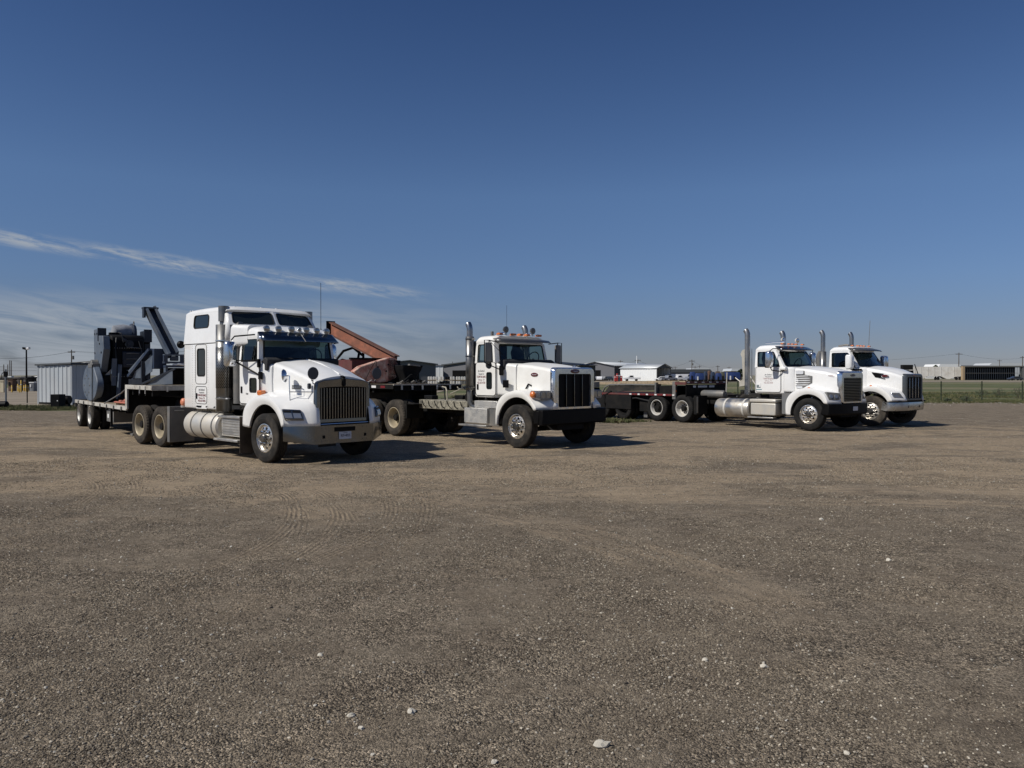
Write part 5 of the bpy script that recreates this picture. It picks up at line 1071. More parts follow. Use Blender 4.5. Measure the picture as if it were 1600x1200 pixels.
# ------------------------------------------------------------------ trailers and their loads
def rig(K, deg): return K, R(deg)
def local(root_o, t, p): return (root_o[0] + math.cos(t) * p[0] - math.sin(t) * p[1], root_o[1] + math.sin(t) * p[0] + math.cos(t) * p[1], p[2])
def trailer_wheels(root, xs_, D=1.0, m=rubber, rm=cream):
    w = make_wheel(root, D, False, m, rm, dual=True)
    put_wheels(root, w, [(x, y, D / 2, s, 0) for x in xs_ for y, s in ((-1.13, -1), (1.13, 1))])
    for x in xs_: MB().cyl((x, -.9, D / 2), (x, .9, D / 2), .07, 10).build('axle', blackm, root)
def deck_edge(root, x0, x1, z0, z1, m, name='side_rail'):
    for s in (-1, 1): MB().bb(x0, x1, s * 1.235, s * 1.28, z0, z1).build(name, m, root, bevel=.004)
def planks(root, x0, x1, z, w=1.23, n=None, m=wood):
    n = n or max(2, int((x1 - x0) / .16)); st = (x1 - x0) / n; me = None
    for i in range(n):
        b = MB(); b.box((0, 0, 0), (st - .012, 2 * w, .035)); 
        if me is None: o = b.build('deck_plank', m, root); me = o.data
        else: o = bpy.data.objects.new('deck_plank', me); COL.objects.link(o); o.parent = root
        o.location = (x0 + st * (i + .5), 0, z - .018 + rnd.uniform(-.003, .003)); o.rotation_euler = (0, 0, rnd.uniform(-.001, .001))

O1, A1_ = (-13.390, 26.899, 0), R(-51.4)
def trailer_one():
    root = thing('flatbed_trailer', 'drop deck flatbed trailer with pale edges behind the sleeper truck, loaded with navy machinery', 'trailer', O1, A1_)
    trailer_wheels(root, (0, -1.96), .98, rubber, rimwhite)
    deck_edge(root, -2.6, 5.5, .84, .955, deckw); deck_edge(root, 5.5, 8.3, 1.46, 1.575, deckw)
    planks(root, -2.58, 5.46, .945); planks(root, 5.5, 8.26, 1.565)
    MB().bb(8.26, 8.31, -1.28, 1.28, 1.45, 1.58).build('front_rail', deckw, root, bevel=.005)
    MB().bb(-2.66, -2.6, -1.28, 1.28, .70, .955).build('rear_bumper', steelg, root)
    b = MB(); b.bb(5.44, 5.5, -1.24, 1.24, .80, 1.56); b.build('drop_riser', blackm, root)
    for s in (-1, 1):
        q = MB(); q.prism([(5.40, .84), (5.62, .9), (5.62, 1.5), (5.48, 1.575), (5.40, 1.575)], s * 1.24, s * 1.285); q.build('riser_post', deckw, root)
        q = MB(); q.bb(-2.5, 5.4, s * .42, s * .52, .55, .83); q.build('main_beam', blackm, root); q = MB(); q.bb(5.4, 8.2, s * .42, s * .52, 1.25, 1.45); q.build('gooseneck_beam', blackm, root)
        for x in (7.1, 7.7): MB().bb(x, x + .05, s * 1.285, s * 1.30, 1.36, 1.56).build('stake_pocket', alu, root)
        for x in (-1.9, -.9, .9, 1.9, 2.9, 3.9, 4.9): MB().bb(x, x + .07, s * 1.282, s * 1.31, .82, .94).build('stake_pocket', steelg, root)
        q = MB(); q.bb(4.55, 4.72, s * .72, s * .9, .12, .84); q.bb(4.5, 4.77, s * .66, s * .96, .06, .12); q.build('landing_leg', steelg, root, bevel=.005)
        MB().bb(3.3, 3.36, s * 1.2, s * 1.26, .3, .84).build('side_hanger', blackm, root)
    for y in (-.9, -.45, 0, .45, .9): MB().bb(8.315, 8.33, y - .02, y + .02, 1.42, 1.55).build('front_tab', alu, root)
    for x in [-2.2 + .9 * i for i in range(9)]: MB().bb(x, x + .08, -1.2, 1.2, .74, .83).build('cross_member', blackm, root)
    for x in (5.9, 6.6, 7.3, 8.0): MB().bb(x, x + .08, -1.2, 1.2, 1.3, 1.45).build('cross_member', blackm, root)
    q = MB(); q.bb(2.2, 3.2, -1.15, -.6, .38, .80); q.build('underdeck_box', steelg, root, bevel=.01); MB().bb(2.35, 2.55, -1.156, -1.15, .5, .62).build('box_sticker', paper, root)
trailer_one()
def load(name, label, cat, O, A, p, group=None):
    return thing(name, label, cat, local(O, A, p), A, group)
def off(mb, p): mb.v = [(v[0] - p[0], v[1] - p[1], v[2] - p[2]) for v in mb.v]; return mb
def gearbox():
    p = (0, -.3, .955); root = load('gear_unit', 'dark greasy pump jack gear unit with grey top, rearmost load of the sleeper truck trailer', 'machine', O1, A1_, p)
    def B(mb, n, m, **k): return off(mb, p).build(n, m, root, **k)
    b = MB(); b.bb(-.9, 1.2, -.62, .36, .957, 1.12); b.bb(-.75, 1.05, -.80, .30, 1.12, 1.9); B(b, 'base', greasy, bevel=.02)
    b = MB(); b.loft([[(x, y, z) for x, z in rrect(-.75 + k, .85 - k, 1.75, 3.22, .25, 5)] for y, k in ((-.74, .06), (-.70, 0), (.24, 0), (.28, .04))]); B(b, 'housing', greasy, smooth=40)
    b = MB(); b.bb(-.3, .92, -.42, .20, 2.1, 2.65); b.bb(-.2, .99, -.34, .1, 1.3, 1.9); b.bb(-.8, .9, .28, .42, .96, 2.66); B(b, 'side_housing', navyd, bevel=.03)
    b = MB(); b.tube([(.1, -.48, 3.22), (.1, -.44, 3.34), (.1, -.2, 3.36), (.1, .12, 3.34)], [.16, .24, .25, .2], 18); B(b, 'motor_cover', tarp, smooth=50)
    b = MB(); b.bb(-.4, .7, -.75, -.48, 3.02, 3.10); b.bb(.3, .5, -.72, -.42, 3.06, 3.3); B(b, 'top_bracket', greasy, bevel=.01)
    b = MB(); b.lathe([(0, -.12), (.2, -.10), (.34, -.03), (.36, .03), (.3, .12), (0, .14)], (0, .06, 3.30), 'y', 26); B(b, 'brake_drum', mat('blue_black_iron', (.035, .045, .065), .5), smooth=40)
    b = MB(); b.tube([(.2 + .06 * math.cos(g), .1, 3.66 + .07 * math.sin(g)) for g in [i * math.pi / 6 for i in range(12)]], .012, 6, closed=True); B(b, 'lifting_eye', steelg)
    for i, (x, y, z, r_) in enumerate(((.98, -.2, 2.9, .13), (.98, .05, 1.5, .11), (1.0, -.45, 1.45, .09), (.99, -.35, 3.02, .06))):
        b = MB(); b.cyl((.8, y, z), (x, y, z), r_, 18); b.cyl((x, y, z), (x + .04, y, z), r_ * .55, 12); B(b, 'bearing_cap', navyd)
    b = MB()
    for i in range(12): b.cyl((.86, -.64 + .075 * i, 2.76), (.90, -.64 + .075 * i, 2.76), .016, 6); b.cyl((1.05, -.72 + .08 * i, 1.80), (1.09, -.72 + .08 * i, 1.80), .016, 6)
    B(b, 'flange_bolts', steelg)['kind'] = 'stuff'
    for pts in (((.9, -.6, 3.1), (1.05, -.66, 2.7), (1.02, -.62, 2.2), (1.1, -.55, 1.6)), ((.9, .1, 3.0), (1.02, .2, 2.5), (1.0, .16, 1.7)), ((.7, -.5, 3.3), (.95, -.45, 3.25), (1.0, -.4, 2.95))):
        b = MB(); b.tube(pts, .018, 6); B(b, 'oil_line', hose)
    for i in range(5): b = MB(); b.bb(.86, .875, -.38 + i * .1, -.33 + i * .1, 2.2, 2.55); B(b, 'cooling_fin', greasy)
    b = MB(); b.bb(.992, .996, -.15, .0, 1.6, 1.72); B(b, 'data_plate', paper)
    for x, z in ((-.15, 3.25), (.2, 3.25), (-.15, 2.6), (.2, 2.2), (.6, 2.9), (.9, 2.6)): b = MB(); b.cyl((x, -1.065, z), (x, -1.045, z), .035, 10); B(b, 'crank_hole', black)
    for k in range(8): g = k * math.pi / 4; b = MB(); b.cyl((-.35 + .5 * math.cos(g), -1.285, 1.5 + .33 * math.sin(g)), (-.35 + .5 * math.cos(g), -1.262, 1.5 + .33 * math.sin(g)), .028, 8); B(b, 'weight_bolt', steelg)
    for i in range(9):
        b = MB(); b.tube([(.95, -.30 + .0 * i, 1.25 + i * .19), (.99, -.10, 1.26 + i * .19), (.95, .1, 1.25 + i * .19)], .012, 5); B(b, 'ladder_rung', steelg)
    # cranks on either side with their counterweights
    for y0, y1, near in ((-1.05, -.84, 1), (.40, .60, 0)):
        b = MB(); b.prism([(-.30, 2.15), (-.36, 3.42), (.35, 3.42), (.40, 3.18), (1.10, 3.15), (1.22, 2.7), (.75, 1.95), (.1, 1.75)] if near else [(-.3, 1.2), (-.3, 3.4), (.35, 3.4), (.35, 1.2)], y0, y1); B(b, 'crank', bluegrey_lit if near else navyd, bevel=.02)  # near crank painted in the sunlit tone, far one dark navy
        b = MB(); b.cyl((.3, min(y0, y1) + .15, 3.02), (.3, -.3, 3.02), .10, 16); B(b, 'crank_shaft', greasy)
        b = MB(); b.bb(.36, .44, y0 - .02, y1 + .03, 3.0, 3.44); B(b, 'crank_plate', navyd)
    b = MB(); P = [(-1.55 + 0 * 1, 1.45)] ; P = [(.1 + 1.25 * math.cos(R(a)), 1.52 + (.70 if a <= 180 else .56) * math.sin(R(a))) for a in range(60, 390, 12)]; b.prism(P, -1.27, -1.06); B(b, 'counterweight', bluegrey_lit, bevel=.03)
    b = MB(); b.cyl((.3, -1.26, 2.2), (.3, -1.05, 2.2), .17, 18); b.bb(-.1, .7, -1.28, -1.04, 2.1, 2.24); B(b, 'counterweight_clamp', steelg, bevel=.01)
    b = MB(); b.lathe([(.0, .957), (.30, .957), (.29, 1.15), (.27, 1.48), (.27, 1.55), (0, 1.55)], (.75, -.88, 0), 'z', 24); b.bb(.55, .95, -1.0, -.75, 1.55, 1.85); B(b, 'bell_housing', greasy, smooth=35)
    b = MB(); b.add([(.9, -.95, 1.85), (.9, -.66, 1.85), (.9, -.70, 2.12), (.8, -.8, 1.85), (.82, -.7, 2.1)], [(0, 1, 2), (0, 2, 4, 3), (1, 3, 4, 2), (0, 3, 1)]); B(b, 'pale_guard', mat('tan_guard', (.45, .40, .33), .7, var=.2))
    b = MB(); b.beam((1.0, -.72, 1.5), (1.0, -.68, 2.4), .12, .14); b.beam((1.1, -.6, 1.05), (1.05, -.52, 2.2), .08, .1); B(b, 'blue_strut', bluegrey_lit)
navyd = mat('dark_navy_and_shade_paint', (.007, .011, .021), .45, var=.3, dirt=.3, dcol=(.05, .05, .055))
gearbox()
def samson_frame():
    p = (6.4, -.6, 1.575); root = load('steel_framework', 'navy braced steel frame lying on the front deck behind the sleeper truck', 'frame', O1, A1_, p)
    def B(mb, n, m, **k): return off(mb, p).build(n, m, root, **k)
    rt = lambda y, z, x=6.4: (x, y, z)
    for a, b_, w, h, m in (((5.7, -1.22, 1.82), (6.5, -.86, 2.56), .16, .07, navy), ((5.65, -1.1, 1.72), (6.5, -.70, 2.40), .14, .06, navy), ((5.6, -1.2, 1.95), (6.3, -.95, 2.45), .08, .05, bluegrey_lit)):
        q = MB(); q.beam(a, b_, w, h); B(q, 'brace', m)
    q = MB(); q.bb(6.25, 6.7, -.83, -.50, 2.02, 2.58); B(q, 'gusset_box', navy, bevel=.01)
    q = MB(); q.beam((5.75, -1.22, 1.66), (6.5, -.62, 1.66), .14, .15); B(q, 'base_beam', navyd)
    q = MB(); q.add([(5.75, -1.16, 1.76), (6.15, -1.02, 1.76), (6.3, -1.02, 2.12), (5.95, -1.13, 1.95)], [(0, 1, 2, 3)]); B(q, 'web_plate', bluegrey_lit, solid=.02, smooth=0)  # plates painted in the sunlit tone, the frame stays navy
    q = MB(); q.add([(6.2, -1.0, 1.78), (6.55, -.84, 1.95), (6.55, -.82, 2.40), (6.25, -.99, 2.18)], [(0, 1, 2, 3)]); B(q, 'web_plate', bluegrey_lit, solid=.02, smooth=0)
    q = MB(); q.beam((6.25, -1.0, 1.62), (6.25, -1.0, 2.25), .10, .10); B(q, 'post', navyd)
    q = MB(); q.add([(6.7, -1.0, 1.58), (7.3, -.5, 1.60), (7.3, -.5, 1.98), (6.9, -.9, 1.72)], [(0, 1, 2, 3)]); B(q, 'web_plate', bluegrey_lit, solid=.02, smooth=0)
    q = MB(); q.beam((6.5, -1.1, 1.60), (7.35, -.45, 2.02), .05, .05); B(q, 'lower_brace', navyd)
    q = MB(); q.cyl((6.6, -.62, 1.8), (6.6, -.5, 1.9), .05, 8); q.bb(6.55, 6.75, -.75, -.55, 1.66, 1.78); B(q, 'casting', steelg)
samson_frame()
def walking_beam():
    p = (7.0, -.45, 2.38); root = load('i_beam', 'blue-grey steel beam tilted steeply upward above the navy frame, end plate at its top', 'steel beam', O1, A1_, p)
    def B(mb, n, m, **k): return off(mb, p).build(n, m, root, **k)
    a = Vector((7.0, -.40, 2.40)); b_ = Vector((6.2, -.80, 3.70)); ax = (b_ - a).normalized(); sd_ = Vector((0, 1, 0)); sd_ = (sd_ - ax * sd_.dot(ax)).normalized()
    for s in (-1, 1): q = MB(); q.beam(a + sd_ * s * .115, b_ + sd_ * s * .115, .07, .26, up=(1, 0, 0)); B(q, 'flange', bluegrey_lit)  # flanges carry the sunlit tone in their paint
    q = MB(); q.beam(a, b_, .17, .05, up=(1, 0, 0)); B(q, 'web', navyd)  # dark navy paints shade into the recess between the flanges
    q = MB(); q.box(b_ + Vector((.0, 0, .02)), (.28, .38, .05)); q.box(b_ + Vector((.05, -.17, -.12)), (.2, .05, .26)); B(q, 'end_plate', navyd)
    p2 = (7.1, -.3, 1.575); r2 = load('saddle_bearing_stand', 'navy open steel stand under the foot of the tilted blue-grey beam', 'steel stand', O1, A1_, p2)
    def B2(mb, n, m, **k): return off(mb, p2).build(n, m, r2, **k)
    for y in (-.62, -.18): q = MB(); q.bb(7.0, 7.1, y - .05, y + .05, 2.22, 2.40); B2(q, 'upright', navy)
    q = MB(); q.bb(6.95, 7.12, -.66, -.14, 2.38, 2.42); B2(q, 'top_plate', bluegrey_lit)
    q = MB(); q.bb(7.0, 7.08, -.5, -.28, 2.24, 2.37); B2(q, 'bearing_block', navy, bevel=.02)
    q = MB(); q.bb(6.9, 7.15, -.66, .7, 2.17, 2.22); B2(q, 'cross_plate', navy)
    q = MB(); q.bb(6.9, 7.16, -.64, .7, 2.06, 2.12); B2(q, 'box_frame_top', navy)
    for y in (-.6, .05, .65): q = MB(); q.bb(6.9, 7.1, y - .03, y + .03, 1.577, 2.06); B2(q, 'box_frame_leg', bluegrey_lit if y < 0 else navy)  # left leg painted in the sunlit tone, the others plain navy
    q = MB(); q.bb(6.3, 6.85, -.58, .6, 1.58, 2.05); B2(q, 'dark_opening_fill', greasy)  # black block painted for the shade inside the open frame
    q = MB(); q.tube([(7.12, -.45, 2.12), (7.15, -.3, 2.15), (7.15, -.1, 2.12), (7.1, .1, 2.14)], .035, 6); B2(q, 'pale_bundle', paper)
walking_beam()
def rods():
    p = (4.6, -.95, .96); root = load('pipe_bundle', 'orange-red steel rods lying on the low deck in front of the riser', 'pipes', O1, A1_, p)
    for i in range(5):
        q = MB(); q.tube([(3.2 + .1 * i, -1.12 + .12 * i, 1.02 + .03 * i), (5.25, -1.05 + .13 * i, 1.02 + .055 * i)], .028, 7); off(q, p).build('rod', orange, root)
    q = MB(); q.bb(3.6, 3.75, -1.2, -.4, .957, 1.0); off(q, p).build('dunnage', wood, root)
    p = (3.0, -1.28, .96); r2 = load('tie_down_chain', 'dark tie-down chain slanting from the navy frame to the low deck edge', 'chain', O1, A1_, p)
    q = MB(); q.tube([(2.6, -1.29, .96), (4.0, -1.1, 1.3), (5.7, -1.05, 1.72)], .018, 5); off(q, p).build('chain_run', steelg, r2)
    p = (1.2, -1.28, .96); r3 = load('ratchet_strap', 'vertical strap over the blue-grey counterweight', 'strap', O1, A1_, p)
    q = MB(); q.tube([(.7, -1.30, .80), (.7, -1.292, 1.6), (.72, -1.29, 2.2)], .014, 5); off(q, p).build('strap_run', blackm, r3)
rods()

O2, A2_ = (-3.2, 24.8, 0), R(-50)
def trailer_two():
    root = thing('flatbed_trailer', 'flatbed trailer behind the square-hooded truck, loaded with faded red pump jack parts', 'trailer', O2, A2_)
    trailer_wheels(root, (-9.2, -10.5), 1.0)
    deck_edge(root, -11.5, .9, 1.42, 1.56, blackm); planks(root, -6, .88, 1.555); MB().bb(-11.4, -6, -1.22, 1.22, 1.50, 1.54).build('rear_deck', wood, root)
    MB().bb(.88, .93, -1.28, 1.28, 1.535, 1.568).build('front_rail', deckw, root); MB().bb(.8, .88, -1.2, 1.2, 1.36, 1.53).build('front_beam', blackm, root)
    for s in (-1, 1):
        q = MB(); q.bb(-11.3, .6, s * .42, s * .52, 1.0, 1.42); q.build('main_beam', blackm, root)
        for i in range(14): MB().bb(-7.0 + i * .55, -6.73 + i * .55, s * 1.282, s * 1.286, 1.45, 1.52).build('reflector_strip', tape_r if i % 2 else tape_w, root)
    for y in (-1.0, -.62, -.25, .3, .8): MB().bb(.93, .95, y - .03, y + .03, 1.40, 1.53).build('front_tab', alu, root)
    for x in [-10.5 + 1.0 * i for i in range(11)]: MB().bb(x, x + .1, -1.2, 1.2, 1.3, 1.42).build('cross_member', blackm, root)
    q = MB(); q.bb(-.9, .3, -.5, .5, 1.21, 1.36); q.build('kingpin_plate', blackm, root)
    for y in (-1.1, -.75): MB().bb(-3.4, -2.2, y, y + .28, 1.24, 1.42).build('timber_block', wood, root)
trailer_two()
def red_load():
    p = (-1.5, -.5, 1.56); root = load('counterweight', 'faded red and pink pump jack counterweight standing on the second trailer', 'counterweight', O2, A2_, p)
    P = [(-1.3, 1.98), (-1.06, 2.14), (-.51, 2.30), (.08, 2.46), (.24, 2.42), (.38, 2.25), (.50, 2.06), (.40, 1.83), (.24, 1.70), (.02, 1.62), (-.50, 1.575), (-.82, 1.63), (-1.1, 1.80), (-1.26, 1.9)]
    q = MB(); q.prism(P, -1.78, -1.5, 'x'); q.v = [(v[0] + .0, v[1], v[2]) for v in q.v]; off(q, p).build('casting_body', pinkred, root, bevel=.03)
    q = MB(); 
    for y, z in ((-.42, 2.12), (-.1, 1.98), (-.02, 2.2)): q.cyl((-1.51, y, z), (-1.485, y, z), .03, 8)
    off(q, p).build('casting_hole', black, root)['kind'] = 'stuff'
    p = (-2, .3, 1.56); root = load('i_beam', 'long rusty orange beam sloping down over the red counterweight', 'steel beam', O2, A2_, p)
    a = Vector((-5.5, -.12, 3.62)); b_ = Vector((-1.9, .52, 2.30))
    q = MB(); q.beam(a, b_, .05, .40); off(q, p).build('web', rusty, root)
    for s in (-1, 1): q = MB(); d = Vector((.08, 0, .2)) * s; q.beam(a + d, b_ + d, .24, .035); off(q, p).build('flange', mat('dark_rust', (.13, .06, .04), .75, var=.3), root)
    q = MB(); q.box(a, (.06, .34, .52)); off(q, p).build('end_plate', black, root)
    q = MB(); q.beam((-1.9, .45, 2.42), (-1.7, .75, 2.0), .06, .10); off(q, p).build('hanger_bar', mat('dull_rust', (.2, .10, .07), .7), root)
    p = (-3.4, -.2, 1.56); root = load('steel_box', 'maroon open steel tub behind the red counterweight', 'steel box', O2, A2_, p)
    q = MB(); q.bb(-4.8, -2.3, -.95, -.88, 1.56, 2.38); q.bb(-4.8, -2.3, .4, .47, 1.56, 2.38); q.bb(-2.37, -2.3, -.88, .4, 1.56, 2.38); q.bb(-4.8, -4.73, -.88, .4, 1.56, 2.38); q.bb(-4.73, -2.37, -.88, .4, 1.56, 1.6); off(q, p).build('tub', maroon, root)
    q = MB(); q.bb(-2.42, -2.25, -1.0, .5, 2.38, 2.44); off(q, p).build('rim', black, root)
    p = (-1.2, .5, 1.56); root = load('gear_unit', 'black tapered iron casting at the right end of the red load', 'machine', O2, A2_, p)
    q = MB(); q.loft([[(x, y, z) for x, y in rrect(-1.9, -1.0, c - w, c + w, .08, 3)] for z, w, c in ((1.575, .22, .56), (1.75, .24, .56), (2.02, .40, .62), (2.16, .44, .64), (2.18, .42, .64))]); off(q, p).build('casting', greasy, root, smooth=40)
    q = MB(); q.loft([[(x, y, z) for x, y in rrect(-2.3, -1.5, -.1, .5, .08, 3)] for z in (1.6, 2.35)]); off(q, p).build('rear_casting', greasy, root)
    q = MB(); q.beam((-.9, .42, 2.2), (-1.0, .9, 2.16), .10, .05); off(q, p).build('top_strap', steelg, root)
    for y0, y1 in ((.1, .45), (.45, .95)):
        q = MB(); q.beam((-.8, y0, 1.58 if y0 < .3 else 1.85), (-.8, y1, 1.85 if y0 < .3 else 1.58), .06, .07); off(q, p).build('foot_bar', greasy, root)
    q = MB(); q.bb(-1.0, -.7, .0, .95, 1.561, 1.61); off(q, p).build('foot_plate', steelg, root)
    for y, z in ((.30, 1.9), (.62, 1.95), (.55, 2.1)): pass
    p = (-1.0, .2, 1.56); root = load('chain_binder', 'tangle of dark chain and pins at the foot of the black casting', 'chain', O2, A2_, p)
    for k in range(5): q = MB(); q.tube([(-.7, -.1 + .22 * k, 1.58), (-.62, .0 + .22 * k, 1.66 + .03 * (k % 2)), (-.7, .12 + .22 * k, 1.6)], .022, 6); off(q, p).build('chain_link', greasy if k % 2 else steelg, root)
    p = (-4.9, -.4, 1.56); root = load('steel_framework', 'black bent steel arms behind the sleeper truck mirror, on the red load', 'frame', O2, A2_, p)
    for pts in (((-5.0, -.35, 1.6), (-5.0, -.25, 2.30), (-5.0, .15, 2.75), (-5.0, .55, 2.88), (-5.0, .95, 2.60)), ((-5.0, -.3, 2.2), (-5.0, .1, 2.42), (-5.0, .4, 2.35)), ((-5.0, .72, 2.3), (-5.0, .82, 2.78), (-5.0, .98, 2.75), (-5.0, .98, 2.4), (-5.0, .8, 2.25))):
        q = MB(); q.tube(pts, .05, 8); off(q, p).build('arm', black, root)
    q = MB(); q.bb(-5.0, -4.9, -.9, 1.0, 1.57, 2.32); off(q, p).build('rear_panel', blackm, root)
    p = (-1.4, -.35, 1.56); root = load('tie_down_chain', 'thin chain over the pink side of the red counterweight', 'chain', O2, A2_, p)
    q = MB(); q.tube([(-1.42, -.55, 2.32), (-1.44, -.75, 2.0), (-1.42, -.98, 1.6), (-1.2, -1.25, 1.56)], .010, 5); q.tube([(-1.42, -.52, 2.32), (-1.42, -.55, 1.6)], .010, 5); off(q, p).build('chain_run', blackm, root)
red_load()

O3, A3_ = (7.2, 31.2, 0), R(-53)
def trailer_three():
    root = thing('flatbed_trailer', 'low black and maroon trailer with reflective strips behind the slatted-grille truck', 'trailer', O3, A3_)
    trailer_wheels(root, (-2.5, -3.8), .98, rubber_k, blackm)
    MB().bb(-1.7, -.4, -1.1, -.5, .35, .98).build('underdeck_box', blackm, root, bevel=.01)  # black box added to fill the dark under the deck
    m2 = maroon
    deck_edge(root, .35, .9, 1.47, 1.575, m2); planks(root, .36, .88, 1.565)
    MB().bb(.88, .92, -1.28, 1.28, 1.50, 1.60).build('front_rail', m2, root); MB().bb(.86, .90, -1.24, 1.24, 1.0, 1.48).build('front_bulkhead', black, root)
    for i in range(6): MB().bb(.922, .926, -1.22 + i * .44, -1.07 + i * .44, 1.545, 1.585).build('reflector_strip', tape_w, root)
    for y0, y1 in ((-.85, -.68), (-.55, .0), (.12, .45)): MB().bb(.902, .906, y0, y1, 1.36, 1.44).build('pale_plate', paper, root)
    MB().bb(.2, .36, -1.25, -1.15, .9, 1.6).build('corner_post', steelg, root); 
    for z in (1.2, 1.42): MB().bb(.362, .37, -1.23, -1.19, z, z + .05).build('marker_lamp', amber, root)
    deck_edge(root, -5.2, .2, 1.02, 1.10, m2); MB().bb(-5.15, .3, -1.22, 1.22, 1.02, 1.08).build('low_deck', blackm, root)
    for i in range(16):
        MB().bb(-2.1 - 0 + i * .155, -1.99 + i * .155, -1.285, -1.281, 1.035, 1.085).build('reflector_strip', tape_w if i % 3 == 0 else tape_r, root)
    for s in (-1, 1): q = MB(); q.bb(-5.1, .6, s * .42, s * .55, .62, 1.02); q.build('main_beam', blackm, root)
    for x in (-.9, -2.4, -3.6): MB().bb(x, x + .1, -1.2, 1.2, .7, 1.0).build('cross_member', blackm, root)
    for s in (-1, 1): q = MB(); q.bb(-1.6, -1.4, s * .8, s * .95, .1, 1.0); q.build('landing_leg', steelg, root)
    q = MB(); q.tube([(-3.45, -1.26, .15), (-3.62, -1.26, .6), (-3.55, -1.26, 1.0), (-3.2, -1.26, 1.15)], .04, 8); q.build('curved_guard', blackm, root)
    MB().bb(-3.75, -3.70, -1.28, -1.18, .72, 1.05).build('tail_reflector', tape_r, root); MB().bb(-3.70, -3.66, -1.27, -1.21, .70, .80).build('tail_lamp', tape_w, root)
    for x0, x1 in ((-5.1, -3.6), (-3.5, -2.0)): MB().bb(x0, x1, -1.30, -1.16, .42, 1.0).build('dark_skirt_box', blackm, root, bevel=.01)  # black boxes added to darken the underside and hide the wheels
    for y in (-.9, -.3): q = MB(); q.tube([(-4.6, y - .3, .9), (-3.0, y - .35, .75), (-1.8, y - .3, .9), (-.6, y - .2, .7)], .03, 6); q.build('brake_hose', hose, root)
    # load: curved black frame with timber on top
    p = (-2, -.9, 1.10); r2 = load('steel_framework', 'black curved side frame lying on the low deck of the maroon-edged trailer', 'frame', O3, A3_, p)
    def B(mb, n, m, **k): return off(mb, p).build(n, m, r2, **k)
    q = MB(); q.tube([(-3.9, -1.1, 1.12), (-3.75, -1.1, 1.32), (-3.45, -1.1, 1.43), (-2.4, -1.1, 1.45), (-.75, -1.1, 1.45)], .035, 8); B(q, 'top_tube', steelg)
    q = MB(); q.prism([(-3.8, 1.10), (-3.5, 1.38), (-2.4, 1.41), (-.75, 1.41), (-.75, 1.24), (-2.6, 1.17), (-3.4, 1.10)], -1.09, -1.05); B(q, 'side_plate', mat('charcoal_plate', (.018, .018, .018), .7, spec=.2, dirt=.3))
    for x in (-3.0, -2.2, -1.4): q = MB(); q.bb(x, x + .12, -1.10, -1.04, 1.40, 1.47); B(q, 'lug', blackm)
    q = MB(); q.bb(-.78, -.70, -1.2, -.9, 1.10, 1.55); B(q, 'end_post', steelg)
    q = MB(); q.bb(-.6, .2, -1.1, .9, 1.09, 1.42); B(q, 'dark_bin', blackm)
    for i, (x0, x1, y, z, a) in enumerate(((-4.2, -1.4, -.9, 1.49, .0), (-3.4, -.2, -.7, 1.50, .03), (-2.9, .25, -.95, 1.535, -.02), (-2.6, .1, -.35, 1.53, .05), (-1.7, .2, -.6, 1.56, .1))):
        p = (x0, y, z); t = load('timber_plank', ['weathered timber plank furthest left across the black frame', 'weathered timber plank resting second from the left on the frame', 'long pale timber plank along the near edge of the frame', 'timber plank lying at the far side of the frame', 'short timber plank on top of the others by the riser'][i], 'plank', O3, A3_, p)
        q = MB(); q.beam((x0, y, z), (x1, y + a * 2, z + .01), .20, .10); off(q, p).build('board', wood, t)
    p = (-4.9, -1.0, 1.1); t = load('wooden_crate', 'cream block at the left end of the timber, beside the square grille', 'crate', O3, A3_, p)
    q = MB(); q.bb(-5.0, -4.4, -1.2, -.8, 1.3, 1.56); off(q, p).build('block', mat('cream_block', (.42, .36, .26), .8, var=.2), t, bevel=.02); q = MB(); q.bb(-5.0, -4.4, -1.2, -.8, 1.1, 1.29); off(q, p).build('block_base', blackm, t)
trailer_three()

# ------------------------------------------------------------------ background
def X_(u, d): return (u - 800) / 1200 * d
def Z_(v, d): return CAM_H - (v - 586) * d / 1200
shedm = mat('pale_blue_grey_cladding', (.42, .45, .47), .55, .2, var=.08, vscale=.8, dirt=.3, dcol=(.42, .38, .34), dscale=.6)
greycl = mat('dark_grey_cladding', (.13, .13, .14), .6, var=.06); whitecl = mat('white_cladding', (.72, .73, .72), .55, var=.05)
roofw = mat('white_metal_roof', (.62, .64, .64), .4, .2); darkroof = mat('dark_roof_edge', (.06, .065, .07), .6)
woodp = mat('weathered_pole', (.085, .065, .05), .9, var=.3); yellowp = mat('yellow_bollard_paint', (.62, .40, .07), .6, dirt=.4)
fencem = mat('green_fence_post', (.030, .040, .016), .7); brownm = mat('brown_equipment', (.10, .055, .035), .8, var=.4, vscale=2)
carm = [mat('car_white', (.7, .7, .7), .3, coat=.5), mat('car_dark', (.03, .035, .045), .3, coat=.5), mat('car_silver', (.32, .33, .35), .3, .4, coat=.5), mat('car_red', (.35, .03, .025), .35, coat=.5), mat('car_blue', (.03, .06, .17), .35, coat=.5)]
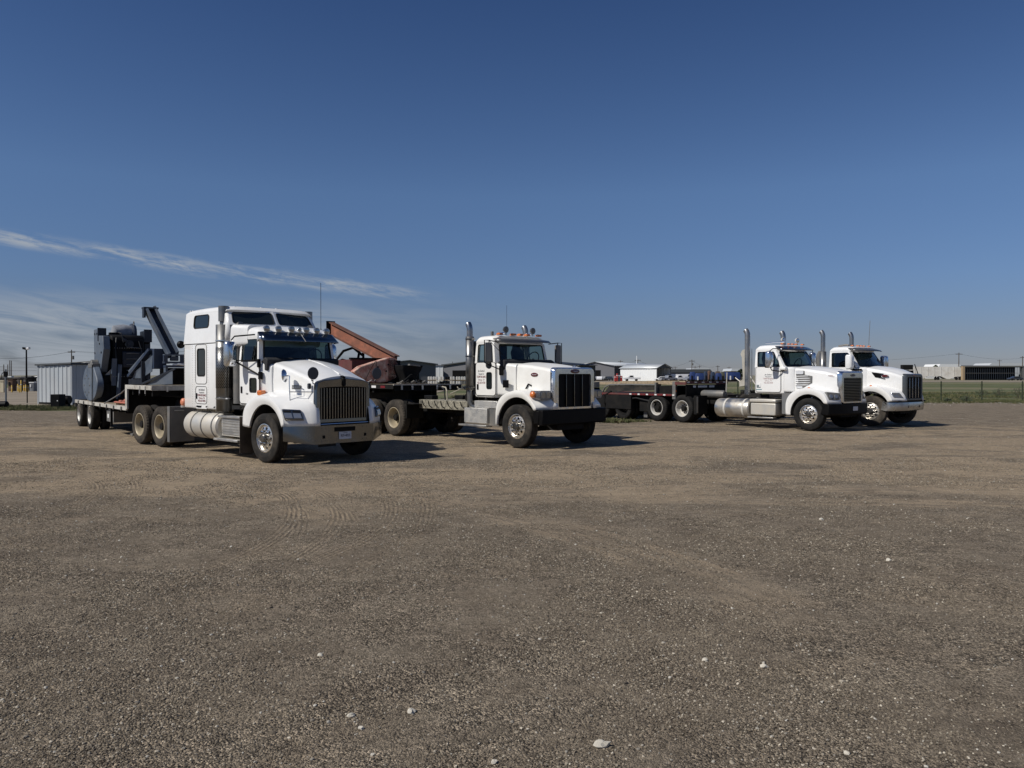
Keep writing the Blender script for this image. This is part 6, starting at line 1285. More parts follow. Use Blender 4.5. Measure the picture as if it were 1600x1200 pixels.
def corrugated(root, a, b, h0, h1, m, name='wall', rib=.3, depth=.03):
    """ribbed wall from a to b (x,y), heights h0..h1 (h1 may be (left, right))"""
    a = Vector((*a, 0)); b = Vector((*b, 0)); L_ = (b - a).length; n = max(2, int(L_ / rib)); d = (b - a) / L_; nn = Vector((d.y, -d.x, 0))
    hl, hr = h1 if isinstance(h1, tuple) else (h1, h1); rows = [[], []]
    for i in range(n):
        for t, o in ((0, 0), (.62, 0), (.7, 1), (.92, 1)):
            f = (i + t) / n; p = a + d * L_ * f + nn * depth * o; rows[0].append((p.x, p.y, h0)); rows[1].append((p.x, p.y, hl * (1 - f) + hr * f))
    p = b; rows[0].append((p.x, p.y, h0)); rows[1].append((p.x, p.y, hr))
    q = MB(); q.grid(rows); return q.build(name, m, root, smooth=0, solid=.01)
def shed_left():
    A = Vector((X_(60, 49.3), 49.3)); B = Vector((X_(112, 47.7), 47.7)); d = (B - A).normalized(); n_ = Vector((-d.y, d.x)); L_ = 4.4
    root = thing('metal_shed', 'pale blue-grey ribbed metal shed at the left edge of the yard', 'shed', (A.x, A.y, 0))
    loc = lambda v: (v.x - A.x, v.y - A.y)
    C = B + n_ * L_; D = A + n_ * L_; base = .12
    corrugated(root, loc(A), loc(B), base, (2.42, 2.50), shedm, 'front_wall', .42, .035); corrugated(root, loc(B), loc(C), base, 2.50, shedm, 'side_wall', .42, .035); corrugated(root, loc(C), loc(D), base, 2.45, shedm, 'back_wall'); corrugated(root, loc(D), loc(A), base, 2.42, shedm, 'far_side_wall')
    q = MB(); e = .15; pts = [A - d * e - n_ * e, B + d * e - n_ * e, C + d * e + n_ * e, D - d * e + n_ * e]; hz = (2.45, 2.53, 2.53, 2.45)
    lo = [(*loc(p), h) for p, h in zip(pts, hz)]; q.add(lo + [(x, y, z + .10) for x, y, z in lo], [(0, 1, 2, 3), (4, 7, 6, 5), (0, 4, 5, 1), (1, 5, 6, 2), (2, 6, 7, 3), (3, 7, 4, 0)]); q.build('roof', darkroof, root)
    for p in (B, A): q = MB(); x, y = loc(p); q.bb(x - .05, x + .05, y - .05, y + .05, 0, 2.45); q.build('corner_trim', shedm, root)
    q = MB(); q.add([(*loc(p), z) for z in (.0, .13) for p in (A, B, C, D)], [(0, 1, 5, 4), (1, 2, 6, 5), (2, 3, 7, 6), (3, 0, 4, 7)]); q.build('skid_base', blackm, root)
    x, y = loc(A + d * 1.3); q = MB(); q.bb(x - .2, x + .25, y + .5, y + .9, 2.56, 2.63); q.build('roof_vent', paper, root)
    dd = 43.6; r2 = thing('cabinet', 'black square cabinet standing in front of the metal shed', 'cabinet', (X_(90.5, dd), dd, 0), R(-8))
    q = MB(); q.bb(-.28, .28, -.25, .25, .05, .76); q.build('cabinet_body', black, r2, bevel=.02); q = MB(); q.bb(-.3, .3, -.27, .27, 0, .05); q.build('plinth', black, r2); q = MB(); q.cyl((.16, -.26, .4), (.16, -.24, .4), .03, 10); q.build('dial', paper, r2)
    dd = 44.3; r3 = thing('drum', 'round black drum leaning behind the square cabinet by the shed', 'drum', (X_(101, dd), dd, 0))
    q = MB(); q.lathe([(0, -.3), (.24, -.3), (.25, -.28), (.25, .28), (.24, .3), (0, .3)], (0, 0, .42), 'x', 22); q.build('drum_body', black, r3, smooth=40); q = MB(); q.bb(-.3, .25, -.15, .15, 0, .2); q.build('drum_cradle', blackm, r3)
shed_left()
def gable(name, label, cat, F0, F1, depth, he, hp, wall, side, roof, door=None, openfront=False, rib=1.2, doors=()):
    """gabled building: front wall from F0 to F1 (seen left to right), running back by depth"""
    F0 = Vector(F0); F1 = Vector(F1); d = (F1 - F0).normalized(); n_ = Vector((-d.y, d.x)); w = (F1 - F0).length
    root = thing(name, label, cat, (F0.x, F0.y, 0), math.atan2(d.y, d.x))
    B0 = (0, depth); 
    if not openfront:
        q = MB(); q.prism([(0, 0), (w, 0), (w, he), (w / 2, hp), (0, he)], 0, .2); q.build('front_wall', wall, root)
        for (a, b, h) in doors: q = MB(); q.bb(a, b, -.06, -.02, .05, h); q.build('door', black, root)
    else:
        q = MB(); q.prism([(0, he - .05), (w, he - .05), (w, he), (w / 2, hp), (0, he)], 0, .2); q.build('gable_end', darkroof, root)
        for x in (.1, w * .5, w - .1): q = MB(); q.bb(x - .1, x + .1, 0, .2, 0, he); q.build('post', steelg, root)
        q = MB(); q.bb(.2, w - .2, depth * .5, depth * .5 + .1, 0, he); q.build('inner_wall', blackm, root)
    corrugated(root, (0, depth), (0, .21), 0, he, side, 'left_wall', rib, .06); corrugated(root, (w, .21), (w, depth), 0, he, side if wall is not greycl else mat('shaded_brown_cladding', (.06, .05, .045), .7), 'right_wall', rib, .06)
    q = MB(); q.bb(0, w, depth, depth + .1, 0, he); q.build('back_wall', wall, root)
    for s in (0, 1):
        x0, x1 = (-.4, w / 2) if s == 0 else (w / 2, w + .4); z0 = he - .4 * (hp - he) / (w / 2)
        q = MB(); q.add([(x0, -.4, z0 if s == 0 else hp), (x1, -.4, hp if s == 0 else z0), (x1, depth + .4, hp if s == 0 else z0), (x0, depth + .4, z0 if s == 0 else hp)], [(0, 1, 2, 3)]); q.v = [(a, b, c + .12) for a, b, c in q.v]; q.build('roof', roof, root, solid=.12)
    q = MB(); q.tube([(-.4, -.45, he - .1), (w / 2, -.45, hp + .1), (w + .4, -.45, he - .1)], .1, 4); q.build('roof_trim', darkroof, root)
    return root
D_ = 170
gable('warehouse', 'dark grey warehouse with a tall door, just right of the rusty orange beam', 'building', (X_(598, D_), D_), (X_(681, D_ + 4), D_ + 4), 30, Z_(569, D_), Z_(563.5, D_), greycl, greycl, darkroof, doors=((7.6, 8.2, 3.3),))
r = thing('white_warehouse', 'narrow strip of white-walled building between the two dark grey warehouses', 'building', (X_(686, 200), 200, 0)); corrugated(r, (-3, 0), (2.2, 0), 0, Z_(572, 200), whitecl, 'wall', .9); q = MB(); q.bb(-3, 2.4, .1, 20, 0, Z_(572, 200) - .1); q.build('building_body', whitecl, r); q = MB(); q.bb(1.0, 1.12, -.12, -.05, 0, Z_(572, 200)); q.build('downpipe', steelg, r); q = MB(); q.bb(-3.2, 2.6, -.2, 20, Z_(572, 200), Z_(570.5, 200)); q.build('roof', greycl, r)
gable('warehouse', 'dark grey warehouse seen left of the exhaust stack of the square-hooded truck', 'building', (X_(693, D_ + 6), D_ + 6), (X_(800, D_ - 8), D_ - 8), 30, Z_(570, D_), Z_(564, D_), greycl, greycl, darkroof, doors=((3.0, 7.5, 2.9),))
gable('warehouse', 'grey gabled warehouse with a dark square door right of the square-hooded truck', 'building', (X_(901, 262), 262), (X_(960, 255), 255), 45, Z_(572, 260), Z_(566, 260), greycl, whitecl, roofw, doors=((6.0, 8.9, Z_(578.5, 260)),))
r = thing('lean_to', 'brown open lean-to on the right side of the gabled grey warehouse', 'shed', (X_(959, 262), 262, 0)); q = MB(); q.add([(0, 0, 4.6), (6.2, 2, 3.7), (6.2, 14, 3.7), (0, 14, 4.6)], [(0, 1, 2, 3)]); q.build('roof', darkroof, r, solid=.2); q = MB(); q.bb(0, 5.8, 10, 10.2, 0, 3.8); q.build('wall', brownm, r)
for x in (.3, 3, 5.9): q = MB(); q.bb(x - .12, x + .12, .1 + x * .3, .3 + x * .3, 0, 4.1 if x < 3 else 3.7); q.build('post', blackm, r)
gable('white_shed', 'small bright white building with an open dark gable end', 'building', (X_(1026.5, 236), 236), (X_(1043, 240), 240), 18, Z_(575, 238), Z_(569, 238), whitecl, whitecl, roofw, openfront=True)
# the small white building shows its long side: turn it so that the side faces left
bpy.data.objects['white_shed'].rotation_euler = (0, 0, R(30))
lowb = [(1043, 1112, 577, 582, 330, darkroof, 'long low dark-roofed building right of the bright white building'), (1082, 1108, 575.5, 578, 380, roofw, 'pale flat roof over the long dark-roofed building'), (1143, 1158, 576, 580, 380, roofw, 'pale roof just left of the slatted-grille truck'), (968, 994, 573, 578, 300, greycl, 'low grey roof left of the white utility pole'),
        (1467, 1500, 569, 573, 420, whitecl, 'distant white roof line above the long white trailer'), (1545, 1640, 567.5, 571.5, 430, roofw, 'distant white roof above the dark slatted shed'), (1630, 1760, 566, 572, 430, greycl, 'distant grey roof beyond the right picture edge'), (1500, 1546, 571, 573, 420, greycl, 'distant grey roof line between the white roofs')]
for u0, u1, v0, v1, d, m, lb in lowb:
    r = thing('distant_building', lb, 'building', (X_(u0, d), d, 0)); w = X_(u1, d) - X_(u0, d)
    q = MB(); q.bb(0, w, 0, 14, 0, Z_(v1, d)); q.build('wall', greycl if m is darkroof else brownm if v1 > 574 else m, r); q = MB(); q.prism([(-.5, Z_(v1, d)), (w + .5, Z_(v1, d)), (w * .96, Z_(v0, d)), (w * .04, Z_(v0, d))], -.5, 15); q.build('roof', m, r)
    for k in range(1, 4): q = MB(); q.bb(w * k / 4 - .4, w * k / 4 + .4, -.06, -.01, 0, 2.2); q.build('door', black, r)

# far left: roof line and yard behind the shed
r = thing('long_canopy', 'long white-topped canopy roof behind the metal shed', 'canopy', (X_(98, 90), 90, 0)); q = MB(); q.add([(0, 0, Z_(569.5, 90)), (3.6, 0, Z_(566, 90)), (9, 8, Z_(566, 90)), (5, 8, Z_(569.5, 90))], [(0, 1, 2, 3)]); q.build('roof', roofw, r, solid=.12)
q = MB(); q.tube([(-.2, -.1, Z_(568, 90)), (3.4, -.1, Z_(564.6, 90)), (5, -.1, Z_(564.8, 90))], .06, 5); q.build('gutter', darkroof, r)
for x in (.3, 3.5): q = MB(); q.bb(x - .06, x + .06, .1, .22, 0, Z_(568.5, 90)); q.build('post', steelg, r)
def yard_items():
    d = 82
    r = thing('booth', 'cream narrow booth at the far left edge beyond the sandy road', 'booth', (X_(4, d), d, 0)); q = MB(); q.bb(-.18, .2, -.15, .15, 0, Z_(596, d)); q.build('booth_body', mat('cream_booth', (.55, .48, .34), .7), r, bevel=.02); q = MB(); q.prism([(-.2, 0), (-.26, .12), (.26, .12), (.2, 0)], -.2, .2); off(q, (0, 0, -Z_(596, d))).build('cap', mat('cream_booth', (.55, .48, .34)), r)
    for i, (u, v0, v1) in enumerate(((18.5, 602, 613), (28, 600, 610), (30.3, 602, 613), (33, 594, 612), (37.5, 602, 610), (40.3, 601, 611), (43.2, 602, 612))):
        dd = d + (0, 5, 0, 1, 6, 4, 2)[i]; h = Z_(v0, dd)
        t = thing('bollard', ['yellow bollard furthest left beside the cream booth', 'short yellow bollard just left of the tall yellow post', 'yellow bollard touching the left side of the tall yellow post', 'tall yellow post in the bollard row', 'first yellow bollard right of the tall post', 'second yellow bollard right of the tall post', 'yellow bollard furthest right beside the grey bin'][i], 'bollard', (X_(u, dd), dd, 0), 0, 'yellow bollards across the sandy road')
        q = MB(); q.lathe([(0, 0), (.07, 0), (.07, h - .04), (.045, h), (0, h)], (0, 0, 0), 'z', 12); q.build('post', yellowp, t); q = MB(); q.lathe([(.072, h * .6), (.075, h * .6), (.075, h * .66), (.072, h * .66)], (0, 0, 0), 'z', 12); q.build('band', paper, t)
    eq = [(12, 20, 592, 612, 'brown-red pump cabinet by the left fence post', brownm), (22, 31, 590, 611, 'grey-brown tank block left of the tall yellow post', mat('taupe_block', (.12, .10, .085), .8, var=.3)), (32, 43, 596, 612, 'rusty low skid behind the yellow bollards', brownm), (45.5, 53, 597, 613, 'grey wheeled bin with a white lid right of the bollards', mat('grey_bin', (.17, .18, .19), .6)), (54, 62, 596, 616, 'dark blue-grey dumpster beside the metal shed', mat('dark_bin', (.05, .06, .08), .5)), (41, 52, 589, 595, 'black flat-topped vehicle roof beyond the bollards', black)]
    for i, (u0, u1, v0, v1, lb, m) in enumerate(eq):
        dd = 88 + (i % 3) * 2; w = X_(u1, dd) - X_(u0, dd); h = Z_(v0, dd)
        r = thing('storage_bin' if 'bin' in lb or 'dump' in lb else 'equipment_skid', lb, 'bin' if 'bin' in lb or 'dump' in lb else 'equipment', (X_(u0, dd), dd, 0))
        q = MB(); q.loft([[(x, y, z) for x, y in rrect(.04 * (1 - z / h), w - .04 * (1 - z / h), 0, .7, .05, 2)] for z in (.0, h * .9)]); q.build('body', m, r)
        q = MB(); q.bb(-.03, w + .03, -.04, .74, h * .9, h); q.build('lid', paper if 'white lid' in lb else m, r, bevel=.02)
        q = MB(); q.bb(w * .2, w * .45, -.06, -.005, h * .45, h * .75); q.build('panel', yellowp if i == 2 else paper if i == 3 else blackm, r)
    r = thing('white_trailer', 'white box vehicle roof showing left of the metal shed', 'trailer', (X_(54, 120), 120, 0)); q = MB(); q.bb(0, 1.3, 0, 4, .9, Z_(588, 120)); q.build('box', carm[0], r, bevel=.05); q = MB(); q.bb(.1, 1.2, .5, 1.4, .0, .9); q.build('wheels_block', blackm, r)
    r = thing('far_block_wall', 'long dark wall with rooftop lumps across the left yard', 'wall', (X_(-160, 150), 150, 0)); q = MB(); q.bb(0, 27.0, 0, 1, 0, Z_(589.5, 150)); q.build('wall_body', mat('far_brown_wall', (.11, .10, .095), .9, var=.3, vscale=.5), r)
    for k in range(9): q = MB(); q.bb(15 + k * 1.3, 15.7 + k * 1.3, 0, .8, Z_(589.6, 150), Z_(588.9 - (k % 3) * .7, 150)); q.build('rooftop_box', paper if k % 4 == 1 else greycl, r)
yard_items()
def pole(u, vtop, d, label, arm=True, lamp=False, r=.14, name='utility_pole', m=woodp, transformer=False, arm_w=1.1):
    t = thing(name, label, 'lamp post' if lamp else 'utility pole', (X_(u, d), d, 0), R(rnd.uniform(-25, 25)))
    h = Z_(vtop, d); q = MB(); q.tube([(0, 0, 0), (0, 0, h)], [r, r * .7], 8); q.build('post', m, t)
    if arm:
        q = MB(); q.bb(-arm_w, arm_w, -.06, .06, h - .7, h - .52); q.build('crossarm', m, t)
        for x in (-arm_w * .9, -arm_w * .4, arm_w * .4, arm_w * .9): q = MB(); q.cyl((x, 0, h - .52), (x, 0, h - .30), .05, 6); q.build('insulator', steelg, t)
    if transformer: q = MB(); q.cyl((.38, 0, h - 2.4), (.38, 0, h - 1.5), .26, 10); q.build('transformer', steelg, t)
    if lamp:
        for s in (-1, 1): q = MB(); q.loft([[(s * (.08 + a), y, h + b) for y, b in rrect(-.16, .16, -.05 + a * .25, .2 + a * .25, .03, 2)] for a in (0, .32)]); q.build('lamp_head', black if s < 0 else carm[0], t)
    return (X_(u, d), d, h)
P1 = pole(41.5, 546, 90, 'dark yard light pole with two lamp heads at the left', False, True, .11, 'yard_light', black)
poles = [(112, 546.5, 190, 'wooden utility pole with transformer above the metal shed', True, True), (15.5, 563, 230, 'thick utility pole at the far left', False, False), (18, 563.5, 260, 'thinner pole right beside the thick far-left pole', False, False), (6, 569.5, 300, 'slim pole nearest the left picture edge', False, False), (12.3, 569.5, 300, 'slim pole between the left edge pole and the thick pole', False, False),
         (969.5, 563, 400, 'distant utility pole over the gabled grey warehouse', True, False), (996.5, 561, 330, 'utility pole behind the white mast by the bright white building', True, False), (961, 567, 460, 'faint pole left of the pole over the grey warehouse', True, False), (1081, 562, 330, 'utility pole with transformer between the two middle trucks', True, True), (1086, 572, 420, 'short pole just right of the transformer pole', True, False),
         (1093, 571, 480, 'thin pole second right of the transformer pole', True, False), (1121.5, 571, 400, 'pole halfway between the transformer pole and the exhaust stack', True, False), (1139, 573, 470, 'faint pole left of the exhaust stack of the slatted-grille truck', True, False), (1055, 573, 460, 'short pole left of the transformer pole', True, False),
         (1498, 551, 300, 'utility pole above the long white trailer at right', True, False), (1561.5, 562, 420, 'smaller pole above the dark slatted shed', True, False), (1597.5, 556.5, 340, 'utility pole at the right picture edge', True, False), (707, 565, 420, 'small pole over the dark warehouse left of the exhaust stack', False, False)]
PT = []
for u, v, d, lb, a, tr in poles: PT.append(pole(u, v, d, lb, a, False, .16 if d < 300 else .2, transformer=tr, arm_w=.9 if d < 250 else 1.3))
r = thing('white_mast', 'white mast at the left corner of the bright white building', 'mast', (X_(995, 250), 250, 0)); q = MB(); q.tube([(0, 0, 0), (0, 0, Z_(556, 250))], [.2, .12], 8); q.build('mast_pole', whitecl, r); q = MB(); q.bb(-.3, .3, -.1, .1, Z_(562, 250), Z_(561.5, 250)); q.build('mast_arm', whitecl, r)
def wire(a, b, sag, label, r=.03):
    t = thing('power_line', label, 'power line', a); v = Vector(b) - Vector(a); q = MB(); q.tube([v * (i / 12) - Vector((0, 0, sag * 4 * (i / 12) * (1 - i / 12))) for i in range(13)], r, 4); q.build('cable', black, t)
wire((X_(-60, 150), 150, Z_(558, 150)), (PT[0][0], PT[0][1], PT[0][2] - .4), .9, 'upper power line rising from the left edge to the transformer pole', .035)
wire((PT[0][0], PT[0][1], PT[0][2] - .4), (X_(290, 200), 200, Z_(549, 200)), .4, 'power line from the transformer pole to the right behind the machinery', .035)
wire((X_(-40, 230), 230, Z_(569.5, 230)), (X_(75, 230), 230, Z_(573, 230)), .4, 'second power line at the left, lower and level'); wire((X_(-40, 230), 230, Z_(576, 230)), (X_(80, 230), 230, Z_(578, 230)), .4, 'lowest power line at the left above the yard')
wire((PT[14][0] - 60, 320, PT[14][2] - 2.5), (PT[14][0], PT[14][1], PT[14][2] - .4), 1.5, 'power line left of the pole above the long white trailer'); wire((PT[14][0], PT[14][1], PT[14][2] - .4), (PT[16][0] + 3, PT[16][1], PT[16][2] - .4), 1.5, 'power line between the two right-hand utility poles')
wire((PT[5][0], PT[5][1], PT[5][2] - .4), (PT[6][0], PT[6][1], PT[6][2] - .4), 1.0, 'power line sagging above the bright white building'); wire((PT[8][0], PT[8][1], PT[8][2] - .4), (PT[11][0], PT[11][1], PT[11][2] - .4), 1.5, 'power line right of the middle transformer pole'); wire((PT[6][0], PT[6][1], PT[6][2] - .4), (PT[8][0], PT[8][1], PT[8][2] - .4), 3, 'long power line from the white building to the middle transformer pole')
# vehicles in the distant lot
def car(u, vb, d, m, label, kind='car', rz=0, s=1.0, group=None):
    t = thing({'car': 'parked_car', 'pickup': 'pickup_truck', 'van': 'parked_van'}[kind], label, {'car': 'car', 'pickup': 'pickup', 'van': 'van'}[kind], (X_(u, d), d, 0), R(rz), group); L_ = 4.6 * s; W_ = 1.8 * s; 
    prof = {'car': [(-2.3, .35), (-2.3, .85), (-1.7, .95), (-1.2, 1.4), (.5, 1.42), (1.2, .95), (2.2, .82), (2.3, .35)], 'pickup': [(-2.7, .5), (-2.7, 1.1), (-.6, 1.1), (-.5, 1.75), (.7, 1.78), (1.3, 1.15), (2.5, 1.05), (2.6, .5)], 'van': [(-2.6, .4), (-2.6, 2.1), (1.3, 2.15), (2.0, 1.3), (2.6, 1.1), (2.6, .4)]}[kind]
    q = MB(); q.prism([(a * s, b * s) for a, b in prof], -W_ / 2, W_ / 2); q.build('body', m, t, bevel=.06)
    top = max(b for a, b in prof) * s; gl = {'car': (-1.2, .9, .98), 'pickup': (-.42, .95, 1.2), 'van': (.5, 1.6, 1.4)}[kind]
    for y in (-1, 1): q = MB(); q.prism([(gl[0] * s, gl[2] * s), (gl[1] * s, gl[2] * s), ((gl[1] - .45) * s, top - .1), ((gl[0] + .25) * s, top - .1)], y * W_ / 2 * 1.005, y * (W_ / 2 + .02)); q.build('window', darkfill, t)
    for x in (-1.45, 1.5):
        for y in (-1, 1): q = MB(); q.cyl((x * s, y * W_ / 2 * .75, .34 * s), (x * s, y * (W_ / 2 + .03), .34 * s), .34 * s, 12); q.build('wheel', rubber_k, t)
lot = [(923, 250, 1, 'dark car at the left end of the lot row, beside the square-hooded truck', 'car', 60), (930, 255, 2, 'silver car second in the distant lot row', 'car', 70), (937, 250, 0, 'white car third in the distant lot row', 'car', 80), (944, 258, 2, 'silver car below the square door of the gabled warehouse', 'car', 75), (951, 252, 1, 'dark car just left of the red barrels', 'car', 100), (957, 262, 0, 'white van beside the red barrels', 'van', 95),
       (987, 240, 0, 'white pickup truck in front of the bright white building', 'pickup', 180), (978, 262, 1, 'dark pickup behind the white pickup', 'pickup', 160), (1050, 240, 0, 'white van right of the open gable end', 'van', 170), (1060, 236, 0, 'white pickup right of the white van', 'pickup', 10), (1071, 240, 0, 'second white van further right, before the blue machines', 'van', 0), (1044, 225, 2, 'silver pickup below the open gable end', 'pickup', 20), (1079, 232, 2, 'silver car between the vans and the blue machines', 'car', 30), (1035, 228, 0, 'white car in front of the open gable end', 'car', 160)]
for u, d, c, lb, k, rz in lot: car(u, 0, d, carm[c], lb, k, rz, group='vehicles parked in the distant lot')
for i, (u, c, h) in enumerate(((961.5, 'car_red', 1.7), (964.5, 'car_red', 2.3), (968, 'car_dark', 2.2), (971, 'car_red', 1.6))):
    t = thing('fuel_barrel', ['short red barrel left of the tall one', 'tall red barrel in the distant lot', 'dark barrel between the red ones', 'short red barrel furthest right'][i], 'barrel', (X_(u, 225), 225, 0)); q = MB(); q.lathe([(0, 0), (.3, 0), (.3, h * .45), (.33, h * .46), (.3, h * .48), (.3, h), (0, h)], (0, 0, 0), 'z', 14); q.build('barrel_body', MATS[c], t); q = MB(); q.lathe([(.305, h * .7), (.31, h * .7), (.31, h * .78), (.305, h * .78)], (0, 0, 0), 'z', 14); q.build('band', paper, t)
bl = mat('blue_tarpaulin', (.018, .038, .13), .5, var=.3); cols = [bl, bl, navy, brownm, navy, woodp, bl, mat('olive_machine', (.07, .07, .05), .8), bl]
for i, (u0, u1, v0, d) in enumerate(((1079, 1087, 580, 215), (1088, 1100, 582, 205), (1101, 1106, 579.5, 210), (1107, 1111, 578, 215), (1112, 1118, 580, 212), (1119, 1126, 579, 214), (1120, 1128, 582, 205), (1127, 1133, 580, 208), (1133, 1157, 580.5, 215))):
    w = X_(u1, d) - X_(u0, d); h = Z_(v0 + 1.0, d); t = thing('machine_stack', ['blue covered machine furthest left in the distant row', 'low blue covered machine second in the row', 'navy upright machine in the middle of the distant row', 'brown upright machine right of the navy one', 'navy block machine left of the weathered stack', 'tall weathered timber stack in the distant row', 'low blue box in front of the weathered stack', 'olive machine beside the long blue cover', 'long blue tarpaulin-covered load left of the slatted-grille truck'][i], 'machine', (X_(u0, d), d, 0))
    q = MB(); q.loft([[(a, b, z) for a, b in rrect(k, w - k, k, 1.6 - k, .1, 2)] for z, k in ((.6, 0), (h * .8, .02), (h, .2))]); q.build('cover', cols[i], t); q = MB(); q.bb(.1, w - .1, .1, 1.5, 0, .6); q.build('skid', blackm, t)
    for k in range(max(1, int(w / 1.1))): q = MB(); q.bb(.2 + k * 1.1, .55 + k * 1.1, -.1, .02, .5, h * .62); q.build('side_fitting', paper if (i + k) % 4 == 1 else blackm, t)
# racks of containers seen over the flatbed deck of the second trailer
for i, (u, d, n, m) in enumerate(((672, 98, 3, rimwhite), (680, 99, 3, rimwhite), (690, 97, 3, black), (699, 98, 3, black), (707, 99, 3, rimwhite), (716, 97, 3, rimwhite), (724, 98, 3, steelg))):
    t = thing('pallet_stack', ['pale stacked jugs furthest left above the flatbed deck', 'second pale stack of jugs above the flatbed deck', 'black stacked crates left of the air hoses', 'black crates behind the air hose arch', 'pale boxes over the black crates', 'pale stacked boxes beside the exhaust stack', 'grey boxes hidden by the exhaust stack'][i], 'pallet', (X_(u, d), d, 0), 0, 'stacked goods in the next yard')
    for k in range(3):
        q = MB(); q.bb(-.32, .32, 0, .6, k * .58, k * .58 + .08); q.build('pallet_board', wood, t)
        for j in range(2): q = MB(); q.loft([[(a, b, z) for a, b in rrect(-.30 + j * .31 + e, -.02 + j * .31 - e, .02, .5, .04, 2)] for z, e in ((k * .58 + .09, 0), (k * .58 + .42, 0), (k * .58 + .50, .05))]); q.build('jug', m if k < 2 or i % 2 else rimwhite, t)
# right: tank trailer, slatted shed, machine, tree line
def far_trailer():
    d = 285; r = thing('hopper_trailer', 'long white bulk trailer parked beyond the green field', 'trailer', (X_(1425, d), d, 0)); w = X_(1507, d) - X_(1425, d); zt = Z_(573, d)
    q = MB(); q.prism([(0, 1.5), (.3, zt), (w, zt), (w, 1.4), (w * .82, 1.2), (w * .72, .4), (w * .66, .4), (w * .55, 1.4), (w * .30, 1.5), (w * .22, .6), (w * .18, .6), (w * .12, 1.5)], 0, 2.5); q.build('hopper_body', mat('pale_trailer', (.80, .77, .70), .5, dirt=.5, dcol=(.4, .33, .24), dscale=.5), r)
    for x in (1.2, 2.6, w * .45, w * .5, w * .85, w * .92): q = MB(); q.cyl((x, -.05, .5), (x, .3, .5), .5, 14); q.build('wheel', rubber_k, r)
    q = MB(); q.bb(.2, w - .2, .3, 2.2, .95, 1.25); q.build('frame', blackm, r)
    for k in range(7): q = MB(); q.bb(1 + k * w / 8, 1.1 + k * w / 8, -.06, 0, 1.6, zt - .1); q.build('rib', rimwhite, r)
    r = thing('loader', 'dark machine with a raised arm left of the long white bulk trailer', 'machine', (X_(1412, 280), 280, 0)); q = MB(); q.bb(0, 3.6, 0, 2, 1.4, 3.6); q.build('cab', black, r, bevel=.1); q = MB(); q.bb(-.2, 3.4, 0, 2, 3.75, Z_(570, 280)); q.build('top_box', blackm, r); q = MB(); q.beam((4.2, .5, Z_(569, 280)), (5.5, .5, 2.2), .25, .2); q.build('arm', black, r); q = MB(); q.bb(0, 5.5, .2, 1.8, .4, 1.4); q.build('chassis', blackm, r)
    d = 282; r = thing('slatted_shed', 'long black slatted open shed beyond the green field at right', 'shed', (X_(1509, d), d, 0)); w = X_(1596, d) - X_(1509, d); zt = Z_(573.5, d)
    q = MB(); q.bb(0, w, 3.8, 4, 0, zt); q.build('back_wall', black, r); q = MB(); q.bb(-.3, w + .3, -.3, 4.2, zt, zt + .3); q.build('roof', mat('olive_roof', (.12, .115, .10), .8), r)
    for k in range(27): q = MB(); x = w * k / 26; q.bb(x - .05, x + .05, 0, .1, 0, zt); q.build('slat', mat('navy_slat', (.03, .04, .055), .6), r)
    q = MB(); q.bb(0, w, -.06, -.01, zt * .52, zt * .52 + .12); q.build('mid_rail', steelg, r)
    for x, m in ((-.8, mat('tan_post', (.35, .26, .16), .8)), (w + .5, steelg)): q = MB(); q.bb(x - .4, x + .4, -.1, 1, 0, zt + .3); q.build('end_pier', m, r)
    car(1586, 0, 262, carm[1], 'dark car parked in front of the slatted shed at far right', 'car', 180)
far_trailer()
def far_tree(u, v, d, w, label, seed):
    t = thing('tree', label, 'tree', (X_(u, d), d, 0)); h = Z_(v, d); q = MB(); q.tube([(0, 0, 0), (0, 0, h * .6)], [.3, .15], 6); q.build('trunk', woodp, t)
    rr = random.Random(seed); q = MB()
    for k in range(420):
        a = rr.random() * 6.28; ph = rr.random(); rad = w * (rr.random() ** .5) * math.sin(math.pi * min(1, .25 + ph * .75)); c = Vector((rad * math.cos(a), rad * math.sin(a) * .6, h * (.30 + .70 * ph))); u1 = Vector((rr.uniform(-1, 1), rr.uniform(-1, 1), rr.uniform(-1, 1))).normalized() * .38; u2 = u1.orthogonal().normalized() * .3
        q.add([c - u1, c + u2, c + u1, c - u2], [(0, 1, 2, 3)])
    q.build('crown', mat('dark_foliage', (.035, .05, .022), .8, var=.4, vscale=.6), t, smooth=0)
far_tree(1462, 570.5, 380, 3.6, 'dark round tree above the left part of the long white trailer', 1); far_tree(1158, 577, 300, 2.6, 'small dark tree beside the exhaust stack of the slatted-grille truck', 2)
for i, u in enumerate((1620, 1650, 1690)): far_tree(u, 572, 380, 3, ['tree just beyond the right edge', 'second tree beyond the right edge', 'third tree beyond the right edge'][i], 9 + i)
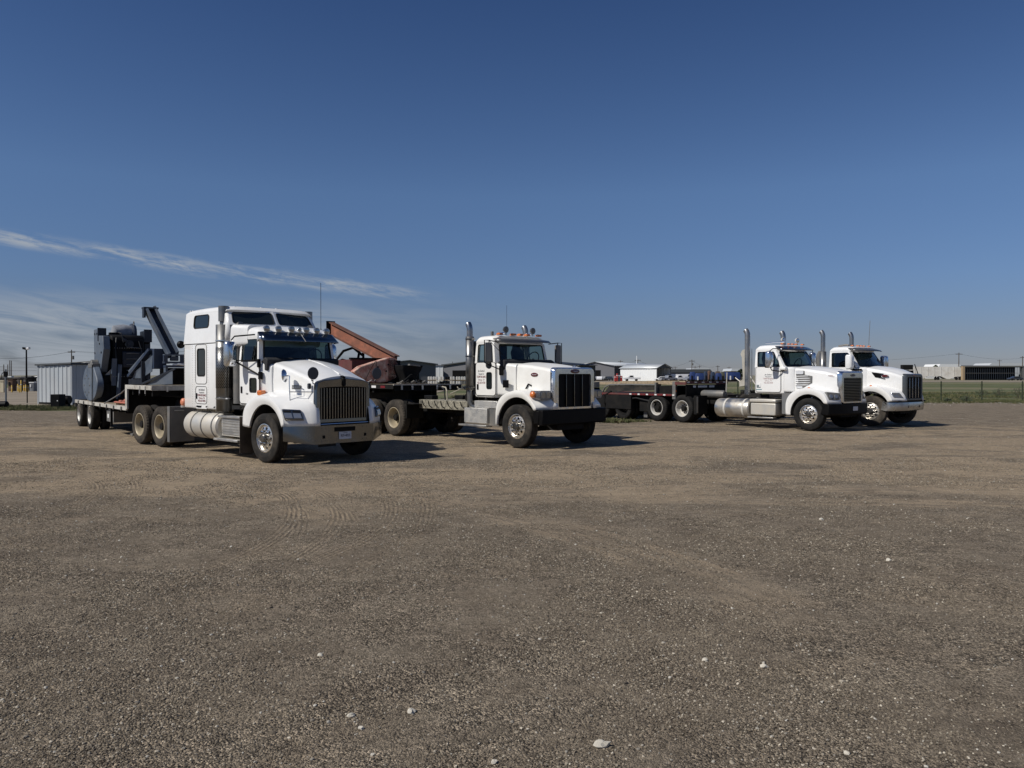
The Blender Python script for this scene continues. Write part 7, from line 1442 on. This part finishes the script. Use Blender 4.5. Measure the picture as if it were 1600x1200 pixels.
# right fence
def fence_right():
    r = thing('wire_fence', 'wire fence with dark green posts along the grass field at right', 'fence', (X_(1470, 54), 54, 0))
    xs_ = []; x = 10
    while x < 46: xs_.append(x); x += 2.86
    xs_ = [X_(1470.6, 54) + 2.86 * k for k in range(-9, 8)]
    for x in xs_:
        q = MB(); q.tube([(x - r.location.x, 0, -.1), (x - r.location.x, 0, 1.42)], .045, 8); q.bb(x - r.location.x - .05, x - r.location.x + .05, -.03, .05, 1.1, 1.18); q.build('fence_post', fencem, r)
    for z in (.25, .55, .85, 1.12, 1.38): q = MB(); q.tube([(xs_[0] - r.location.x, -.05, z), (xs_[-1] - r.location.x, -.05, z)], .006, 4); q.build('wire', steelg, r)
fence_right()
def fence_left():
    d = 44; r = thing('pipe_gate', 'grey pipe gate post with a long rail and brace at the left edge', 'gate', (X_(9, d), d, 0))
    q = MB(); q.tube([(0, 0, 0), (0, 0, Z_(577, d))], .05, 8); q.build('gate_post', mat('grey_pipe', (.25, .26, .27), .5, .4, dirt=.3), r)
    q = MB(); q.tube([(-2.5, 0, Z_(592, d)), (1.25, 0, Z_(592, d))], .035, 8); q.build('rail', blackm, r); q = MB(); q.tube([(0, 0, Z_(579, d)), (-.22, 0, Z_(584, d)), (-.24, 0, Z_(592, d))], .02, 6); q.build('brace', blackm, r)
    q = MB(); q.tube([(1.22, 0, .25), (1.22, 0, Z_(592, d))], .03, 6); q.build('rail_end_post', blackm, r)
    q = MB(); q.bb(-.06, .06, -.06, .06, 1.75, 2.05); q.build('latch', black, r)
    d = 43; r = thing('storage_tank', 'dark round tank lying at the left picture edge beside the gate post', 'tank', (X_(2, d), d, 0)); q = MB(); q.lathe([(0, -.36), (.12, -.36), (.18, -.3), (.19, .3), (.12, .36), (0, .36)], (0, 0, .2), 'x', 20); q.build('tank_shell', black, r); q = MB(); q.bb(-.3, .3, -.1, .1, 0, .08); q.build('cradle', blackm, r)
fence_left()
# grass and weeds: small tufts of bent blades
def tuft_mesh(i, n=9, h=.12):
    rr = random.Random(i); q = MB()
    for k in range(n):
        a = rr.random() * 6.28; b = Vector((math.cos(a), math.sin(a), 0)) * rr.uniform(0, .05); l = Vector((math.cos(a), math.sin(a), 0)) * rr.uniform(.02, .09); hh = h * rr.uniform(.5, 1); w_ = Vector((-math.sin(a), math.cos(a), 0)) * .008
        q.add([b - w_, b + w_, b + l * .5 + w_ * .7 + Vector((0, 0, hh * .6)), b + l * .5 - w_ * .7 + Vector((0, 0, hh * .6)), b + l + Vector((0, 0, hh))], [(0, 1, 2, 3), (3, 2, 4)])
    me = bpy.data.meshes.new('grass_blades'); me.from_pydata(q.v, [], q.f); return me
grassm = stone_mat('grass_blades', [(0, (.06, .08, .028)), (.5, (.12, .135, .055)), (.8, (.20, .18, .09)), (1, (.30, .26, .15))])
def grass():
    rg = random.Random(3); T_ = [tuft_mesh(i) for i in range(5)]
    P = []; S = []
    def add(n, fx, fy, s0, s1, ok=None):
        for _ in range(n):
            x, y = fx(), fy()
            if ok and not ok(x, y): continue
            P.append((x, y, -.03 if y > 50.3 or x < -20 else -.01)); S.append(rg.uniform(s0, s1))
    add(14000, lambda: rg.uniform(-38, -24.5), lambda: rg.gauss(43.0, 1.6), .5, 1.3, lambda x, y: 40.2 < y < 47.5 and noise.noise(Vector((x * .6, y * .8, 0))) > -.32)
    add(1500, lambda: rg.uniform(-26, -22), lambda: rg.uniform(41, 44), .4, .9)
    add(26000, lambda: rg.uniform(14, 46), lambda: 50.8 + abs(rg.gauss(0, 1.9)), .5, 1.5, lambda x, y: noise.noise(Vector((x * .5, y * .5, 4))) > -.35 and y < 60)
    add(22000, lambda: rg.uniform(-5, 62), lambda: rg.uniform(55, 80), .8, 2.0, lambda x, y: noise.noise(Vector((x * .12, y * .1, 4))) > -.1)
    add(1600, lambda: rg.uniform(14, 46), lambda: 50.6 - abs(rg.gauss(0, .7)), .4, 1.0, lambda x, y: noise.noise(Vector((x * .4, y * .4, 8))) > .0)
    add(500, lambda: rg.gauss(3.98, .28), lambda: rg.gauss(30.3, .25), .7, 1.5)
    add(250, lambda: rg.gauss(4.9, .25), lambda: rg.gauss(30.6, .2), .5, .9)
    scatter('grass_tufts', P, S, T_, grassm)
    for i, (u, d, h, lb) in enumerate(((1510, 51.6, .55, 'dark round weed bush at the foot of the wire fence'), (1534, 66, .7, 'grey-green weed patch between the fence posts'), (1562, 66, .8, 'larger grey-green weed at the right between posts'), (1592, 62, 1.0, 'tall dark weed at the right fence post'), (1480, 52, .35, 'low weed bush left, under the first fence post'))):
        t = thing('weed_bush', lb, 'bush', (X_(u, d), d, -.03)); rr = random.Random(i); q = MB()
        for k in range(260):
            a = rr.random() * 6.28; ph = rr.random(); rad = h * .8 * rr.random() ** .6; c = Vector((rad * math.cos(a), rad * math.sin(a) * .7, h * ph * (1 - .4 * rad / h))); u1 = Vector((rr.uniform(-1, 1), rr.uniform(-1, 1), rr.uniform(.2, 1))).normalized() * .075; u2 = u1.orthogonal().normalized() * .022; q.add([c - u1, c + u2, c + u1, c - u2], [(0, 1, 2, 3)])
        q.build('leaves', mat('weed_leaves', (.045, .06, .03), .8, var=.4), t, smooth=0)['kind'] = 'stuff'; q = MB(); 
        for k in range(5): q.tube([(0, 0, 0), (rr.uniform(-.3, .3) * h, rr.uniform(-.3, .3) * h, h * .8)], .012, 4)
        q.build('stems', woodp, t)['kind'] = 'stuff'
    # pale stones along the fence line and the far rim of the yard
    P = []; S = []
    for _ in range(900):
        x = rg.uniform(17, 44); y = 50.9 + rg.gauss(0, .35) + (0 if rg.random() < .6 else rg.uniform(-5, 0)); P.append((x, y, -.02 + .02)); S.append(rg.uniform(.02, .06) * (1 if y > 50 else .6))
    scatter('rim_stones', P, S, [rock_mesh('stone_shape', 60 + i, 1, .6) for i in range(3)], stone_mat('rim_stone', [(0, (.25, .22, .18)), (.5, (.38, .34, .29)), (1, (.62, .58, .52))]))
grass()
